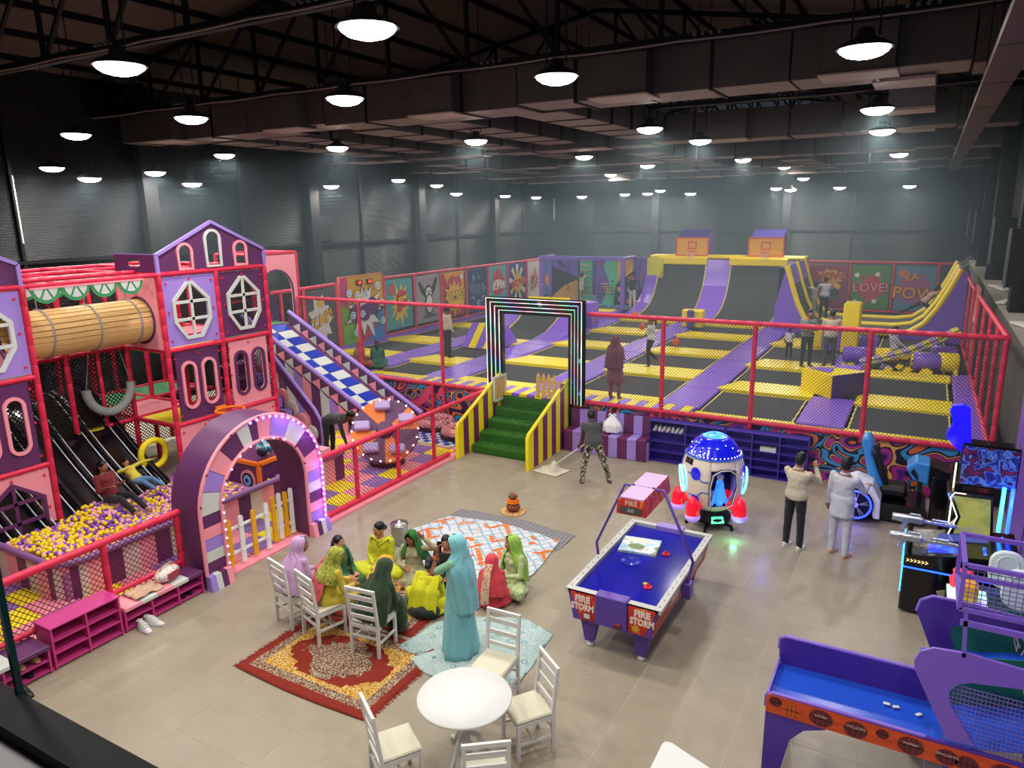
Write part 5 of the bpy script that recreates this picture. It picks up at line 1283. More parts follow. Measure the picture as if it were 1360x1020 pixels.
panel('comic_panel', 'pale grey panel with a drawn dog raising its arms', pn(4), XD, W_, HH, '#a2a2a4', [('poly', '#3a3638', [(.15, 1.6), (.28, 1.65), (.7, 1.15), (.6, 1.0), (.35, 1.2)]), ('poly', '#3a3638', [(1.45, 1.7), (1.3, 1.72), (.95, 1.15), (1.05, 1.0), (1.3, 1.3)]), ('poly', '#3a3638', circ(.82, 1.2, .26, 18, 1.1)), ('poly', '#e6e2de', circ(.82, 1.17, .21, 18, 1.05)), ('poly', '#3a3638', circ(.82, .7, .26, 18, 1.7)), ('poly', '#e6e2de', circ(.82, .72, .21, 18, 1.7)), ('poly', '#2a2628', circ(.74, 1.22, .04, 8)), ('poly', '#2a2628', circ(.9, 1.22, .04, 8)), ('poly', '#2a2628', circ(.82, 1.12, .05, 8, .7)), ('poly', '#5a5658', circ(.82, .25, .5, 16, .1))])
panel('comic_panel', 'red and yellow panel with OMG! lettering', pn(5), XD, W_, HH, '#b83450', [('poly', '#e8a82a', [(.6, 1.0), (1.62, .2), (1.62, 1.85), (.1, 1.85)]), ('poly', '#c43a5a', circ(.75, 1.35, .35)), ('poly', '#c43a5a', circ(1.15, 1.4, .26)), ('poly', '#f0c038', burst(.85, .78, .75, .45, 12)), ('poly', '#f0e8e0', circ(1.4, 1.62, .12, 10)), ('poly', '#f0e8e0', circ(.1, .4, .12, 10))]+otext('OMG!', .55, .88, .85, .05, '#f4d23c'))
panel('comic_panel', 'navy panel with pale outlined GAH! lettering and jagged lines', pn(6), XD, W_, HH, '#2a4368', [('poly', '#9ab4d0', burst(.82, .95, .74, .5, 12, .2)), ('poly', '#2a4368', burst(.82, .95, .70, .46, 12, .2))]+otext('GAH!', .5, .82, .95, 0, '#2f4a72', '#b8cce0'))
panel('comic_panel', 'turquoise panel with red SUPER lettering', pn(7), XD, W_, HH, '#63a8b4', [('poly', '#c83a44', burst(.82, 1.2, .62, .4, 11)), ('poly', '#e8e0da', circ(.82, .9, .55, 20, .6)), ('poly', '#b83240', circ(.82, .75, .5, 20, .5))]+otext('SUPER', .42, .82, .92, .05, '#f2ece6', '#a82030'))
rays = []
for i in range(9): a = i*40; rays.append(('poly', '#e8d890' if i % 2 else '#e6e6e0', [(.81, .92), (.81+.8*cos(radians(a)), .92+.9*sin(radians(a))), (.81+.8*cos(radians(a+18)), .92+.9*sin(radians(a+18)))]))
panel('comic_panel', 'blue and white sunburst panel with WOW! lettering on yellow', pn(8), XD, W_, HH, '#28508c', rays+[('poly', '#e8b82a', circ(.81, .92, .45))]+otext('WOW!', .48, .81, .9, .15, '#d8542a'))
panel('comic_panel', 'pale panel with a dark red splattered burst', pn(9), XD, W_-.1, HH, '#c8c0b4', [('poly', '#a83a3c', burst(.75, .9, .6, .22, 16, .4)), ('poly', '#8c2a30', burst(.75, .9, .35, .2, 9, .3))]+otext('KAPOW', .3, .75, .9, 1.2, '#d8a09a'))
panel('comic_panel', 'blue panel with an orange burst at the far left corner', (XL-.02, 33.85, zb), XD, .8, HH, '#2c5a94', [('poly', '#e0762a', burst(.4, .8, .36, .2, 9, .3))])
# back right panels
bf = thing('panel_fence', 'red fence frame carrying three comic panels at the back right', 'fence', (0, 34.85, 0))
padded(MB(), (-4.6, 0, 3.2), (1.15, 0, 3.2), r=.05, seg=.5).build('top_rail', RED, bf); padded(MB(), (-4.6, 0, 1.12), (1.15, 0, 1.12), r=.045, seg=.5).build('lower_rail', RED, bf)
for x in (-4.55, -2.88, -1.2, .45): padded(MB(), (x, 0, 1.1), (x, 0, 3.2), r=.05, seg=.5).build('post', RED, bf)
XB_ = (1, 0, 0)
panel('comic_panel', 'maroon panel with orange WOW! lettering in a yellow cloud', (-4.5, 34.87, 1.2), XB_, 1.52, 1.85, '#8c3050', [('poly', '#e0a82a', burst(.85, 1.35, .62, .45, 10, .1, .55)), ('poly', '#e8c030', [(1.1, 1.1), (1.3, .95), (1.15, .75), (.95, 1.0)]), ('poly', '#5c6066', circ(.95, .6, .3)), ('poly', '#2a2a30', circ(1.05, .62, .18))]+otext('WOW!', .45, .8, 1.35, .08, '#c8461e'))
panel('comic_panel', 'green panel with pink LOVE! lettering on a red burst', (-2.8, 34.87, 1.2), XB_, 1.5, 1.85, '#4c8a3c', [('poly', '#c8405a', burst(.75, .9, .7, .4, 14, .2)), ('poly', '#e8e4dc', circ(.2, 1.45, .1, 10)), ('poly', '#e8e4dc', circ(1.0, 1.5, .1, 10)), ('poly', '#e8e4dc', circ(.2, .3, .1, 10)), ('poly', '#e8e4dc', circ(.95, .35, .1, 10))]+otext('LOVE!', .52, .76, .92, .03, '#f08ab0', '#2a1018'))
panel('comic_panel', 'blue and purple panel with orange KA-POW lettering', (-1.12, 34.87, 1.2), XB_, 1.5, 1.85, '#5a88a8', [('poly', '#a85a98', burst(.75, .9, .78, .55, 12, .1)), ('poly', '#e07a2a', burst(.3, 1.55, .25, .12, 6))]+otext('KA', .4, .6, 1.4, .2, '#e8982a')+otext('POW', .68, .74, .72, -.05, '#e8a020', '#3a1a10'))
# side comic boards on the right fence
for i, (y, c) in enumerate(((23.0, '#c87a6a'), (24.9, '#7a8aa8'))):
    panel('comic_panel', ['pale pink and orange printed panel standing in the right side fence', 'blue grey printed panel beyond it in the right side fence'][i], (1.28, y+1.4, 1.2), (0, -1, 0), 1.5, 2.0 if i else 2.15, c, [('poly', '#e8b0a0', burst(.75, 1.0, .7, .4, 9, .3)), ('poly', '#4a6aa0', burst(.7, .9, .4, .2, 8, .3))])

# --- climbing corner
cw = thing('climbing_wall', 'climbing wall in purple, green, yellow and dark panels inside a purple frame', 'climbing wall', (0, 32.6, 0))
TEAL = mat('mint_panel', '#58c098', .5); VIO = mat('violet_panel', '#6a52b0', .5); DKP = mat('dark_panel', '#2a2840', .5); OCH = mat('ochre_panel', '#c89a3a', .5); LIME = mat('lime_panel', '#d8dc3a', .5); AMB = mat('amber_panel', '#eab03c', .5); MAGP = mat('plum_panel', '#5e2c74', .5)
def cp(P, m): MB().prism(P, .06, (0, 0, 0), 'y').build('wall_panel', m, cw)
cp([(-16.2, 1.1), (-14.75, 1.1), (-14.75, 3.4), (-16.2, 3.4)], DKP); MB().prism([(-16.2, 1.1), (-14.8, 1.1), (-14.8, 2.3), (-15.5, 2.0), (-16.2, 1.4)], -.03, (0, 0, 0), 'y').build('wall_panel', OCH, cw)
MB().prism([(-16.2, 3.4), (-14.8, 3.4), (-14.8, 2.4), (-16.2, 2.9)], -.03, (0, 0, 0), 'y').build('wall_panel', VIO, cw)
cp([(-14.7, 1.1), (-14.05, 1.1), (-14.05, 3.4), (-14.7, 3.4)], TEAL); cp([(-14.05, 1.1), (-13.0, 1.1), (-13.0, 3.4), (-14.05, 3.4)], VIO)
MB().prism([(-13.55, 1.1), (-12.95, 1.1), (-12.75, 2.2), (-12.8, 3.4), (-13.3, 3.4), (-13.45, 2.9), (-13.15, 2.2)], -.03, (0, 0, 0), 'y').build('wall_panel', TEAL, cw)
cp([(-13.0, 1.1), (-12.0, 1.1), (-12.0, 3.4), (-13.0, 3.4)], AMB); MB().prism([(-12.95, 1.1), (-11.9, 1.1), (-11.9, 2.8), (-12.6, 2.3), (-12.8, 2.1)], -.035, (0, 0, 0), 'y').build('wall_panel', DKP, cw)
cp([(-12.0, 1.1), (-11.3, 1.1), (-11.3, 3.4), (-12.0, 3.4)], VIO); MB().prism([(-12.0, 1.1), (-11.3, 1.1), (-11.3, 2.0), (-12.0, 1.9)], -.035, (0, 0, 0), 'y').build('wall_panel', MAGP, cw)
cp([(-11.3, 1.1), (-10.5, 1.1), (-10.55, 3.4), (-11.3, 3.4)], LIME); MB().prism([(-10.9, 2.0), (-10.55, 1.6), (-10.55, 2.9)], -.03, (0, 0, 0), 'y').build('wall_panel', OCH, cw)
rh = random.Random(4); hc = [mat('hold_red', '#c84050', .5), mat('hold_blue', '#3a4ab0', .5), mat('hold_pink', '#e06a90', .5), DKP]
for i in range(16):
    x, z = rh.uniform(-14.0, -12.8), rh.uniform(1.3, 3.2); MB().ball((x, -.04, z), .05, 8, 6, (1, .6, .8)).build('climbing_hold', rh.choice(hc), cw)
for x, z, m in ((-12.6, 1.9, AMB), (-12.1, 1.9, LILP), (-12.55, 1.45, LILP), (-12.15, 1.35, mat('hold_pink')), (-11.75, 1.3, AMB), (-12.15, 2.4, mat('hold_red')), (-12.5, 2.5, TEAL)): MB().bbox((x-.1, -.14, z-.1), (x+.1, 0, z+.1), .01).build('climbing_block', m, cw)
for k in range(9): MB().cyl((-14.65, -.09, 1.3+.24*k), (-14.1, -.09, 1.3+.24*k), .02, n=6).build('ladder_rung', PWD, cw)
MB().box((-14.0, -.1, 1.1), (-13.95, -.0, 3.4)).build('ladder_side', VIO, cw)
for k in range(4): MB().bbox((-13.5+.06*k, -.14, 2.1-.13*k), (-13.1+.06*k, -.1, 2.16-.13*k), .008).build('rope_step', PWD, cw)
for x in (-15.2, -11.75, -11.55): MB().tube([(x, -.3, 3.4), (x+.02, -.3, 2.5), (x, -.3, 1.9)], .015, 5).tube([(x+.07*cos(a), -.3, 1.84+.07*sin(a)) for a in [2*pi*i/12 for i in range(12)]], .015, 5, closed=True).build('hanging_ring', BLACKM, cw)
VF = mat('violet_frame', '#7a60c0', .45)
for x, y in ((-16.1, -1.4), (-11.95, -1.4), (-16.3, 0)): MB().bbox((x-.09, y-.09, 1.1), (x+.09, y+.09, 3.45), .02).build('frame_post', VF, cw)
MB().bbox((-16.2, -1.5, 3.32), (-11.85, -1.32, 3.5), .02).build('frame_beam', VF, cw)
for x in (-16.1, -11.95): MB().bbox((x-.08, -1.4, 3.34), (x+.08, 0, 3.48), .02).build('frame_beam', VF, cw)
for i, x in enumerate([-15.9+.155*k for k in range(27)]):
    m = (WHT2, mat('teal_cube', '#4a90a0', .7), mat('hold_blue'))[(i*7//5) % 3 if x < -13.5 else 1]
    o = MB().bbox((-.06, -.06, -.06), (.06, .06, .06), .01).build('foam_cube', m, loc=(x, 31.35+.08*(i % 3), 1.22), rot=(.1*i, .2*i, .3*i)); tag(o, {'white_board': 'white', 'teal_cube': 'teal', 'hold_blue': 'dark blue'}[m.name]+' foam cube in the row before the climbing wall', 'foam cube', m.name.split('_')[0]+' cubes before the climbing wall')
# ================================================================= FLOOR OBJECTS
CW = mat('chair_white', '#dadbd7', .38); CUSH = mat('cream_cushion', '#cfccb4', .7, bump=(20, .2))
# --- round table
t = thing('round_table', 'round white pedestal table in the foreground', 'table', (-3.64, 5.3, 0))
MB().lathe([(.001, .715), (.44, .715), (.475, .725), (.485, .742), (.475, .757), (.001, .76)], n=48).build('tabletop', CW, t)
MB().lathe([(.04, .05), (.06, .1), (.085, .16), (.05, .22), (.035, .3), (.05, .36), (.075, .42), (.04, .47), (.035, .56), (.055, .62), (.12, .66), (.14, .715)], n=20).build('pedestal', CW, t)
for k in range(3):
    a = 2*pi*k/3+.5; c, s = cos(a), sin(a)
    pts = [(.03*c, .03*s, .34), (.12*c, .12*s, .30), (.2*c, .2*s, .18), (.27*c, .27*s, .06), (.36*c, .36*s, .03)]
    MB().tube(pts, [.028, .028, .025, .022, .02], 8).build('leg', CW, t)
# --- ladder back chairs; local: back at y=-.2, facing +y
def chair(lab, loc, rz, group, z=0):
    t = thing('ladder_back_chair', lab, 'chair', (loc[0], loc[1], z), rz, group)
    w = .20
    for s in (-1, 1):
        MB().bar((s*w, -.2, 0), (s*w, -.19, .45), .035, .04).bar((s*w, -.19, .45), (s*w, -.25, .96), .034, .036).build('back_leg', CW, t)
        MB().bar((s*w, .2, 0), (s*w, .2, .44), .035, .035).build('front_leg', CW, t)
        MB().bar((s*w, -.18, .2), (s*w, .2, .2), .02, .03).build('side_stretcher', CW, t)
        MB().bar((s*w, -.2, .42), (s*w, .2, .42), .022, .05).build('side_rail', CW, t)
    MB().bar((-w, .2, .42), (w, .2, .42), .022, .05).build('front_rail', CW, t); MB().bar((-w, -.2, .42), (w, -.2, .42), .022, .05).build('rear_rail', CW, t)
    MB().bar((-w, .02, .2), (w, .02, .2), .02, .03).build('cross_stretcher', CW, t); MB().bar((-w, -.2, .28), (w, -.2, .28), .02, .03).build('rear_stretcher', CW, t)
    for z_, y_, h_ in ((.56, -.205, .05), (.70, -.222, .055), (.84, -.238, .06)): MB().bar((-w, y_, z_), (w, y_, z_), .018, h_).build('back_slat', CW, t)
    MB().bar((-w-.02, -.25, .955), (w+.02, -.25, .955), .03, .045).build('top_rail', CW, t)
    MB().bbox((-w-.01, -.19, .445), (w+.01, .22, .48), .015).build('seat_cushion', CUSH, t)
    return t
def chair_at(lab, bx, by, fx, fy, group):   # centre of the back and facing direction
    L_ = sqrt(fx*fx+fy*fy); fx /= L_; fy /= L_; rz_ = atan2(-fx, fy); return chair(lab, (bx+fx*.22, by+fy*.22), rz_, group)
chair_at('white chair behind the round table on the pale blue cloth', -3.9, 6.52, .05, -1, 'chairs around the round table')
chair_at('white chair at the right of the round table seen from the side', -3.05, 5.97, -.6, -.8, 'chairs around the round table')
chair_at('white chair at the left of the round table with cream seat', -4.2, 4.52, .55, .83, 'chairs around the round table')
chair_at('white chair in front of the round table, cut off by the picture edge', -2.97, 4.63, -.6, .8, 'chairs around the round table')
chair_at('white chair under the woman in the lilac scarf', -7.23, 6.2, .25, 1, 'chairs of the sitting women')
chair_at('white chair under the woman in yellow and pink', -6.65, 6.12, .3, 1, 'chairs of the sitting women')
chair_at('white chair under the woman in dark green on the rug edge', -5.76, 6.18, -.12, 1, 'chairs of the sitting women')
# white table corner at the bottom edge
c = pz(885, 985, .75); t = thing('white_table', 'white table with a rounded corner cut off by the bottom edge', 'table', (c.x, c.y, 0), radians(35))
P = [(.02*cos(a)*3, .02*sin(a)*3-.06) for a in [radians(q) for q in (40, 65, 90, 115, 140)]]+[(-.14, -.16), (-.28, -.36), (-.5, -.56), (-.2, -.9), (.2, -.9), (.5, -.56), (.28, -.36), (.14, -.16)]
MB().prism(P, .03, (0, 0, .72)).build('tabletop', CW, t); MB().cyl((0, -.5, 0), (0, -.5, .72), .04).build('pedestal', CW, t); MB().lathe([(.25, 0), (.25, .02), (.05, .05)], (0, -.5, 0)).build('foot', CW, t)

# --- rugs and sheets
def rugmat(name, hx, hy):
    def b(n):
        x, y, z = n.sep(n.co()); ax = n.math('ABSOLUTE', x); ay = n.math('ABSOLUTE', y)
        d = n.math('MINIMUM', n.math('SUBTRACT', hx, ax), n.math('SUBTRACT', hy, ay))       # distance to the edge
        dia = n.math('ADD', n.math('MULTIPLY', ax, 1/(hx*.62)), n.math('MULTIPLY', ay, 1/(hy*.75)))
        wob = n.math('MULTIPLY', n.vor(n.co(), 9), .35); dia = n.math('ADD', dia, wob)
        fine = n.ramp(n.vor(n.co(), 38), [(0, '#c08a3a'), (.12, '#ddd0b4'), (.25, '#17151a'), (.37, '#d4c6a6'), (.47, '#221c24'), (.6, '#8a4a30')], True)
        gold = n.ramp(n.vor(n.co(), 34), [(0, '#c8402a'), (.16, '#ecd9a8'), (.34, '#c08a24'), (.5, '#2a2020'), (.6, '#d8a63a')], True)
        red = n.mix(n.noise(n.co(), 30, 2), '#741a0e', '#8a2816')
        c = n.mix(n.math('GREATER_THAN', dia, 1.05), fine, red)                      # medallion
        c = n.mix(n.math('GREATER_THAN', dia, 1.5), c, gold)                        # corner pieces
        c = n.mix(n.math('LESS_THAN', d, .27), c, fine)                              # border
        c = n.mix(n.math('LESS_THAN', n.math('ABSOLUTE', n.math('SUBTRACT', d, .27)), .035), c, gold)
        c = n.mix(n.math('LESS_THAN', d, .11), c, red)
        n.color(c); n.bump(n.noise(n.co(), 200, 2), .4, .01)
    return mat(name, '#a03020', .95, build=b)
def rug(lab, cx, cy, hx, hy, z, rz_, name, lift=True):
    t = thing('patterned_rug', lab, 'rug', (cx, cy, z), rz_)
    rr = random.Random(int(hx*100))
    MB().grid(lambda u, v: Vector(((u-.5)*2*hx, (v-.5)*2*hy*(1+(.06*sin(pi*u)*(v < .5) if lift else 0)), .008+.006*sin(9*u+5*v)**2)), 40, 30).build('rug_field', rugmat(name, hx, hy), t, solid=.008)
    fr = MB()
    for s in (-1, 1):
        for i in range(70):
            y = -hy+2*hy*(i+.5)/70+rr.uniform(-.01, .01); L_ = rr.uniform(.035, .07); dy = rr.uniform(-.02, .02)
            fr.add([(s*hx, y-.010, .008), (s*hx, y+.010, .008), (s*(hx+L_), y+dy, .003)], [(0, 1, 2)])
    fr.build('fringe', mat('rug_fringe', '#8f2a18', .95), t, kind='stuff', solid=.004)
rug('red patterned rug with cream and gold medallion under the front chairs', -6.0, 5.98, 1.06, .74, 0, 0, 'rug_a')
rug('second red patterned rug under the sitting women', -6.42, 7.5, .86, .74, .0, radians(3), 'rug_b', False)
def sheet(name, lab, cat, poly, m, z=.004, amp=.018, seed=1, nu=40):
    # ruled patch between two polylines (first half / second half reversed)
    n = len(poly)//2; A = [Vector(p) for p in poly[:n]]; B = [Vector(p) for p in poly[n:]][::-1]
    def at(Q, u):
        f = u*(len(Q)-1); i = min(int(f), len(Q)-2); return Q[i].lerp(Q[i+1], f-i)
    from mathutils import noise as N
    def fn(u, v):
        p = at(A, u).lerp(at(B, u), v)
        e = min(u, 1-u, v, 1-v)
        w = abs(N.noise((p.x*2.3+seed, p.y*2.3, 0)))**.8*amp*2 + max(0, sin(p.x*9+p.y*5+3*N.noise((p.x*1.5, p.y*1.5, seed))))**6*amp*.9
        q = Vector((N.noise((p.x*3, p.y*3, seed+5)), N.noise((p.x*3, p.y*3, seed+9)), 0))*.03
        return Vector((p.x+q.x, p.y+q.y, z+w*min(1, .3+e*6)))
    o = MB().grid(fn, nu, nu).build(name, m, solid=.003); tag(o, lab, cat); return o
def sheetmat(b):
    def lines(ang, sc, ds, th, ns, nt, loc):
        w = b.math('GREATER_THAN', b.wave(b.co(rot=(0, 0, ang)), sc, ds, 2), th); g = b.math('GREATER_THAN', b.noise(b.co(loc=loc), ns, 1), nt); return b.math('MULTIPLY', w, g)
    c = b.mix(lines(.75, 1.9, 2.2, .90, 2, .38, (5, 1, 0)), '#c9cbd0', '#8db0c6'); c = b.mix(lines(-.8, 1.9, 2.2, .90, 2, .38, (1, 7, 0)), c, '#8aa6c0')
    c = b.mix(lines(.7, 1.0, 2.0, .86, 2.6, .50, (9, 3, 0)), c, '#c8682e'); c = b.mix(lines(-.75, .9, 2.0, .86, 2.6, .52, (2, 2, 0)), c, '#cc6c30'); c = b.mix(lines(.75, 3.6, 3.0, .95, 5, .5, (3, 3, 0)), c, '#b4bc98'); b.color(c)
SHM = mat('print_sheet', '#d8d8da', .9, build=sheetmat)
CLM = mat('paisley_cloth', '#b8d4d4', .9, build=lambda b: b.color(b.mix(b.math('LESS_THAN', b.math('ABSOLUTE', b.math('SUBTRACT', b.vor(b.co(), 6, 'SMOOTH_F1'), .22)), .035), b.mix(b.math('LESS_THAN', b.vor(b.co(), 13, 'DISTANCE_TO_EDGE'), .05), '#adbfbb', '#93adad'), '#6a8f94')))
GMM = mat('grey_lattice_mat', '#6d6c70', .9, build=lambda b: b.color(b.mix(b.math('LESS_THAN', b.vor(b.co(), 13, 'DISTANCE_TO_EDGE', rnd=.15), .06), '#87868a', '#3a393d')))
sheet('lattice_mat', 'grey lattice patterned mat under the far edge of the printed sheet', 'mat', [(-7.35, 10.1), (-6.1, 10.05), (-4.9, 10.0), (-4.85, 10.65), (-6.0, 10.85), (-7.3, 10.75)], GMM, .003, .006, 4)
sheet('printed_bedsheet', 'large white bedsheet printed with orange and blue on the floor', 'sheet', [(-7.65, 9.35), (-6.9, 8.6), (-6.0, 8.2), (-5.1, 7.8), (-4.86, 9.1), (-5.0, 10.35), (-6.3, 10.55), (-7.3, 10.35)], SHM, .012, .022, 2, 60)
sheet('paisley_sheet', 'pale blue green paisley cloth spread beside the rug', 'sheet', [(-5.52, 6.55), (-5.0, 6.3), (-4.3, 6.2), (-3.75, 6.65), (-3.86, 7.75), (-4.4, 7.95), (-5.0, 7.65), (-5.4, 7.3)], CLM, .006, .022, 3, 50)
# --- marigold pot
p = (-6.36, 11.1); t = thing('marigold_pot', 'clay pot with orange marigold garland on a round woven tray', 'pot', (*p, 0))
MB().lathe([(.001, 0), (.24, 0), (.25, .012), (.23, .016), (.001, .012)], n=26).build('tray', mat('straw_tray', '#c79a63', .9, var=(20, .3)), t)
MB().lathe([(.05, .014), (.11, .04), (.135, .09), (.12, .14), (.075, .17), (.085, .19)], n=20).build('clay_pot', mat('clay', '#7c4230', .8), t)
fm = None
for r, z, k in ((.095, .195, 14), (.08, .235, 12)):
    for i in range(k):
        a = 2*pi*i/k+z*9
        q = (r*cos(a), r*sin(a), z)
        if fm is None: fm = MB().ball((0, 0, 0), .03, 7, 5, (1, 1, .8)).build('marigold', mat('marigold', '#f07a14', .9), t); fm.location = q
        else: inst(fm, t, q)
MB().ball((0, 0, .3), .07, 12, 8, (1, 1, 1.2)).build('coconut', mat('coconut', '#8a5a38', .9, bump=(60, .8)), t)
lm = MB()
for i in range(7): a = 2*pi*i/7; lm.add([(.03*cos(a), .03*sin(a), .24), (.09*cos(a+.25), .09*sin(a+.25), .30), (.11*cos(a), .11*sin(a), .36), (.08*cos(a-.25), .08*sin(a-.25), .30)], [(0, 1, 2, 3)])
lm.build('leaves', mat('mango_leaf', '#6a5a2a', .7), t, kind='stuff')
pt_ = MB()
for i in range(10): a = i*1.9; pt_.ball((.2*cos(a)*(.6+.08*i % .4)+.02, .2*sin(a)*.8, .02), .014, 5, 4)
pt_.build('petals', mat('petal_red', '#b84a3a', .8), t, kind='stuff')
# steel drum / container
t = thing('steel_container', 'round steel water container standing behind the woman in lime', 'container', (-7.42, 9.02, 0))
MB().lathe([(.14, 0), (.15, .01), (.15, .33), (.155, .34), (.155, .36), (.02, .38)], n=24).build('body', mat('brushed_steel', '#a8a8a6', .3, .9), t)
MB().lathe([(.14, .36), (.14, .38), (.03, .395), (.03, .42), (.001, .42)], n=20).build('lid', mat('brushed_steel'), t)
# small props among the women
t = thing('white_box', 'open white cardboard box on the rug among the women', 'box', (-6.02, 7.42, .015), .3)
WB = mat('white_card', '#e9e6e0', .8); MB().box((-.16, -.11, 0), (.16, -.1, .1)).build('side', WB, t); MB().box((-.16, .1, 0), (.16, .11, .1)).build('side', WB, t); MB().box((-.16, -.1, 0), (-.15, .1, .1)).build('side', WB, t); MB().box((.15, -.1, 0), (.16, .1, .1)).build('side', WB, t); MB().box((-.15, -.1, 0), (.15, .1, .01)).build('bottom', WB, t)
t = thing('small_glass', 'small dark drinking glass on the second rug', 'glass', (-5.93, 7.95, .015)); MB().lathe([(.025, 0), (.03, .08), (.027, .08), (.022, .01)], n=14).build('glass_body', mat('dark_glass', '#3a2230', .1), t)

# --- air hockey table
HX0, HX1, HY0, HY1 = -3.62, -2.36, 7.64, 10.05
ah = thing('air_hockey_table', 'purple air hockey table with dark blue playfield and red lettered sides', 'air hockey table', (HX0, HY0, 0))
w, l = HX1-HX0, HY1-HY0
HPUR = mat('hockey_purple', '#5c3f9e', .35); HRED = mat('fire_print', '#b8281c', .4, build=lambda b: b.color(b.ramp(b.noise(b.co(scale=(1, 1, .6)), 7, 3, 1.5), [(0, '#5c0f14'), (.42, '#b0201a'), (.56, '#d8402a'), (.68, '#e8863a')]))); HWH = mat('hockey_rail', '#bcbdb8', .4)
MB().prism([(0.03, 0), (w-.03, 0), (w-.11, -.4), (.11, -.4)], .02, (0, 0, .82), 'y').build('front_board', HPUR, ah)
MB().prism([(0.03, 0), (w-.03, 0), (w-.11, -.4), (.11, -.4)], .02, (0, l-.02, .82), 'y').build('back_board', HPUR, ah)
MB().add([(0.03, .02, .82), (.03, l-.02, .82), (.11, l-.02, .42), (.11, .02, .42)], [(0, 1, 2, 3)]).build('side_board', HPUR, ah, solid=.02)
MB().add([(w-.03, .02, .82), (w-.03, l-.02, .82), (w-.11, l-.02, .42), (w-.11, .02, .42)], [(0, 1, 2, 3)]).build('side_board', HRED, ah, solid=.02)
MB().box((.1, .02, .42), (w-.1, l-.02, .44)).build('bottom_board', HPUR, ah)
MB().box((.07, .07, .74), (w-.07, l-.07, .775)).build('playfield', mat('playfield_blue', '#0c0c9e', .12, coat=.5, build=lambda b: b.color(b.mix(b.noise(b.co(), 2.2, 4, 1), '#08088c', '#1414ac'))), ah)
MB().ring([(0, 0), (w, 0), (w, l), (0, l)], [(.09, .09), (w-.09, .09), (w-.09, l-.09), (.09, l-.09)], .05, (0, 0, .775)).build('rail', HWH, ah)
bm_ = MB()
for i in range(14):
    for x in (.045, w-.045): bm_.cyl((x, .1+i*(l-.2)/13, .824), (x, .1+i*(l-.2)/13, .83), .009, n=6)
bm_.build('rail_screws', BLACKM, ah, kind='stuff')
MB().bbox((.42, -.04, .44), (.84, .12, .85), .01).build('goal_cover', HPUR, ah); MB().bbox((.42, l-.12, .5), (.84, l+.04, .85), .01).build('goal_cover', mat('lilac_cover', '#8f7ac8', .35), ah)
MB().bbox((.68, -.06, .47), (.78, -.03, .53), .01).build('puck_slot', mat('slot_red', '#7a1418', .4), ah)
# printed red fields with lettering on front
for s, x0, x1, l1, l2, tx in ((0, .06, .41, 'FIRE', 'STORM', .24), (1, .85, 1.2, 'FIRE', 'STORM', 1.03)):
    P = [(x0, .80), (x1, .80), (x1, .44), (x0+.16 if s == 0 else x0, .44)] if s == 0 else [(x0, .80), (x1, .80), (x1-.06, .62), (x1-.14, .44), (x0, .44)]
    MB().prism(P, -.006, (0, -.002, 0), 'y').build('fire_print', HRED, ah)
    m = MB()
    add_text(m, l1, .12, Matrix(((1, 0, 0, tx), (0, 0, -1, -.012), (0, 1, 0, .72), (0, 0, 0, 1))), .003, sx=.95, offset=.006); add_text(m, l2, .12, Matrix(((1, 0, 0, tx), (0, 0, -1, -.012), (0, 1, 0, .61), (0, 0, 0, 1))), .003, sx=.8, offset=.006)
    m.build('lettering', mat('pale_print', '#f2d8c8', .5), ah)
    if s: MB().prism(star(.95, .51, .06, .035, 7), -.01, (0, -.006, 0), 'y').build('badge', mat('gold_print', '#c8a02a', .5), ah)
    else: MB().box((.26, -.012, .47), (.34, -.004, .53)).build('badge', WHT2, ah)
for i, (y, txt) in enumerate(((.75, 'FIRE'), (1.7, 'STORM'))):
    m = MB(); add_text(m, txt, .2, frame((w-.055, y, .62), (0, 1, 0), (.2, 0, .98)), .003, offset=.008); m.build('lettering', mat('pale_print'), ah)
for x, y in ((.28, .16), (w-.28, .16), (.28, l-.16), (w-.28, l-.16)):
    MB().add([(x-.13, y-.06, .44), (x+.13, y-.06, .44), (x+.13, y+.06, .44), (x-.13, y+.06, .44), (x-.06, y-.04, .07), (x+.06, y-.04, .07), (x+.06, y+.04, .07), (x-.06, y+.04, .07)], [(3,2,1,0),(4,5,6,7),(0,1,5,4),(1,2,6,5),(2,3,7,6),(3,0,4,7)]).build('leg', HPUR, ah)
    MB().lathe([(.02, .07), (.02, .045), (.05, .035), (.055, .015), (.045, 0)], (x, y, 0), n=14).build('foot', WHT2, ah)
yb = 1.05
MB().tube([(.02, yb, .72), (-.02, yb, 1.0), (.38, yb, 1.93), (.92, yb, 1.93), (w+.08, yb, 1.02), (w+.02, yb, .72)], .022, 4).build('overhead_arch', HPUR, ah)
MB().bbox((w-.04, yb-.08, .5), (w+.08, yb+.08, .72), .01).build('arch_bracket', HPUR, ah)
MB().prism([(-.16, .22), (.16, .22), (.20, -.0), (-.20, -.0)], 1.0, (.64, yb-.45, 1.72), 'y').build('score_box', mat('score_lilac', '#b89ac4', .4), ah)
MB().prism([(-.18, .2), (.18, .2), (.20, -.01), (-.20, -.01)], -.01, (.64, yb-.45, 1.72), 'y').build('score_front', HRED, ah)
m = MB(); add_text(m, 'FIRE', .09, Matrix(((1, 0, 0, .64), (0, 0, -1, yb-.467), (0, 1, 0, 1.87), (0, 0, 0, 1))), .002); m.build('lettering', mat('pale_print'), ah)
MB().box((.50, yb-.475, 1.735), (.78, yb-.46, 1.82)).build('score_display', mat('display_grey', '#4a4a48', .3), ah)
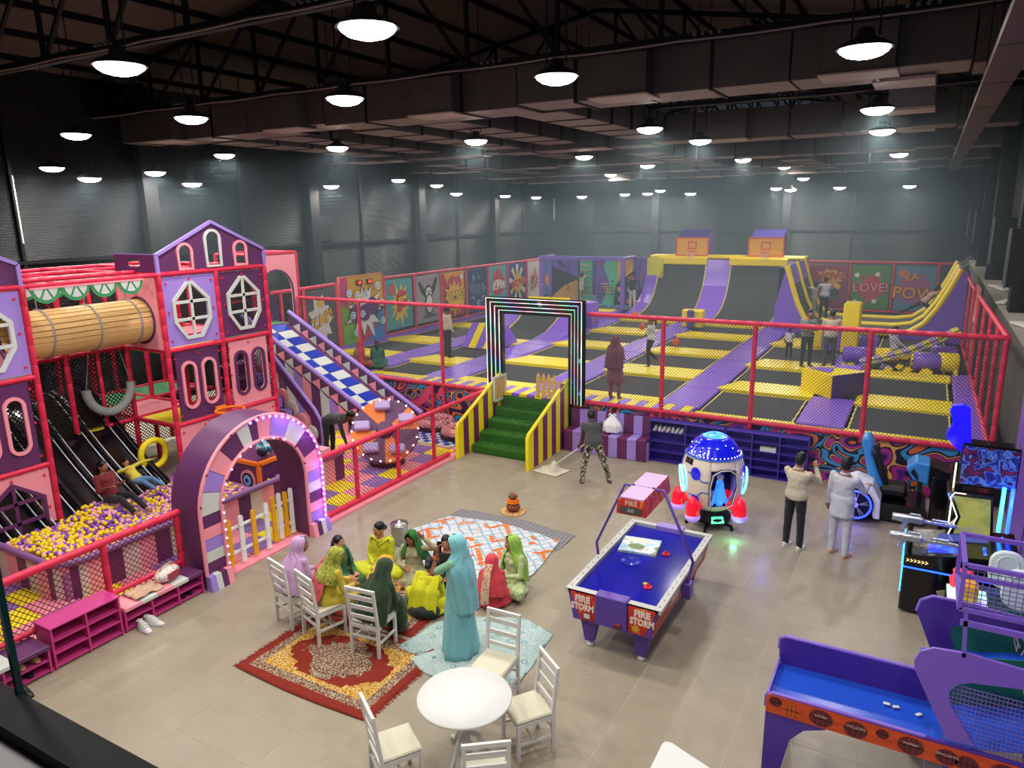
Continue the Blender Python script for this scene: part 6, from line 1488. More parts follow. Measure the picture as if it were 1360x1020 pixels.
m = MB(); add_text(m, '0:0', .07, Matrix(((1, 0, 0, .64), (0, 0, -1, yb-.478), (0, 1, 0, 1.777), (0, 0, 0, 1))), .001); m.build('display_digits', mat('digit_pale', '#d8d8c8', .4), ah)
MB().add([(.84, yb-.45, 1.72), (.84, yb+.55, 1.72), (.80, yb+.55, 1.94), (.80, yb-.45, 1.94)], [(0, 1, 2, 3)]).build('score_side', HRED, ah, solid=.01)
for x in (.5, .78): MB().cyl((x, yb, 1.93), (x, yb, 1.95), .02, n=8).build('clamp', BLACKM, ah)
# strikers, box on the playfield
def striker(lab, x, y):
    t = thing('striker', lab, 'striker', (x, y, .776)); RS = mat('striker_red', '#e0202c', .3)
    MB().lathe([(.001, 0), (.052, 0), (.055, .012), (.05, .02), (.045, .01), (.03, .008), (.02, .02), (.02, .05), (.012, .058), (.001, .06)], n=20).build('striker_body', RS, t)
striker('red striker on the playfield near the board game box', -2.8, 9.2); striker('red striker on the playfield near the front goal', -2.72, 8.2)
t = MB().lathe([(.001, 0), (.03, 0), (.03, .008), (.001, .008)], n=16).build('puck', mat('puck_yellow', '#e8d03a', .4), loc=(-2.78, 8.28, .776)); tag(t, 'small yellow puck beside the front striker', 'puck')
bgx = mat('painted_box', '#9cc8d8', .45, build=lambda b: b.color(b.ramp(b.noise(b.co(), 6, 3, .6), [(0, '#4f86a8'), (.42, '#a8d0de'), (.55, '#e4ecea'), (.66, '#8aa070'), (.8, '#5a6a48')])))
t = thing('board_game_box', 'pale blue picture box lying on the far part of the playfield', 'box', (-3.2, 9.25, .776), radians(8)); MB().bbox((-.27, -.24, 0), (.27, .24, .04), .004).build('lid', bgx, t)
MB().prism(circ(-.04, -.06, .12, 16, .7), .004, (0, 0, .04)).build('printed_shape', mat('olive_print', '#7a8a5c', .5), t); MB().box((-.18, .08, .04), (.1, .2, .043)).build('printed_shape', mat('cream_print', '#ded8c4', .5), t)
t = thing('clear_lid', 'pale clear plastic lid lying on the playfield', 'lid', (-3.17, 8.78, .776)); MB().lathe([(.001, 0), (.14, 0), (.145, .01), (.14, .012), (.001, .004)], n=24).build('lid_body', mat('clear_blue', '#2a34c0', .1, alpha=.5), t)

# --- rocket ride
rk = thing('rocket_ride', 'glowing blue and cream rocket ride capsule with red thrusters on castors', 'ride', (-2.93, 12.24, 0), radians(8))
CRK = mat('capsule_cream', '#e9dccb', .25, coat=.5); CBL = mat('capsule_blue', '#1016b8', .2, coat=.5, emit='#0a0fff', es=.35); CDK = mat('capsule_dark', '#0e1030', .25, coat=.3)
LBL = mat('glow_blue_light', '#ffffff', .3, emit='#2a55ff', es=4); LCY = mat('glow_cyan', '#ffffff', .3, emit='#36d8ff', es=3); LGR = mat('glow_green', '#a0ffc0', .3, emit='#2aff9a', es=1.6); DOME = mat('glow_dome', '#50b0ff', .2, emit='#2a78ff', es=1.0); LWH = mat('tiny_star_light', '#ffffff', .3, emit='#dfe8ff', es=5)
prof = [(.30, .38), (.42, .50), (.50, .70), (.53, .95), (.52, 1.15), (.46, 1.36), (.36, 1.53), (.24, 1.64), (.12, 1.70), (.001, 1.715)]
def rad(z):
    for (r0, z0), (r1, z1) in zip(prof, prof[1:]):
        if z0 <= z <= z1: return r0+(r1-r0)*(z-z0)/(z1-z0)
    return .3
def surfp(a, z, o=0.0): r = rad(z)+o; return Vector((r*cos(a), r*sin(a), z))
# shell with an open doorway (angles around the door at the camera-right side)
DA = radians(-62)
def shell(a0, a1, z0, z1, m, name, o=0.0, nu=24, nv=14, solid=.02):
    return MB().grid(lambda u, v: surfp(a0+(a1-a0)*u, z0+(z1-z0)*v, o), nu, nv).build(name, m, rk, solid=solid)
shell(DA+.45, DA+2*pi-.45, .38, 1.36, CRK, 'capsule_shell', 0, 44, 20)
shell(DA-.45, DA+.45, 1.18, 1.36, CRK, 'door_header', 0, 8, 6); shell(DA-.45, DA+.45, .38, .5, CRK, 'door_sill', 0, 8, 4)
shell(0, 2*pi, 1.34, 1.66, CBL, 'nose_shell', .006, 44, 12); shell(0, 2*pi, 1.63, 1.714, DOME, 'nose_dome', .012, 32, 6, .01)
pts = [surfp(DA-.46, .52, .02), surfp(DA-.46, .9, .02), surfp(DA-.38, 1.12, .02), surfp(DA-.15, 1.2, .02), surfp(DA+.15, 1.2, .02), surfp(DA+.38, 1.12, .02), surfp(DA+.46, .9, .02), surfp(DA+.46, .52, .02), surfp(DA+.2, .47, .02), surfp(DA-.2, .47, .02)]
MB().tube(pts, .022, 6, closed=True).build('door_frame', CDK, rk); 
MB().tube([p+Vector((cos(DA), sin(DA), 0))*.015 for p in pts], .012, 6, closed=True).build('door_trim', CRK, rk)
# interior back wall, small rocket figure
MB().grid(lambda u, v: Vector((.44*cos(DA+pi-1.3+2.6*u)*(.9), .44*sin(DA+pi-1.3+2.6*u)*.9, .45+.75*v)), 16, 4).build('interior', CDK, rk)
q = Vector((.33*cos(DA), .33*sin(DA), .5)); d_ = Vector((cos(DA), sin(DA), 0))
MB().lathe([(.05, 0), (.085, .08), (.09, .25), (.06, .42), (.03, .5), (.001, .52)], q, n=14).build('seat_rocket', DOME, rk)
MB().ball(q+Vector((0, 0, .52)), .06, 10, 8).build('seat_rocket_nose', WHT2, rk)
for s in (-1, 1): MB().add([q+Vector((-d_.y*s*.08, d_.x*s*.08, .05)), q+Vector((-d_.y*s*.17, d_.x*s*.17, -.05)), q+Vector((-d_.y*s*.08, d_.x*s*.08, .3))], [(0, 1, 2)]).build('seat_rocket_fin', DOME, rk, solid=.02)
# round windows and painted bands
def disc_on(a, z, r, m, name, o=.012, rim=None, sz=1.2):
    n = Vector((cos(a), sin(a), .0)); c = surfp(a, z, o); x = Vector((-sin(a), cos(a), 0)); sl_ = (surfp(a, z+.05)-surfp(a, z-.05)).normalized()
    P = [c+x*(r*cos(t))+sl_*(r*sz*sin(t)) for t in [2*pi*i/24 for i in range(24)]]
    if rim: MB().tube(P, rim, 6, closed=True).build(name, m, rk)
    else: MB().add([c+n*.012]+P, [(0, i+1, (i+1) % 24+1) for i in range(24)], True).build(name, m, rk)
for a, z, r in ((DA-.95, 1.1, .095), (DA-1.0, .62, .075), (DA+.85, 1.12, .09), (DA-2.2, 1.15, .09)): disc_on(a, z, r, CBL, 'blue_disc', .022)
disc_on(DA-1.75, .88, .17, CDK, 'side_window', .015); disc_on(DA-1.75, .88, .18, LCY, 'window_light_ring', .02, .02, 1.3); disc_on(DA+1.35, .85, .18, LCY, 'window_light_ring', .02, .02, 1.3)
for z0 in (.78, .98):
    MB().tube([surfp(DA-.5-.06*i, z0+(.0 if i < 4 else (.1 if z0 > .9 else -.1)*min(1, (i-4)/3)), .012) for i in range(14)], .012, 5).build('blue_band', mat('band_blue', '#3e6ec0', .3), rk)
MB().tube([surfp(2*pi*i/44, 1.35, .014) for i in range(44)], .016, 5, closed=True).build('nose_trim', mat('band_blue'), rk)
s0 = None
for i in range(44):
    a = rh.uniform(0, 2*pi) if i > 20 else DA-1.5+3*i/20; z = rh.uniform(1.4, 1.6) if i > 20 else 1.39
    p = surfp(a, z, .016)
    if s0 is None: s0 = MB().ball((0, 0, 0), .010, 6, 4).build('star_light', LWH, rk); s0.location = p
    else: inst(s0, rk, p)
np_ = surfp(DA-1.35, 1.27, .02); m = MB(); a = DA-1.35
MB().add([surfp(a-.2, 1.22, .018), surfp(a+.2, 1.22, .018), surfp(a+.2, 1.32, .018), surfp(a-.2, 1.32, .018)], [(0, 1, 2, 3)]).build('name_plate', BLACKM, rk, solid=.01)
m = MB(); add_text(m, 'A35', .1, frame(surfp(a, 1.27, .03), (-sin(a), cos(a), 0), (-.2*cos(a), -.2*sin(a), 1)), .002); m.build('lettering', mat('grey_metal'), rk)
# base, thrusters, castors
MB().lathe([(.30, .12), (.34, .14), (.34, .22), (.24, .30), (.26, .38), (.32, .40)], n=28).build('base', BLACKM, rk)
MB().add([surfp(DA-.5, .62, 0)*0+Vector((.36*cos(DA-.35), .36*sin(DA-.35), .16)), Vector((.36*cos(DA+.3), .36*sin(DA+.3), .16)), Vector((.31*cos(DA+.3), .31*sin(DA+.3), .27)), Vector((.31*cos(DA-.35), .31*sin(DA-.35), .27))], [(0, 1, 2, 3)]).build('green_panel', LGR, rk, solid=.015)
MB().add([Vector((.37*cos(DA-1.75), .37*sin(DA-1.75), .16)), Vector((.37*cos(DA-1.3), .37*sin(DA-1.3), .16)), Vector((.32*cos(DA-1.3), .32*sin(DA-1.3), .27)), Vector((.32*cos(DA-1.75), .32*sin(DA-1.75), .27))], [(0, 1, 2, 3)]).build('cyan_panel', LCY, rk, solid=.015)
RTH = mat('thruster_red', '#e01430', .25, coat=.4, emit='#ff1030', es=.45); PTH = mat('thruster_lilac', '#c8a8e8', .3, emit='#a070ff', es=.5)
for i, a in enumerate((DA-1.95, DA-.95, DA+.55, DA+2.0)):
    c = Vector((.58*cos(a), .58*sin(a), .3)); th = MB().lathe([(.10, .02), (.125, .08), (.12, .2), (.08, .32), (.03, .38), (.001, .39)], c, n=20).build('thruster', RTH, rk)
    MB().lathe([(.06, -.06), (.10, -.04), (.13, .0), (.13, .06), (.10, .07)], c, n=20).build('thruster_ring', PTH, th)
    MB().tube([Vector((.36*cos(a), .36*sin(a), .5)), Vector((.48*cos(a), .48*sin(a), .47)), c+Vector((0, 0, .12))], [.09, .07, .05], 8).build('thruster_arm', RTH, th)
for i in range(5):
    a = DA-.6+2*pi*i/5; MB().bar((.2*cos(a), .2*sin(a), .1), (.42*cos(a), .42*sin(a), .08), .05, .04).build('castor_arm', BLACKM, rk)
    MB().cyl((.42*cos(a)-.02*sin(a), .42*sin(a)+.02*cos(a), .032), (.42*cos(a)+.02*sin(a), .42*sin(a)-.02*cos(a), .032), .032, n=12).cyl((.42*cos(a), .42*sin(a), .03), (.42*cos(a), .42*sin(a), .09), .015, n=6).build('castor', BLACKM, rk)
plight('capsule_glow', rk, (.1, -.2, .9), 5, (.15, .25, 1)); plight('under_glow', rk, (.45, -.6, .12), 3, (.2, 1, .5)); plight('side_glow', rk, (.9, .2, .9), 12, (.12, .15, 1))

# --- striped mop
mp = thing('floor_mop', 'wide cloth mop with pale handle held by the cleaner', 'mop', (-6.75, 13.45, 0))
MB().cyl((0, 0, .05), (.95, -.12, .82), .014, n=8).build('handle', WHT2, mp)
MB().grid(lambda u, v: Vector(((u-.5)*.62+.12*v, (v-.5)*.5-.1*u, max(.012, .26*max(0, 1-4*((u-.45)**2+(v-.5)**2)*1.4)*(.6+.4*sin(9*u+4*v))+.02*sin(17*u)*sin(13*v)))), 26, 18).build('mop_cloth', mat('mop_cloth', '#c8c2b0', .95, bump=(30, .4)), mp, solid=.01)
# foreground balustrade at the camera
bl_ = thing('glass_balustrade', 'black rail and glass edge of the viewing gallery at the lower left', 'balustrade', (0, 0, 0))
A_ = pz(-60, 872, 4.55); B_ = pz(215, 1022, 4.55); d_ = (B_-A_).normalized(); B2 = B_+d_*1.2; n_ = Vector((d_.y, -d_.x, 0)); n_ = n_ if n_.dot(Vector((0, 0, 0))-A_) < 0 else n_
inn = Vector((-n_.x, -n_.y, 0))
if inn.dot(-Vector((A_.x, A_.y, 0))) < 0: inn = -inn
BL2 = mat('black_rail', '#030304', .8)
mb = MB(); V = [A_-d_*1.0, B2, B2+inn*.075, A_-d_*1.0+inn*.075]; mb.add([(*v[:2], 4.50) for v in V]+[(*v[:2], 4.55) for v in V], [(0,3,2,1),(4,5,6,7),(0,1,5,4),(1,2,6,5),(2,3,7,6),(3,0,4,7)]).build('base_channel', BL2, bl_)
V = [A_-d_*1.0+inn*.075, B2+inn*.075, B2+inn*.5, A_-d_*1.0+inn*.5]; mb = MB(); mb.add([(*v[:2], 4.40) for v in V]+[(*v[:2], 4.52) for v in V], [(0,3,2,1),(4,5,6,7),(0,1,5,4),(1,2,6,5),(2,3,7,6),(3,0,4,7)]).build('gallery_floor', mat('gallery_grey', '#8a858a', .5), bl_)
G_ = pz(25, 915, 4.56); GL = mat('glass_edge', '#0b2a2a', .1); 
g1 = G_-d_*.012; g0 = A_-d_*.8
mb = MB(); t_ = inn*.012; mb.add([(g0.x, g0.y, 4.55), (g1.x, g1.y, 4.55), (g1.x, g1.y, 5.05), (g0.x, g0.y, 5.05)], [(0, 1, 2, 3)]).build('glass_pane', mat('clear_glass', '#ffffff', .02, alpha=.12), bl_)
mb = MB(); mb.bar((G_.x, G_.y, 4.55), (G_.x, G_.y, 5.05), .012, .012).build('glass_edge', GL, bl_)
# ================================================================= ARCADE MACHINES (right)
MPU = mat('machine_purple', '#4b2f9a', .3); MPL = mat('machine_lilac', '#7a5cc4', .35); NETP = mat('purple_wire', '#7a62b0', .4); BLUD = mat('deck_blue', '#2150c8', .25, coat=.3)
def wiregrid(name, parent, o, ux, uz, w, h, nx, nz, r=.004, m=NETP):
    mb = MB(); o = Vector(o); ux = Vector(ux).normalized(); uz = Vector(uz).normalized()
    for i in range(nx+1): mb.bar(o+ux*(w*i/nx), o+ux*(w*i/nx)+uz*h, r*2, r*2)
    for j in range(nz+1): mb.bar(o+uz*(h*j/nz), o+uz*(h*j/nz)+ux*w, r*2, r*2)
    return mb.build(name, m, parent)
ORP = mat('flame_orange_print', '#d83c14', .35, build=lambda b: b.color(b.mix(b.noise(b.co(scale=(.6, 1, 3)), 5, 3, 1), '#a8180c', '#f0641a')))
BRB = mat('print_ball_maroon', '#6a2028', .5); ORB = mat('print_ball_orange', '#d05a1c', .5)
def bball_machine(lab, yn, yf, near):
    t = thing('basketball_machine', lab, 'arcade machine', (-.95, yn, 0)); W_ = yf-yn; Lm = 2.55
    def X(px, py): q = pyy(px, py, yn); return (q.x+.95, q.z)
    # playing deck: low side boards, sloping blue floor
    for i, y in enumerate((0, W_) if near else ()):
        z0, z1 = (.9, .93) if i == 0 else (1.14, 1.16)
        MB().prism([(0.0, .76), (Lm, .70), (Lm, z1), (.08, z0), (.0, z0-.04)] if i == 0 else rrect(0, .80, 1.5, z0, .12), .035, (0, y-.02, 0), 'y').build('side_board', MPU, t)
        MB().tube([(0, y, z0-.15), (.0, y, z0-.04), (.05, y, z0), (1.35, y, z0+.01)], .022, 8).build('board_trim', MPL, t)
    if near: MB().prism([(.0, .78), (.0, .90), (.02, .90), (.02, .78)], W_, (0, 0, 0), 'y').build('front_board', MPL, t)
    if not near: MB().add([(1.3, 0, .84), (2.5, 0, 1.15), (2.5, W_, 1.15), (1.3, W_, .84)], [(0, 1, 2, 3)]).build('blue_deck', BLUD, t, solid=.015)
    else: MB().add([(.02, 0, .82), (1.4, 0, .84), (2.5, 0, 1.15), (2.5, W_, 1.15), (1.4, W_, .84), (.02, W_, .82)], [(0, 1, 4, 5), (1, 2, 3, 4)]).build('blue_deck', BLUD, t, solid=.015)
    # legs
    P = [(0, 0), (.16, 0), (.24, .45), (.36, .60), (.55, .68), (.55, .76), (0, .76)]
    for y in (0, W_): MB().prism(P if near else [(1.28+a*.6, b) for a, b in P], .03, (0, y-.015, 0), 'y').build('leg', MPU, t)
    MB().prism([(1.7, 0), (1.9, 0), (1.9, .7), (1.5, .7)], .03, (0, -.015, 0), 'y').build('leg', MPU, t); MB().box((2.3, 0, 0), (2.6, W_, .7)).build('rear_cabinet', BLACKM, t)
    if near:
        # orange printed side
        z0, z1 = .89, .91
        MB().prism(rrect(0.0, .70, 2.55, .895, .03), -.006, (0, -.022, 0), 'y').build('printed_side', ORP, t)
        for k, (x, z, r, m, txt) in enumerate(((.09, .87, .06, BRB, ''), (.24, .79, .085, ORB, ''), (.50, .82, .105, BRB, 'adidas'), (.80, .77, .10, BRB, 'WILSON'), (1.02, .83, .055, BRB, ''), (1.25, .77, .105, BRB, 'molten'), (1.53, .79, .09, BRB, 'SPALDING'), (1.68, .76, .09, BRB, ''), (1.95, .8, .1, BRB, 'molten'))):
            zc = min(.885-r*.8, max(.71+r*.8, z)); mb = MB(); mb.prism(circ(x, zc, r, 22, .82), -.004, (0, -.029, 0), 'y'); mb.build('printed_ball', m, t)
            mb = MB()
            for rr in (-.5, 0, .5): mb.tube([(x+rr*r*(.6+.4*cos(q)) if rr else x+.0*q, -.035, zc+r*.8*q/1.3) for q in (-1.2, -.6, 0, .6, 1.2)], .0025, 4)
            mb.tube([(x-r, -.035, zc), (x+r, -.035, zc)], .0025, 4); mb.build('printed_seam', BLACKM, t)
            if txt: mb = MB(); add_text(mb, txt, r*.42, Matrix(((1, 0, 0, x), (0, 0, -1, -.037), (0, 1, 0, zc+r*.25), (0, 0, 0, 1))), .001); mb.build('lettering', mat('ball_lettering', '#d8b8a8', .5), t)
        out = [(1215, 888), (1214, 876), (1223, 864), (1240, 860), (1288, 868), (1362, 890), (1420, 905), (1420, 930), (1362, 915), (1290, 906), (1272, 908), (1260, 918), (1262, 935), (1294, 990), (1256, 980), (1236, 935)]
        MB().prism([X(*p) for p in out], .03, (0, -.015, 0), 'y').build('upright_panel', MPL, t)
        a = [X(1262, 910), X(1360, 915), X(1360, 1030), X(1290, 990)]
        wiregrid('side_net', t, (X(1262, 908)[0], 0, .93), (1, 0, 0), (0, 0, 1), 1.2, X(1262, 908)[1]-.93, 40, 14, .0025)
        # upper cage
        cz0, cz1 = 1.62, 1.98
        q0 = pyy(1274, 808, yn); q1 = pyy(1271, 748, yn); cx0 = q0.x+.95; cz0 = q0.z; cz1 = q1.z
        for p, q in (((cx0, 0, cz0), (cx0, 0, cz1)), ((cx0, 0, cz0), (2.5, 0, cz0)), ((cx0, 0, cz1), (2.5, 0, cz1)), ((cx0, W_, cz0), (cx0, W_, cz1)), ((cx0, W_, cz0), (2.5, W_, cz0)), ((cx0, W_, cz1), (2.5, W_, cz1)), ((cx0, 0, cz0), (cx0, W_, cz0)), ((cx0, 0, cz1), (cx0, W_, cz1))): MB().bar(p, q, .035, .035).build('cage_bar', MPL, t)
        wiregrid('cage_net', t, (cx0, 0, cz0), (1, 0, 0), (0, 0, 1), 2.5-cx0, cz1-cz0, 22, 10, .003)
        s0_ = X(1280, 872); MB().bar((s0_[0], 0, s0_[1]), (cx0+.05, 0, cz0), .03, .03).build('cage_strut', MPL, t); MB().bar((cx0+.02, 0, cz0-.12), (2.5, 0, cz0-.12), .03, .05).build('cage_bar', MPL, t)
    else:
        out = [(1217.6, 811), (1223.5, 797), (1239, 792), (1268, 798), (1300, 806), (1420, 838), (1420, 856), (1300, 826), (1282, 826.7), (1265, 832), (1261, 842), (1269, 864), (1239, 870), (1226, 834)]
        MB().prism([X(*p) for p in out], .03, (0, -.015, 0), 'y').build('upright_panel', MPU, t)
        MB().tube([(X(*p)[0], -.0, X(*p)[1]) for p in out[:6]], .018, 6).build('board_trim', MPL, t)
    # green court backing, hoop, score display
    GC = mat('court_green', '#1f6a58', .6)
    MB().add([(1.55, W_-.03, .9), (2.45, W_-.03, .9), (2.45, W_-.03, 1.6), (1.3, W_-.03, 1.35)], [(0, 1, 2, 3)]).build('court_side', GC, t, solid=.01)
    MB().box((2.42, 0, .9), (2.46, W_, 2.1)).build('court_back', GC, t)
    MB().bbox((2.36, .1, 1.55), (2.40, W_-.1, 2.0), .01).build('backboard', WHT2, t)
    MB().tube([(2.16+.16*cos(a), W_/2+.16*sin(a), 1.52) for a in [2*pi*i/18 for i in range(18)]], .014, 6, closed=True).build('hoop_rim', mat('slot_red'), t)
    nm = MB()
    for i in range(9): a = 2*pi*i/9; nm.tube([(2.16+.16*cos(a), W_/2+.16*sin(a), 1.5), (2.16+.11*cos(a+.4), W_/2+.11*sin(a+.4), 1.38), (2.16+.08*cos(a), W_/2+.08*sin(a), 1.25)], .006, 4)
    nm.build('hoop_net', mat('pink_cord', '#e0b8b8', .7), t)
    return t
A_m = bball_machine('large basketball machine in the foreground with orange ball print side', 6.6, 7.27, True)
B_m = bball_machine('second basketball machine behind the foreground one', 7.55, 8.22, False)
for i, (x, y) in enumerate(((.08, 7.0), (.16, 6.99), (.35, 6.97))):
    o = MB().bbox((-.03, -.018, 0), (.03, .018, .012), .003).build('paper_scrap', WHT2, loc=(x-.0, y, .86), rot=(0, 0, .4*i)); tag(o, ['leftmost white scrap on the blue deck', 'middle white scrap touching the leftmost one on the blue deck', 'single white scrap to the right on the blue deck'][i], 'scrap')
# --- kiddie hockey machine with coloured light panel
t = thing('kiddie_game', 'small game cabinet with yellow body, white rounded panels and cyan violet light front', 'arcade machine', (.62, 9.1, 0))
GBK = mat('game_dark_green', '#123a34', .4)
HOL = mat('light_panel', '#ffffff', .3, build=lambda b: (b.put(b.ramp(b.math('FRACT', b.math('MULTIPLY', b.math('ADD', b.sep(b.co())[1], b.math('MULTIPLY', b.sep(b.co())[2], .8)), 1.3)), [(0, '#20d8a0'), (.3, '#40f0e0'), (.42, '#3a50ff'), (.55, '#5a28f0'), (.62, '#808aa0'), (.8, '#30e0c0'), (1, '#60ffa0')]), b.b.inputs['Emission Color']), b.put(.8, b.b.inputs['Emission Strength'])))
MB().bbox((0, 0, 0), (1.0, 1.1, .75), .03).build('cabinet', BLACKM, t)
MB().add([(-.02, .05, .25), (-.02, .75, .25), (.1, .85, .95), (.1, .0, .95)], [(0, 3, 2, 1)]).build('light_front', HOL, t, solid=.02)
MB().bbox((.15, .05, .75), (1.0, 1.1, .80), .02).build('black_top', GBK, t); MB().box((.0, .1, .80), (.42, .9, .815)).build('light_top', HOL, t); mat('toy_yellow', '#f0a818', .35); MB().box((.02, -.03, .12), (.55, -.005, .74)).build('light_front', HOL, t); MB().box((.57, -.03, .2), (1.0, -.005, .74)).build('green_front', mat('court_green', '#1f6a58', .6), t)
WP2 = mat('pale_mint_plastic', '#dff0ea', .3)
for y in ():
    MB().prism(rrect(-.15, 0, .17, .52, .14, 6), .07, (.45, y+.15, .86), 'x').build('seat_back', WP2, t); MB().tube([(.44, y+.15+.09*cos(a), 1.24+.09*sin(a)) for a in [2*pi*i/16 for i in range(16)]], .008, 5, closed=True).build('seat_ring', WP2, t)
for x0, y0 in ((.42, .95), (.52, .45)):
    MB().prism(rrect(0, 0, .38, .5, .17, 8), .08, (x0, y0, .86), 'y').build('seat_back', WP2, t, bevel=.02); MB().tube([(x0+.19+.11*cos(a), y0-.01, 1.2+.11*sin(a)) for a in [2*pi*i/18 for i in range(18)]], .008, 5, closed=True).build('seat_ring', WP2, t)
MB().bbox((.1, .35, .86), (.3, .6, 1.1), .04).build('yellow_handle', mat('toy_yellow'), t); MB().bbox((.02, .7, .86), (.3, 1.0, .93), .03).build('pink_pad', mat('toy_pink', '#f0405a', .35), t); MB().bbox((.05, .7, .97), (.28, 1.0, 1.03), .03).build('pink_pad', mat('toy_pink'), t)
MB().bbox((.85, .85, .82), (1.0, 1.08, 1.0), .03).build('yellow_block', mat('toy_yellow'), t)
MB().bbox((-.1, .75, .12), (-.04, 1.02, .5), .02).build('printed_sign', mat('sign_blue', '#1c3fae', .4), t)
m = MB(); m.prism(circ(.88, .36, .09, 14), -.008, (-.1, 0, 0), 'x'); m.build('sign_mark', mat('sign_white', '#f0f0f4', .4), t)
m = MB(); m.prism(star(.88, .34, .06, .03, 5), -.008, (-.108, 0, 0), 'x'); m.build('sign_mark', mat('slot_red'), t)
# --- gun shooting machine
g = thing('shooting_machine', 'black shooting arcade machine with two silver guns and blue lit console', 'arcade machine', (.12, 10.55, 0))
GB = mat('gloss_cabinet', '#08080c', .2, coat=.4); BLS = mat('blue_strip', '#4080ff', .3, emit='#1840ff', es=5); CYS = mat('cyan_strip', '#80e0ff', .3, emit='#20a0ff', es=5); SIL = mat('silver_gun', '#c0c4d4', .25, .85, bump=(30, .6)); GALX = mat('galaxy_screen', '#2040d0', .2, build=lambda b: (b.put(b.ramp(b.vor(b.co(), 9), [(0, '#b8e0ff'), (.25, '#3a80ff'), (.6, '#1820c0'), (1, '#4020a0')]), b.b.inputs['Emission Color']), b.put(.9, b.b.inputs['Emission Strength'])))
MB().bbox((0, 0, 0.03), (1.35, .95, .72), .02).build('cabinet', GB, g)
MB().prism([(0, .72), (1.3, .72), (1.3, 1.05), (.75, .98), (.0, .86)], .95, (0, 0, 0), 'y').build('console', GB, g)
MB().box((.0, -.012, .68), (1.3, -.0, .70)).build('edge_light', BLS, g); MB().box((-.015, .02, .3), (0, .04, .86)).build('edge_light', CYS, g); MB().box((-.015, .9, .3), (0, .92, .86)).build('edge_light', CYS, g)
for i in range(3): MB().add([(.28+.0, .12, .905), (.95, .12, 1.0), (.95, .4, 1.0), (.28, .4, .905)], [(0, 1, 2, 3)]).build('console_screen', GALX, g, solid=.012) if i == 0 else None
MB().add([(.4, .52, .93), (.98, .52, 1.02), (.98, .78, 1.02), (.4, .78, .93)], [(0, 1, 2, 3)]).build('clear_cover', mat('clear_cover', '#5a6ab0', .08, alpha=.7), g, solid=.02)
YG = mat('pale_gold_light', '#ffe8a0', .4, emit='#ffe090', es=.9)
for r_, y in ((0, -.014), (1, .5)):
    for i in range(6): MB().prism([(.03+.045*i, .78), (.055+.045*i, .80), (.03+.045*i, .82), (.045+.045*i, .82), (.07+.045*i, .80), (.045+.045*i, .78)], -.006, (0, y, 0) if r_ == 0 else (0, y, .12), 'y').build('chevron_light', YG, g)
def gun(y, z):
    MB().cyl((.05, y, z-.14), (.05, y, z), .035, n=10).build('gun_mount', GB, g)
    MB().bbox((-.12, y-.045, z-.03), (.2, y+.045, z+.08), .02).bbox((.2, y-.025, z+.0), (.62, y+.025, z+.05), .01).cyl((.3, y, z+.07), (.5, y, z+.07), .02, n=8).bar((-.02, y, z-.02), (-.07, y, z-.14), .04, .05).cyl((-.2, y, z+.03), (-.1, y, z+.03), .055, n=10).bbox((.02, y-.015, z+.08), (.16, y+.015, z+.12), .01).build('gun', SIL, g)
gun(.18, 1.02); gun(.72, 1.08)
MB().prism([(.42, .42), (.62, .5), (.78, .66), (.86, .5), (1.05, .55), (.92, .36), (1.0, .22), (.72, .3), (.5, .28)], -.01, (0, -.004, 0), 'y').build('printed_emblem', mat('emblem_tan', '#a89880', .5), g)
MB().prism([(.3, .30), (.62, .32), (.62, .18), (.42, .14)], -.012, (0, -.006, 0), 'y').build('printed_emblem', mat('emblem_red', '#8a2a28', .5), g)
# big screen housing with neon frame
def YP_(px, py, y): q = pyy(px, py, y); return (q.x-.12, q.z)
sc_out = [YP_(*p, 11.4) for p in ((1258, 655), (1262, 652), (1320, 660), (1318, 735), (1254, 722), (1248, 722), (1270, 686))]
MB().prism(sc_out, .5, (0, .85, 0), 'y').build('screen_housing', GB, g)
SCRM = mat('game_screen', '#808040', .2, build=lambda b: (b.put(b.ramp(b.noise(b.co(scale=(1, 1, 1.6), loc=(0, 0, 3.1)), 2.6, 3, .4), [(.2, '#0c1420'), (.36, '#5a6a20'), (.5, '#a8a83a'), (.6, '#3a5aa8'), (.75, '#90a8d8')]), b.b.inputs['Emission Color']), b.put(.55, b.b.inputs['Emission Strength'])))
sc_in = [YP_(*p, 11.4) for p in ((1266, 658), (1316, 664), (1314, 728), (1262, 716), (1276, 686))]
MB().prism(sc_in, -.01, (0, .845, 0), 'y').build('screen', SCRM, g)
NEON = mat('pale_neon', '#fff6d0', .3, emit='#fff0c0', es=1.6)
P = [YP_(*p, 11.35) for p in ((1283, 656), (1268, 654), (1262, 661), (1271, 686), (1255, 716))]
MB().tube([(x, .79, z) for x, z in P], .008, 6).build('neon_tube', NEON, g)
MB().bbox((.56, .9, 1.66), (1.25, 1.2, 2.28), .02).build('top_sign', GB, g)
POST = mat('marquee_art', '#2a1850', .3, build=lambda b: (b.color(b.ramp(b.noise(b.co(), 6, 4, 1.2), [(.2, '#12082e'), (.44, '#24308a'), (.5, '#5a8ad0'), (.54, '#140e38'), (.72, '#8a2850')])), b.put(b.ramp(b.noise(b.co(), 6, 4, 1.2), [(.2, '#12082e'), (.44, '#24308a'), (.5, '#5a8ad0'), (.54, '#140e38'), (.72, '#8a2850')]), b.b.inputs['Emission Color']), b.put(.12, b.b.inputs['Emission Strength'])))
MB().box((.58, .885, 1.70), (1.23, .9, 2.25)).build('marquee', POST, g)
for x, m in ((1.1, CYS), (1.2, BLS)): MB().cyl((x, .8, 1.1), (x, .8, 1.75), .025, n=8).build('light_tube', m, g)
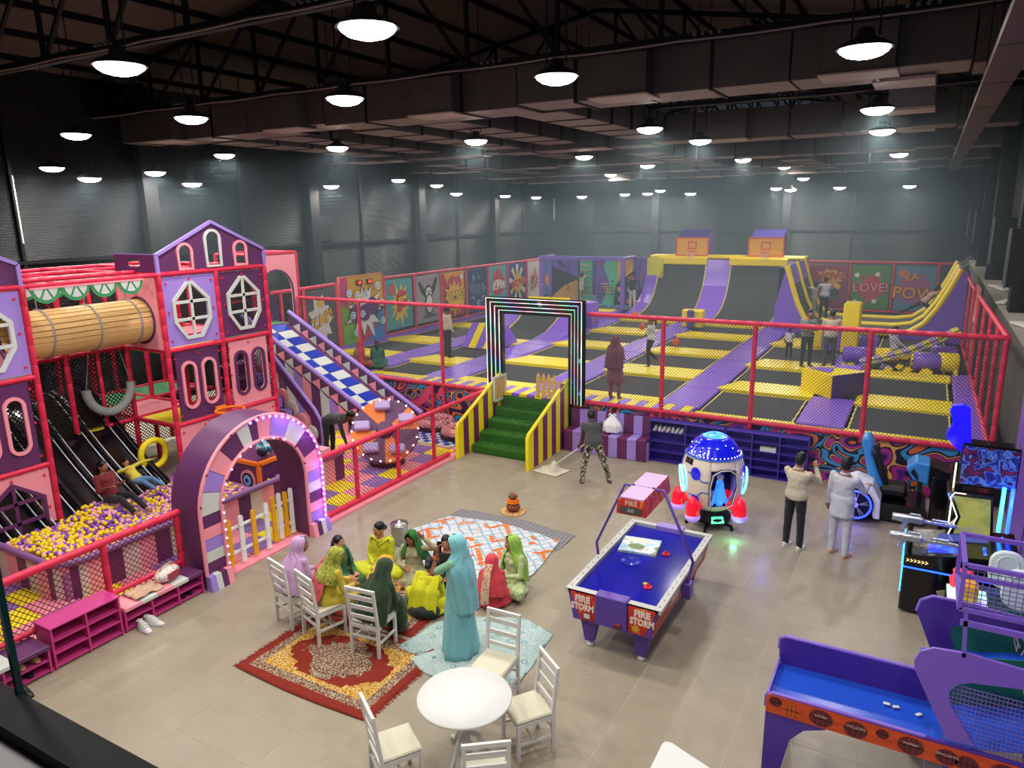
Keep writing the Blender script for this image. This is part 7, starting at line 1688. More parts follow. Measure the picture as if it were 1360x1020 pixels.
MB().tube([(1.15, .75, .9), (1.15, .75, 1.05)], .015, 6).build('light_tube', BLS, g)
plight('console_glow', g, (.5, .45, 1.35), 3, (.2, .35, 1)); plight('wall_glow', g, (1.25, .6, 1.5), 8, (.3, .3, 1))
# tall lit post with blue banner
t = thing('light_post', 'black post with pale neon stripe carrying a bright blue lit flag shaped sign', 'light post', (.66, 11.62, 0))
MB().bbox((-.06, -.05, 0), (.09, .05, 1.95), .01).build('post', GB, t); MB().box((-.03, -.06, .9), (-.01, -.05, 1.95)).build('neon_stripe', NEON, t)
BF = mat('blue_lit_sign', '#1010e0', .3, emit='#1408ff', es=1.6)
P = [pyy(*p, 11.6) for p in ((1262, 545), (1266, 538), (1280, 537), (1289, 542), (1290, 590), (1284, 598), (1276, 599), (1268, 592), (1257, 580), (1258, 574), (1266, 562), (1264, 553))]
MB().prism([(q.x-.66, q.z) for q in P], .12, (0, -.08, 0), 'y').build('lit_sign', BF, t)
plight('sign_glow', t, (-.1, -.3, 2.2), 2, (.15, .1, 1))
# --- racing ride with white fender wheel, blue seat and screen
r = thing('racing_machine', 'racing arcade ride with white fender, blue lit wheel and tall blue seat', 'arcade machine', (-.75, 13.45, 0))
SEATB = mat('seat_blue', '#3a8fd8', .25, coat=.3); BLSEAT = mat('seat_black', '#121214', .4); FEN = mat('fender_white', '#e6e8ee', .25, coat=.4)
MB().bbox((-.1, .3, .03), (1.15, 1.2, .35), .03).build('base', GB, r)
MB().prism([(-.25, .12), (-.30, .45), (-.22, .68), (.02, .80), (.30, .72), (.45, .45), (.46, .1), (.36, .1), (.30, .32), (.1, .48), (-.12, .36), (-.18, .12)], .5, (0, .1, 0), 'y').build('fender', FEN, r, bevel=.02)
WB_ = mat('wheel_light', '#6080ff', .3, emit='#2030ff', es=3)
MB().tube([(.06+.25*cos(a), .04, .34+.25*sin(a)) for a in [2*pi*i/28 for i in range(28)]], .02, 8, closed=True).build('wheel_light_ring', WB_, r)
MB().cyl((.06, .06, .34), (.06, .2, .34), .29, n=28).build('tyre', BLACKM, r)
RIM = mat('rim_alloy', '#a8a8b0', .3, .7); MB().cyl((.06, .02, .34), (.06, .06, .34), .05, n=14).build('wheel_hub', RIM, r)
for i in range(5):
    a = 2*pi*i/5+.3
    for da in (-.12, .12): MB().bar((.06+.05*cos(a), .03, .34+.05*sin(a)), (.06+.21*cos(a+da), .03, .34+.21*sin(a+da)), .018, .02, (0, 1, 0)).build('spoke', RIM, r)
MB().prism([(.30, .45), (.18, .75), (.10, 1.1), (.02, 1.38), (.06, 1.46), (.16, 1.46), (.24, 1.36), (.22, 1.15), (.36, .8), (.50, .5)], .42, (0, .55, 0), 'y').build('seat_back', SEATB, r, bevel=.05)
MB().prism([(.42, .52), (.34, .8), (.26, 1.1), (.26, 1.3), (.32, 1.3), (.36, 1.1), (.46, .8), (.56, .52)], .30, (0, .61, 0), 'y').build('seat_padding', BLSEAT, r, bevel=.03)
MB().bbox((.38, .5, .40), (.85, 1.0, .60), .06).build('seat_cushion', BLSEAT, r)
MB().bar((1.05, .8, .3), (1.02, .8, .75), .08, .08).build('steering_post', GB, r)
MB().prism([(.90, .78), (.78, .98), (.92, 1.12), (1.15, 1.1), (1.15, .72)], .5, (0, .55, 0), 'y').build('console_cowl', SEATB, r, bevel=.03)
MB().prism([(.86, .92), (.90, 1.0), (.98, .86), (.98, .78)], -.02, (0, .548, 0), 'y').build('cowl_vent', BLSEAT, r)
MB().prism([(1.15, .72), (1.15, 1.1), (1.5, .98), (1.62, .3), (1.4, .3)], .6, (0, .5, 0), 'y').build('screen_housing', GB, r)
MB().tube([(.88, .8+.14*cos(a), .86+.14*sin(a)) for a in [2*pi*i/18 for i in range(18)]], .018, 6, closed=True).build('steering_wheel', BLSEAT, r)
MB().bbox((1.2, .35, .1), (1.5, .5, .95), .02).build('side_panel', GB, r)
plight('wheel_glow', r, (.0, -.35, .25), 5, (.12, .12, 1))
st_ = thing('striped_box', 'black box with pale diagonal stripes beside the racing ride', 'box', (.55, 12.35, 0)); MB().bbox((0, 0, 0), (.45, .4, .75), .01).build('box_body', GB, st_)
for i in range(8): MB().prism([(.02+.05*i, .68), (.045+.05*i, .68), (.06+.05*i, .74), (.035+.05*i, .74)], -.006, (0, -.001, 0), 'y').build('stripe', YG, st_)
# ================================================================= PEOPLE
TXC = bpy.data.textures.new('fold_noise', 'CLOUDS'); TXC.noise_scale = .09; TXC.noise_depth = 2
SK = {'m': mat('skin_brown', '#9a6446', .5), 'l': mat('skin_light_brown', '#b98262', .5), 'd': mat('skin_dark', '#5e3d2c', .5)}
HAIR = mat('black_hair', '#0c0a0b', .35, bump=(120, .4)); EYEW = mat('eye_white', '#efeae4', .2); EYED = mat('eye_dark', '#1a0f0a', .2); LIPS = mat('lips', '#7c3030', .45)
def V3(*a): return Vector(a)
def ell_tube(mb, rings, n=16, fold=0, k=9, cap=True, ph=0):
    """rings: (center, xaxis*rx, yaxis*ry) -> closed surface"""
    V = []; F = []; N = len(rings)
    for j, (c, ax, ay) in enumerate(rings):
        for i in range(n):
            t = 2*pi*i/n; w = 1+fold*(j/max(1, N-1))**1.3*(sin(k*t+ph+j*.25)+.4*sin(2.3*k*t+1+ph)); V.append(c+(ax*cos(t)+ay*sin(t))*w)
    for j in range(N-1):
        for i in range(n): F.append((j*n+i, j*n+(i+1) % n, (j+1)*n+(i+1) % n, (j+1)*n+i))
    if cap: F.append(tuple(range(n))[::-1]); F.append(tuple((N-1)*n+i for i in range(n)))
    mb.add(V, F, True)
def seg(mb, p, q, r1, r2):
    mb.cyl(p, q, r1, r2, n=12); mb.ball(p, r1, 12, 8); mb.ball(q, r2, 12, 8)
def remesh(o, vox, fold=0, sm=4):
    r = o.modifiers.new('r', 'REMESH'); r.mode = 'VOXEL'; r.voxel_size = vox; r.use_smooth_shade = True
    s = o.modifiers.new('s', 'SMOOTH'); s.iterations = sm; s.factor = .5
    if fold: d = o.modifiers.new('d', 'DISPLACE'); d.texture = TXC; d.strength = fold; d.mid_level = .5
    return o
def person(label, loc, face, H=1.6, skin='m', sex='f', hip=None, lean=(0, 0), spine=None, legs='stand', arms='down', head=(0, 0, 0), top=None, sleeve=1.0, bottom=None, shoes=None, hair='short', veil=None, kurta=None, near=True, group=None, build=1.0, feet_up=0, extra=None):
    s = H/1.65; rz_ = atan2(-face[0], face[1]); R = lambda v: v*s
    t = thing('person', label, 'person', loc, rz_, group)
    vox = .011 if near else .02
    hz = {'stand': .86, 'chair': .52, 'floor': .13, 'side': .13}.get(legs if isinstance(legs, str) else 'stand', .86) if hip is None else hip/s
    P0 = V3(0, 0, hz)*s
    up = V3(lean[0], lean[1], 1).normalized() if spine is None else V3(*spine).normalized()
    xs = V3(1, 0, 0); xs = (xs-up*xs.dot(up)).normalized(); fw = up.cross(xs)     # forward
    TL = .47*s; NB = P0+up*TL; wm = (1.12 if sex == 'm' else 1.0)*build
    TR = [(-.06, .10, .09), (0, .145, .11), (.12, .155, .115), (.35, .128, .095), (.55, .135, .1), (.75, .155*wm, .105), (.9, .165*wm, .09), (.97, .11, .07), (1.02, .055, .055)]
    def torso(mb, o, a=0, b=99):
        ell_tube(mb, [(P0+up*(TL*q), xs*((rx+o)*s*(wm if q < .5 else 1)), fw*((ry+o)*s)) for q, rx, ry in TR if a <= q <= b], 20)
    # limbs
    SH = [NB-up*(.045*s)+xs*(sd*.165*wm*s) for sd in (-1, 1)]
    HP = [P0+xs*(sd*.085*s)-up*(.02*s) for sd in (-1, 1)]
    A = {'down': [((-.12, .05, -1), (-.05, .25, -1))]*2, 'lap': [((-.15, .25, -1), (.55, .9, -.15))]*2, 'phone': [((-.2, .7, -.5), (.35, .25, 1))]*2}
    arms_ = A[arms] if isinstance(arms, str) else arms
    AL = []
    for i, sd in enumerate((-1, 1)):
        ua, fa = arms_[i]
        if isinstance(arms, str) or True:
            ua = V3(ua[0]*(1 if sd < 0 else -1), ua[1], ua[2]).normalized(); fa = V3(fa[0]*(1 if sd < 0 else -1), fa[1], fa[2]).normalized()
        E_ = SH[i]+ua*(.27*s); W_ = E_+fa*(.235*s); AL.append((SH[i], E_, W_, fa))
    LG = {'stand': [((-.06, 0, -1), (-.02, -.02, -1))]*2, 'chair': [((-.12, 1, -.08), (-.02, .12, -1))]*2, 'floor': [((-.75, .62, .05), (.95, .22, -.08))]*2, 'side': [((-.35, .9, .05), (.2, -1, -.05))]*2}
    lg = LG[legs] if isinstance(legs, str) else legs
    LL = []
    for i, sd in enumerate((-1, 1)):
        th, sh = lg[i]; m_ = 1 if sd < 0 else -1
        th = V3(th[0]*m_, th[1], th[2]).normalized(); sh = V3(sh[0]*m_, sh[1], sh[2]).normalized()
        K = HP[i]+th*(.40*s); F_ = K+sh*(.40*s); LL.append((HP[i], K, F_, sh))
    # head
    Rh = Matrix.Rotation(head[0], 3, 'Z') @ Matrix.Rotation(head[1], 3, 'X') @ Matrix.Rotation(head[2], 3, 'Y')
    HB = NB+up*(.05*s); hc = HB+Rh @ V3(0, .025, .105)*s + up*.0
    hd = lambda x, y, z: hc+Rh @ V3(x, y, z)*s
    mb = MB()
    torso(mb, 0); seg(mb, NB-up*(.02*s), hc-Rh @ V3(0, .01, .05)*s, .052*s, .045*s)
    eul = Rh.to_euler()
    mb.ball(hc, s, 18, 14, (.074, .094, .108), eul); mb.ball(hd(0, .035, -.055), s, 14, 10, (.054, .058, .058), eul)
    mb.cyl(hd(0, .088, .012), hd(0, .105, -.022), .009*s, .015*s, n=8); mb.ball(hd(0, .1, -.024), .015*s, 8, 6)
    for sd in (-1, 1): mb.ball(hd(sd*.075, -.005, -.012), s, 8, 6, (.012, .022, .034), eul); mb.ball(hd(sd*.034, .062, -.03), s, 8, 6, (.024, .022, .022), eul)
    for i, (a, e, w, fa) in enumerate(AL):
        sd = (-1, 1)[i]; k = 1.12 if sex == 'm' else 1
        seg(mb, a, e, .043*s*k, .036*s*k); seg(mb, e, w, .036*s*k, .025*s*k)
        n = fa.cross(xs*sd); n = (n if n.length > .1 else fa.orthogonal()).normalized(); lat = fa.cross(n).normalized()
        pc = w+fa*(.05*s); 
        for q in (-.026, -.009, .009, .026): seg(mb, w+fa*(.02*s)+lat*(q*.6*s), w+fa*(.088*s)+lat*(q*s), .017*s, .0125*s)
        for q, L_ in ((-.029, .056), (-.010, .070), (.010, .066), (.028, .050)):
            b0 = w+fa*(.088*s)+lat*(q*s); b1 = b0+(fa*.9+n*.35).normalized()*(L_*.55*s); b2 = b1+(fa*.6+n*.8).normalized()*(L_*.5*s); mb.tube([b0, b1, b2], [.0095*s, .009*s, .0075*s], 8)
        tb = w+fa*(.03*s)+lat*(-.026*s); mb.tube([tb, tb+(fa*.5-lat*.85).normalized()*(.035*s), tb+(fa*.9-lat*.6+n*.3).normalized()*(.065*s)], [.013*s, .011*s, .009*s], 8)
    for h, k_, f, sh in LL:
        seg(mb, h, k_, .078*s, .052*s); seg(mb, k_, f, .052*s, .034*s)
        fd = V3(0, 1, 0) if sh.z < -.5 else (sh+V3(0, 0, -.2)).normalized(); 
        if sh.z < -.5: seg(mb, f+V3(0, -.02, -.02)*s, f+V3(0, .14, -.045)*s, .032*s, .022*s); mb.ball(f+V3(0, .08, -.04)*s, s, 10, 8, (.042, .10, .025))
        else: seg(mb, f, f+fd*(.13*s), .032*s, .022*s)
    remesh(mb.build('body', SK[skin], t), vox*.8 if near else vox)
    if near:
        for sd in (-1, 1):
            e = MB().ball(hd(sd*.028, .083, .006), s, 8, 6, (.015, .009, .008), eul).build('eye', EYEW, t)
            MB().ball(hd(sd*.028, .090, .006), s, 8, 6, (.0065, .004, .0065), eul).build('iris', EYED, e)
            MB().ball(hd(sd*.029, .089, .027), s, 8, 5, (.019, .006, .004), eul).build('eyebrow', HAIR, t)
        MB().ball(hd(0, .093, -.058), s, 10, 6, (.021, .008, .008), eul).build('lips', LIPS, t)
    # hair
    mb = MB()
    mb.ball(hd(0, -.014, .022), s, 18, 12, (.082, .098, .105), eul)
    if hair == 'short': mb.ball(hd(0, -.03, -.01), s, 14, 10, (.078, .085, .085), eul); mb.ball(hd(0, .03, .09), s, 12, 8, (.06, .06, .04), eul)
    elif hair == 'bun': mb.ball(hd(0, -.105, -.02), s, 12, 8, (.05, .045, .05), eul)
    elif hair == 'long':
        mb.tube([hd(0, -.05, .04), hd(0, -.11, -.06), hd(0, -.11, -.2), hd(.01, -.10, -.34)], [.07*s, .065*s, .055*s, .03*s], 10)
    elif hair == 'tail': mb.ball(hd(0, -.11, .03), .05*s, 10, 8); mb.tube([hd(0, -.12, .03), hd(0, -.18, -.06), hd(0, -.17, -.2)], [.045*s, .04*s, .015*s], 8)
    o = mb.build('hair', HAIR, t)
    remesh(o, .011 if near else .018, .004)
    if near or True:   # keep the face clear of hair: cut by a box in front of the hairline
        pass
    # clothes
    if top:
        mb = MB(); torso(mb, .016, -.1 if not kurta else -.1, .98)
        for a, e, w, fa in AL:
            if sleeve > 0:
                f1 = min(1, sleeve*2); seg(mb, a, a.lerp(e, f1), .056*s, (.048 if f1 >= 1 else .052)*s)
                if sleeve > .5: seg(mb, e, e.lerp(w, (sleeve-.5)*2*.92), .047*s, .036*s)
        if sex == 'f': 
            for sd in (-1, 1): mb.ball(P0+up*(TL*.7)+xs*(sd*.055*s)+fw*(.07*s), .06*s, 10, 8)
        remesh(mb.build('shirt' if sex == 'm' else 'kurta_top', top, t), .013 if near else .022, .022*s, 3)
        if sex == 'm' and near: MB().tube([NB+(xs*cos(a)*.056+fw*sin(a)*.058)*s+up*(.02*s) for a in [2*pi*i/14 for i in range(14)]], .02*s, 6, closed=True).build('collar', top, t)
    if bottom:
        mb = MB(); kind_ = bottom[0]; m_ = bottom[1]
        if kind_ == 'trousers':
            ell_tube(mb, [(P0+up*(TL*q), xs*((rx+.01)*s*wm), fw*((ry+.01)*s)) for q, rx, ry in TR[:4] if q <= .2], 18)
            for h, k_, f, sh in LL: seg(mb, h, k_, .092*s, .066*s); seg(mb, k_, k_.lerp(f, .93), .066*s, .052*s)
            remesh(mb.build('trousers', m_, t), .013 if near else .022, .018*s, 3)
        elif kind_ == 'skirt':    # lofted, straight down with folds; bottom = (kind, mat, hem height, hem radius)
            hemz, hr = bottom[2]*s, bottom[3]*s; top_ = P0+up*(TL*.3); N = 12; rings = []
            for j in range(N+1):
                q = j/N; z = top_.z+(hemz-top_.z)*q; c = V3(top_.x*(1-q), top_.y*(1-q), z); rx = (.15+(.03 if .1 < q < .5 else .02))*s*(1-q)+hr*q*1.0; rings.append((c, V3(rx, 0, 0), V3(0, rx*.82, 0)))
            ell_tube(mb, rings, 72, bottom[4] if len(bottom) > 4 else .05, 9, True, H*7); o = mb.build('skirt', m_, t)
            d = o.modifiers.new('d', 'DISPLACE'); d.texture = TXC; d.strength = .02; d.mid_level = .5
        elif kind_ == 'lap':      # cloth over folded or seated legs
            w0 = bottom[2] if len(bottom) > 2 else .0
            ell_tube(mb, [(P0+up*(TL*q), xs*((rx+.02)*s*wm), fw*((ry+.02)*s)) for q, rx, ry in TR[:4] if q <= .36], 18)
            for h, k_, f, sh in LL: seg(mb, h, k_, .115*s, .095*s); seg(mb, k_, k_.lerp(f, .9), (.095+w0)*s, (.07+w0)*s)
            a, b = LL[0][1], LL[1][1]; seg(mb, a.lerp(b, .15), a.lerp(b, .85), .09*s, .09*s); seg(mb, P0, a.lerp(b, .5), .13*s, .1*s)
            if legs == 'chair': c0, c1 = LL[0][2], LL[1][2]; seg(mb, c0.lerp(a, .1), c1.lerp(b, .1), .09*s, .09*s); seg(mb, c0.lerp(a, .5), c1.lerp(b, .5), .09*s, .09*s)
            else: mb.ball(V3(P0.x, P0.y+.12*s, .06*s), s, 16, 10, (.34, .30, .07))
            remesh(mb.build('skirt', m_, t), .014 if near else .022, .035*s, 3)
    if kurta:   # long tunic skirt over the trousers
        hemz = kurta[1]*s; mb = MB(); top_ = P0+up*(TL*.3); rings = []
        for j in range(9): q = j/8; rx = (.158+kurta[2]*q)*s; rings.append((V3(top_.x*(1-q), top_.y*(1-q), top_.z+(hemz-top_.z)*q), V3(rx, 0, 0), V3(0, rx*.78, 0)))
        ell_tube(mb, rings, 48, .04, 6, True, H*3); o = mb.build('kurta_skirt', kurta[0], t); d = o.modifiers.new('d', 'DISPLACE'); d.texture = TXC; d.strength = .02; d.mid_level = .5
    if shoes:
        for h, k_, f, sh in LL:
            if sh.z > -.5: continue
            mb = MB(); mb.ball(f+V3(0, .055, -.035)*s, s, 14, 8, (.046, .135, .035)); mb.ball(f+V3(0, -.02, -.01)*s, s, 10, 8, (.04, .05, .05)); mb.build('shoe', shoes, t)
    # veil / dupatta: rings with an opening towards the face
    if veil:
        m_, length, spread = veil[0], veil[1], veil[2] if len(veil) > 2 else .2; xo = veil[4] if len(veil) > 4 else 0
        rg_ = [(hd(0, -.01, .128), .012, 10), (hd(0, -.012, .12), .06, 20), (hd(0, -.018, .085), .098, 40), (hd(0, -.022, .03), .112, 52), (hd(0, -.03, -.04), .108, 50), (hd(0, -.04, -.11), .112, 42)]
        rg_ = [(c, r_, op+xo) for c, r_, op in rg_]; bz = NB-up*(.02*s); rg_ += [(bz-fw*(.01*s), .17*s/s, 30), (bz-up*(.08*s)-fw*(.015*s), .215, 30)]
        rings = []
        for j, (c, r_, op) in enumerate(rg_):
            ax = (Rh @ V3(1, 0, 0)) if j < 6 else xs; ay = (Rh @ V3(0, 1, 0)) if j < 6 else fw
            rings.append((c, ax*(r_*s), ay*(r_*s*(1.12 if j < 6 else .72)), op))
        n2 = 7
        for j in range(1, n2+1):
            q = j/n2; c = bz-up*(.08*s)-up*(length*q*s)-fw*((.02+veil[3]*q if len(veil) > 3 else .02)*s)
            if c.z < .06*s: c.z = .06*s
            rings.append((c, xs*((.215+(spread-.215)*q)*s), fw*(.165+.0*q)*s, 30+55*q))
        V = []; NN = 44; ph = H*5
        for j, (c, ax, ay, op) in enumerate(rings):
            for i in range(NN+1):
                u = i/NN; a = radians(op)+(2*pi-2*radians(op))*u
                w = 1+.06*min(1, j/5)*sin(9*a+ph+.35*j)+.035*min(1, j/4)*sin(19*a+ph*2-.2*j)
                V.append(c+(ax*sin(a)+ay*cos(a))*w)
        F = [(j*(NN+1)+i, j*(NN+1)+i+1, (j+1)*(NN+1)+i+1, (j+1)*(NN+1)+i) for j in range(len(rings)-1) for i in range(NN)]
        mb = MB(); mb.add(V, F, True); o = mb.build('veil', m_, t, solid=.008); ss = o.modifiers.new('ss', 'SUBSURF'); ss.levels = 1; ss.render_levels = 1
        d = o.modifiers.new('d', 'DISPLACE'); d.texture = TXC; d.strength = .02*s; d.mid_level = .5
    return t, dict(NB=NB, P0=P0, AL=AL, LL=LL, hd=hd, xs=xs, fw=fw, up=up, s=s, Rh=Rh)
def cl(name, c, rough=.8, pat=None, c2='#ffffff', sc=30, th=.3):
    def b(n):
        if pat == 'dots': n.color(n.mix(n.math('LESS_THAN', n.vor(n.co(), sc), th), c, c2))
        elif pat == 'print': n.color(n.mix(n.math('GREATER_THAN', n.noise(n.co(), sc, 2, 1.5), th), c, c2))
        elif pat == 'cells': n.color(n.mix(n.math('LESS_THAN', n.vor(n.co(), sc, 'DISTANCE_TO_EDGE'), th), c, c2))
        else: n.color(n.mix(n.noise(n.co(), 6, 3), c, tuple(x*.82 for x in [int(c.lstrip('#')[i:i+2], 16)/255 for i in (0, 2, 4)])))
        n.bump(n.noise(n.co(), 300, 2), .15, .004)
    return mat(name, c, rough, build=b, sheen=.2)
# stand ins for reading: face = direction looked at in world x,y
LILC = cl('lilac_cotton', '#c39ac8', pat='dots', c2='#d9bcdc', sc=22, th=.14); GRP = cl('grey_print', '#a49cac', pat='print', c2='#e4e0e6', sc=22, th=.52)
YGP = cl('yellow_green_print', '#a8a838', pat='print', c2='#5f7030', sc=26, th=.56); PINKD = cl('pink_dupatta', '#d8525c', pat='dots', c2='#a02a44', sc=13, th=.30); YELC = cl('soft_yellow', '#d8c23a'); GRND = cl('green_dupatta', '#2f6a42', pat='dots', c2='#74a86a', sc=30, th=.12)
LIMK = cl('lime_kurta', '#c0c414', pat='dots', c2='#e6e46a', sc=34, th=.14); DGRN = cl('dark_green_dupatta', '#1d6a24', pat='dots', c2='#c8d87a', sc=26, th=.12); CRK2 = cl('cream_kurta', '#b5b08a'); ORGV = cl('orange_veil', '#f0a010', pat='dots', c2='#e8cc3a', sc=20, th=.2)
BGRN = cl('bottle_green', '#223a20', pat='dots', c2='#4a5a34', sc=30, th=.1); LEMN = cl('lemon_sari', '#e4e010'); BLKC = cl('black_cloth', '#15151a'); CYS_ = cl('cyan_sari', '#7cc0c6', pat='dots', c2='#98d2d4', sc=26, th=.15); MINT = cl('mint_blouse', '#8cc4a0')
REDV = cl('red_veil', '#cc3a44', pat='dots', c2='#e06a64', sc=28, th=.16); PEACH = cl('peach_print', '#d8b89a', pat='print', c2='#b06050', sc=40, th=.55); LIMV = cl('lime_veil', '#8fbe4a', pat='dots', c2='#b8d87a', sc=26, th=.15); PALEG = cl('pale_green_kurta', '#a4b87a', pat='print', c2='#c8d0a0', sc=22, th=.55)
CREAM = cl('cream_shirt', '#d8cdb4'); WHK = cl('white_kurta', '#d4d6e4'); NAVY = cl('navy_trousers', '#15161f'); GREYT = cl('grey_tee', '#4c4e50'); PATP = cl('patterned_pants', '#121214', pat='print', c2='#c4bca4', sc=20, th=.54); MAUV = cl('mauve_veil', '#84485c'); DOTP = cl('dotted_pink_kurta', '#8e5560', pat='dots', c2='#c08a90', sc=34, th=.2)
TEEW = cl('white_tee', '#c4d2cc', pat='print', c2='#7a9a90', sc=14, th=.62); RUST = cl('rust_sari', '#8c3a28', pat='print', c2='#b8624a', sc=18, th=.55); TEALK = cl('teal_kurta', '#17705e'); BLT = cl('black_tee', '#15171a'); WHP = cl('white_pants', '#d8d4cc'); POLO = cl('striped_polo', '#8a9890', pat='print', c2='#52606a', sc=12, th=.55); JEAN = cl('dark_jeans', '#2a3440'); GJEAN = cl('grey_jeans', '#4a4c50'); PLAID = cl('plaid_shirt', '#7a4048', pat='cells', c2='#c8b0a8', sc=24, th=.12); MARN = cl('maroon_kurta', '#7a1826'); DENIM = cl('denim_blue', '#5a86b8')
def dupatta_strip(t, pts, w, m, name='dupatta', fold=.02):
    """cloth band through points (local), width vector per point"""
    N = 24; P = []
    def at(q):
        f = q*(len(pts)-1); i = min(int(f), len(pts)-2); g = f-i; g = g*g*(3-2*g)
        a, b = pts[i], pts[i+1]; return Vector(a[0]).lerp(Vector(b[0]), f-i), Vector(a[1]).lerp(Vector(b[1]), f-i)
    def fn(u, v): c, wv = at(v); return c+wv*(u-.5)+(wv.cross(V3(0, .3, 1))).normalized()*(fold*sin(u*16+v*3))
    o = MB().grid(fn, 14, N).build(name, m, t, solid=.007); return o

# 1..3 women on chairs
t, g = person('woman in a lilac head scarf sitting on the leftmost white chair', (-7.17, 6.42, 0), (.35, 1), 1.56, 'm', hip=.53, legs='chair', arms='lap', lean=(.0, .18), head=(-.5, -.15, 0), top=LILC, bottom=('lap', GRP, .02), hair='bun', veil=(LILC, .42, .27, .05), shoes=BRN)
t, g = person('woman in yellow and pink shawl sitting on the middle white chair, seen from behind', (-6.58, 6.38, 0), (.45, 1), 1.58, 'm', hip=.53, legs='chair', arms='lap', lean=(.05, .32), head=(-.3, -.3, 0), top=YELC, bottom=('lap', YELC, .03), hair='bun', veil=(YGP, .12, .2, .0), shoes=BRN)
b = g['NB']; s = g['s']; dupatta_strip(t, [(b+g['fw']*.12+g['xs']*-.16, g['xs']*.22), (b+g['up']*.045+g['xs']*-.10-g['fw']*.02, g['xs']*.26), (b-g['up']*.12+g['xs']*-.04-g['fw']*.135, g['xs']*.32), (b-g['up']*.36+g['xs']*-.02-g['fw']*.15, g['xs']*.34), (b-g['up']*.52+g['xs']*-.02-g['fw']*.17, g['xs']*.34)], .3, PINKD, 'dupatta', .012)
t, g = person('woman in a bottle green veil sitting on the right white chair with her back turned', (-5.79, 6.42, 0), (.0, 1), 1.52, 'm', hip=.53, legs='chair', arms='lap', lean=(.12, .38), head=(.1, -.45, 0), top=BGRN, bottom=('lap', BGRN, .03), hair='bun', veil=(BGRN, .50, .30, .02), shoes=BRN)
t, g = person('woman with long black hair and green dupatta in profile behind the chairs', (-7.32, 7.42, 0), (1, -.05), 1.55, 'l', hip=.14, legs='floor', arms='lap', lean=(0, .05), head=(0, .05, 0), top=GRND, bottom=('lap', GRND), hair='long')
b = g['NB']; dupatta_strip(t, [(b+g['xs']*-.17+g['fw']*.12-g['up']*.2, g['xs']*.12+g['fw']*.1), (b+g['xs']*-.15+g['up']*.02, g['xs']*.1+g['fw']*.16), (b+g['xs']*-.19-g['up']*.2-g['fw']*.05, g['fw']*.22), (b+g['xs']*-.2-g['up']*.42, g['fw']*.3)], .2, GRND, 'dupatta', .015)
t, g = person('woman in a lime yellow kurta facing the viewer with hands in her lap', (-6.93, 7.98, 0), (.22, -1), 1.6, 'l', hip=.2, legs='floor', arms=[((-.12, .2, -1), (.75, .85, -.35)), ((-.12, .2, -1), (.75, .85, -.35))], head=(-.45, -.12, 0), top=LIMK, sleeve=.95, bottom=('lap', LIMK), hair='bun')
b = g['NB']; dupatta_strip(t, [(b+g['xs']*.19-g['up']*.22-g['fw']*.02, g['fw']*.1), (b+g['xs']*.15+g['up']*.02+g['fw']*.0, g['fw']*.14), (b+g['fw']*.13-g['up']*.05, g['up']*.1), (b-g['xs']*.15+g['up']*.02, g['fw']*-.14), (b-g['xs']*.19-g['up']*.22-g['fw']*.02, g['fw']*-.1)], .2, LIMK, 'dupatta', .01)
t, g = person('woman in a dark green dotted dupatta and cream kurta raising one hand to her head', (-6.43, 8.12, 0), (.35, -1), 1.56, 'm', hip=.13, legs='floor', arms=[((-.9, .5, .35), (.75, .25, .85)), ((-.3, .3, -1), (.8, .8, .1))], head=(-.2, -.3, 0), top=CRK2, bottom=('lap', CRK2), hair='bun', veil=(DGRN, .25, .34, .0))
t, g = person('woman in an orange yellow veil bending forward between the chairs and the lime kurta', (-6.38, 7.12, 0), (.2, 1), 1.5, 'm', hip=.13, legs='floor', arms='lap', lean=(0, .45), head=(0, -.3, 0), top=ORGV, bottom=('lap', cl('green_skirt', '#2c5a34')), hair='bun', veil=(ORGV, .30, .22, .0))
t, g = person('woman in a lemon sari and dark petticoat sitting on the rug with her back turned', (-5.68, 7.42, 0), (-.2, 1), 1.5, 'm', hip=.13, legs='floor', arms='lap', lean=(0, .25), head=(0, -.3, 0), top=LEMN, sleeve=.6, bottom=('lap', LEMN, .02), hair='bun')
b = g['NB']; dupatta_strip(t, [(b+g['fw']*.12, g['xs']*.34), (b+g['up']*.03-g['fw']*.03, g['xs']*.36), (b-g['up']*.2-g['fw']*.16, g['xs']*.40), (b-g['up']*.48-g['fw']*.18, g['xs']*.44)], .3, LEMN, 'sari_end', .015)
MB().ball((0, -.1, .1), .3, 18, 10, (.8, .5, .32)).build('petticoat', cl('dark_petticoat', '#14241c'), t)
t, g = person('woman with black hair facing the viewer behind the lemon sari', (-5.86, 8.2, 0), (.3, -1), 1.58, 'l', hip=.13, legs='floor', arms='lap', head=(.1, -.1, 0), top=BLKC, bottom=('lap', BLKC), hair='bun')
t, g = person('girl in a red veil with peach printed scarf sitting with her back turned', (-4.97, 8.02, 0), (-.45, 1), 1.4, 'm', hip=.13, legs='floor', arms='lap', lean=(0, .15), head=(.0, -.2, 0), top=REDV, bottom=('lap', REDV), hair='bun', veil=(REDV, .30, .26, .04))
b = g['NB']; dupatta_strip(t, [(b+g['up']*.12-g['fw']*.10-g['xs']*.02, g['xs']*.10), (b-g['up']*.02-g['fw']*.19-g['xs']*.05, g['xs']*.11), (b-g['up']*.25-g['fw']*.24-g['xs']*.07, g['xs']*.12), (b-g['up']*.42-g['fw']*.25-g['xs']*.08, g['xs']*.12)], .1, PEACH, 'scarf', .008)
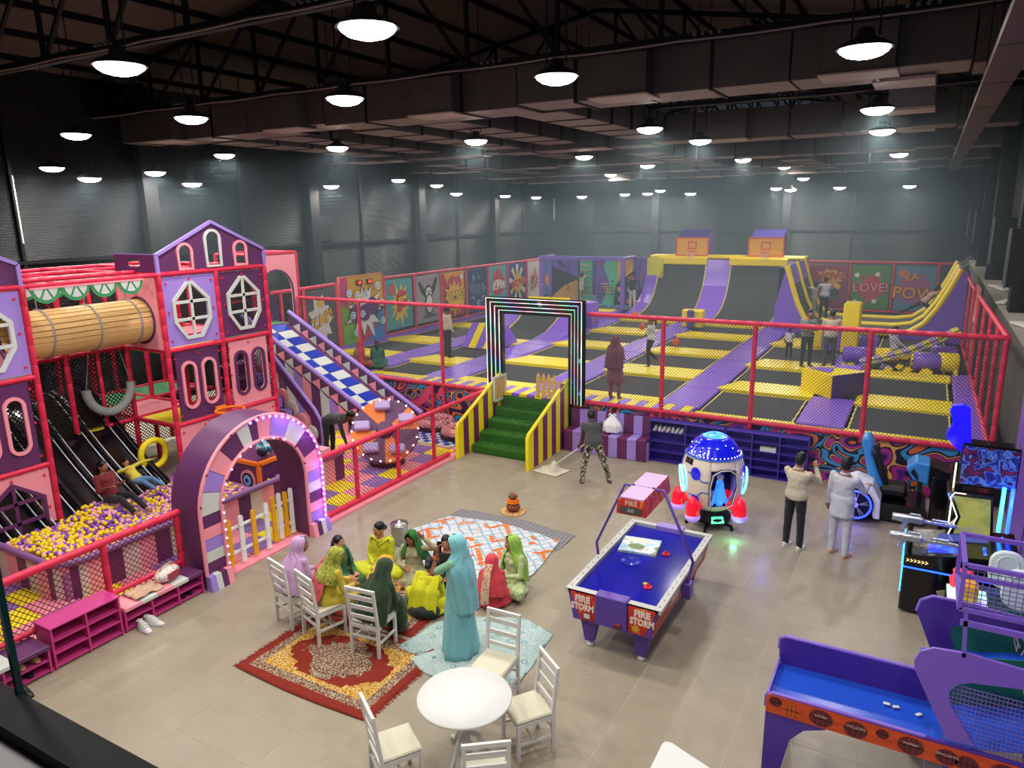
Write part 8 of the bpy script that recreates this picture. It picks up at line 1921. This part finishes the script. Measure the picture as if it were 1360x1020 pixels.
t, g = person('woman in a lime green veil sitting on the printed sheet and looking left', (-4.93, 8.6, 0), (-.35, -1), 1.6, 'l', hip=.14, legs='floor', arms=[((-.3, .3, -1), (.6, .8, .0)), ((-.5, -.1, -1), (-.3, .1, -1))], head=(-.45, -.1, 0), top=PALEG, bottom=('lap', PALEG), hair='bun', veil=(LIMV, .32, .26, .0))
# standing woman in the sari
t, g = person('standing woman in a pale cyan sari and mint blouse holding a phone to her ear', (-4.74, 6.86, .012), (-1, -.05), 1.66, 'm', legs='stand', arms=[((-.25, .75, -.45), (.35, -.10, 1)), ((-.1, .2, -1), (.1, .8, -.5))], head=(.1, -.12, 0), top=None, bottom=('skirt', CYS_, .0, .27, .06), hair='bun', veil=(CYS_, .60, .20, .06, 22))
s = g['s']; mb = MB(); P0, up, xs, fw = g['P0'], g['up'], g['xs'], g['fw']
ell_tube(mb, [(P0+up*(.47*s*q), xs*((rx+.014)*s), fw*((ry+.014)*s)) for q, rx, ry in ((.58, .135, .1), (.75, .155, .105), (.9, .165, .09), (.97, .11, .07))], 20)
for a, e, w, fa in g['AL']: seg(mb, a, a.lerp(e, .75), .058*s, .052*s)
remesh(mb.build('blouse', MINT, t), .011, .008)
for k, (c_, dz) in enumerate((('#c83a2a', .03), ('#d8a030', .045), ('#c83a2a', .06))):
    a, e, w, fa = g['AL'][0]; n1 = fa.orthogonal().normalized(); n2 = fa.cross(n1); MB().tube([w-fa*dz+(n1*cos(q)+n2*sin(q))*.034 for q in [2*pi*i/14 for i in range(14)]], .006, 5, closed=True).build('bangle', mat('bangle_'+c_[1:], c_, .3, .3), t)
a, e, w, fa = g['AL'][0]; ph = MB().at(w+fa*.09+g['xs']*.02, (0, .2, 0)).bbox((-.004, -.035, -.07), (.004, .035, .07), .003).build('phone', mat('phone_black', '#101014', .2), loc=(0, 0, 0)); ph.parent = None
ph.matrix_world = Matrix.Translation((-4.74, 6.86, .012)) @ Matrix.Rotation(atan2(1, -.05), 4, 'Z'); tag(ph, 'dark phone held at the ear of the woman in the cyan sari', 'phone')
# cleaner, the two young men
t, g = person('cleaner in a grey tee and black and white patterned trousers bending over the mop', (-5.62, 13.2, 0), (-.55, .75), 1.66, 'd', 'm', lean=(0, .45), legs=[((-.30, .05, -1), (-.12, -.06, -1)), ((-.36, -.05, -1), (-.28, -.12, -1))], hip=.82, arms=[((.1, .55, -1), (-.2, .15, -1)), ((-.0, .5, -1), (.5, .4, -1))], head=(0, -.35, 0), top=GREYT, sleeve=.42, bottom=('trousers', PATP), shoes=BRN)
t, g = person('young man in a cream shirt and black trousers with hands raised to his face', (-1.49, 11.95, 0), (.35, 1), 1.70, 'm', 'm', arms=[((-.25, .75, -.55), (.6, .5, .9)), ((-.25, .75, -.55), (.6, .5, .9))], head=(0, -.25, 0), lean=(0, .02), top=CREAM, bottom=('trousers', NAVY), shoes=SW)
t, g = person('young man in a loose white shirt and white trousers looking at the racing ride', (-.80, 12.0, 0), (.45, 1), 1.72, 'm', 'm', arms=[((-.14, .03, -1), (-.08, .15, -1)), ((-.2, .6, -.8), (.3, .9, .1))], head=(0, -.15, 0), top=WHK, bottom=('trousers', WHK), kurta=(WHK, .66, .03), shoes=TAN)
# man bending by the spinner
t, g = person('man in black bending down beside the spinning wheel', (-11.66, 11.85, .06), (1, .15), 1.7, 'd', 'm', lean=(0, 1), spine=(0, 1, .12), hip=.88, legs=[((-.08, .05, -1), (-.02, -.08, -1))]*2, arms=[((-.05, .25, -1), (.0, .35, -1))]*2, head=(0, -.6, 0), top=cl('charcoal_shirt', '#25262a'), bottom=('trousers', BLKC), shoes=SB)
# people on the deck
D = 1.14
t, g = person('woman in a mauve veil and dotted pink kurta standing behind the front fence', (-6.22, 15.85, D), (.1, 1), 1.58, 'm', top=DOTP, arms=[((-.15, .1, -1), (.3, .9, -.2)), ((-.15, .1, -1), (.3, .9, -.2))], bottom=('trousers', DOTP), kurta=(DOTP, .42, .09), hair='bun', veil=(MAUV, .45, .24, .04), near=False)
t, g = person('girl in a white tee and dark leggings running on the bed with a ball', (-6.66, 19.7, D), (-1, .1), 1.5, 'm', top=TEEW, sleeve=.4, legs=[((-.05, .1, -1), (0, -.1, -1)), ((-.05, .35, -1), (0, -.9, -.7))], arms=[((-.1, .3, -1), (.1, .8, -.5)), ((-.1, .3, -1), (.1, .8, -.5))], bottom=('trousers', NAVY), hair='tail', near=False)
t, g = person('man in a cream shirt and black trousers standing on the left beds', (-12.8, 18.4, D), (.5, 1), 1.68, 'd', 'm', top=CREAM, bottom=('trousers', BLT), near=False, shoes=SB)
t, g = person('woman in a rust patterned sari sitting on the purple strip', (-14.28, 15.95, D), (.6, .8), 1.55, 'm', hip=.14, legs='floor', arms='lap', lean=(0, .15), top=RUST, bottom=('lap', RUST, .03), hair='bun', veil=(RUST, .42, .3, .05), near=False)
t, g = person('woman in a teal kurta sitting beside the rust sari', (-13.72, 16.12, D), (-.5, .6), 1.55, 'm', hip=.14, legs='side', arms=[((-.1, .3, -1), (.3, .9, -.4))]*2, lean=(0, .12), top=TEALK, sleeve=.6, bottom=('lap', TEALK), hair='long', near=False)
b_ = thing('handbag', 'small grey bag lying on the bed beside the seated women', 'bag', (-13.25, 15.95, D-.03)); MB().ball((0, 0, .07), .14, 14, 8, (1.1, .6, .5)).build('bag_body', cl('grey_bag', '#5a5c50'), b_); MB().tube([(-.1, 0, .1), (-.2, .1, .03), (.1, .18, .02)], .012, 5).build('strap', cl('grey_bag', '#5a5c50'), b_)
t, g = person('small child in white shirt and black trousers left of the two standing men', (-3.33, 22.47, D), (-.3, -1), .98, 'd', 'm', top=WHK, sleeve=.5, bottom=('trousers', BLT), arms=[((-.2, .5, -.8), (.3, .2, 1)), ((-.2, 0, -1), (0, .2, -1))], near=False)
t, g = person('man in a grey striped polo and dark jeans standing with folded arms', (-2.73, 21.6, D), (.6, -.8), 1.66, 'm', 'm', top=POLO, sleeve=.4, bottom=('trousers', JEAN), arms=[((-.15, .4, -1), (1, .5, .2))]*2, near=False, shoes=SB)
t, g = person('man in a cream shirt and grey jeans standing with his back turned', (-2.13, 21.62, D), (-.5, 1), 1.7, 'm', 'm', top=CREAM, bottom=('trousers', GJEAN), arms=[((-.15, .4, -1), (.8, .6, .2))]*2, near=False, shoes=BRN)
t, g = person('young man in white shirt and black trousers on the half pipe', (-3.3, 30.0, 1.34), (-.6, .8), 1.68, 'm', 'm', top=WHK, bottom=('trousers', BLT), arms=[((-.5, .5, -.5), (-.2, .9, .1))]*2, near=False)
t, g = person('person in grey beside the young man in white on the half pipe', (-3.55, 29.2, 1.40), (1, .2), 1.5, 'd', 'm', top=cl('beige_tee', '#a8a294'), bottom=('trousers', cl('beige_pants', '#a09a8c')), near=False)
t, g = person('man in a plaid shirt leaping against the right curve of the half pipe', (.02, 30.6, 1.45), (1, .1), 1.7, 'm', 'm', hip=.62, spine=(0, .75, .8), legs=[((-.1, -.9, -.5), (0, -.8, -.5)), ((-.1, .75, -.6), (0, .2, -1))], arms=[((-.2, .8, .5), (0, .8, .6))]*2, head=(0, -.1, 0), top=PLAID, bottom=('trousers', BLT), near=False)
t, g = person('boy in a white shirt lying across the yellow roll in the pit', (-.55, 22.9, 1.28), (.9, .35), 1.5, 'd', 'm', hip=.30, spine=(0, -.25, 1), legs=[((-.1, 1, -.15), (0, .9, -.3))]*2, arms=[((-.2, .5, -.8), (.1, .8, -.4))]*2, head=(0, -.3, 0), top=WHK, bottom=('trousers', BLT), near=False)
q = pyy(771, 378, 32.2)
t, g = person('girl in a white dress climbing the rope ladder', (q.x, 32.35, q.z-.62), (.25, 1), 1.35, 'm', hip=.6, top=WHP, sleeve=.3, legs=[((-.15, .6, -.8), (0, -.2, -1)), ((-.1, .2, -1), (0, -.2, -1))], arms=[((-.1, .6, .6), (0, .2, 1))]*2, bottom=('skirt', WHP, .42, .15), hair='long', near=False)
t, g = person('small child in a teal outfit standing before the climbing wall', (-12.78, 29.9, D), (0, 1), .9, 'm', 'm', top=cl('sage_tee', '#5a8c7a'), bottom=('trousers', cl('sage_pants', '#6a9484')), near=False)
t, g = person('teenager in a black tee and white trousers beside the climbing wall', (-11.62, 31.6, D), (-.3, -1), 1.65, 'm', 'm', top=BLT, bottom=('trousers', WHP), sleeve=.4, arms=[((-.9, .2, .1), (-.3, .2, 1)), ((-.9, .2, .5), (-.6, .1, 1))], near=False)
# children on the slide
t, g = person('woman in a maroon top sitting at the foot of the black slide', (-12.1, 6.9, .62), (1, .1), 1.5, 'm', hip=.14, spine=(0, -.35, 1), legs=[((-.1, 1, .15), (0, .8, -.5))]*2, arms=[((-.15, .3, -1), (.3, .9, .4))]*2, head=(.1, -.1, 0), top=MARN, bottom=('trousers', BLKC), hair='long')
t, g = person('small child in yellow and blue lying on the slide beside the woman in maroon', (-12.25, 7.5, .74), (1, .15), 1.1, 'l', hip=.1, spine=(0, -.75, .7), legs=[((-.15, 1, .1), (0, .9, -.35))]*2, arms=[((-.9, .3, .2), (-.6, .5, .1)), ((-.6, .3, .1), (.3, .6, .2))], head=(0, .1, 0), top=YELC, bottom=('trousers', DENIM))
# ================================================================= HAZE in the upper hall
hm = bpy.data.materials.new('thin_haze'); hm.use_nodes = True; nt = hm.node_tree; nt.nodes.clear()
ou = nt.nodes.new('ShaderNodeOutputMaterial'); vs = nt.nodes.new('ShaderNodeVolumeScatter'); vs.inputs['Color'].default_value = (.66, .88, 1, 1); vs.inputs['Density'].default_value = .0088; vs.inputs['Anisotropy'].default_value = .15
nt.links.new(vs.outputs[0], ou.inputs['Volume'])
o = MB().box((X0+.35, 11.0, 1.6), (X1-.1, Y1-.35, 8.0)).build('haze', hm, kind='stuff'); o['label'] = 'thin blue grey haze hanging under the lamps'; o['category'] = 'haze'
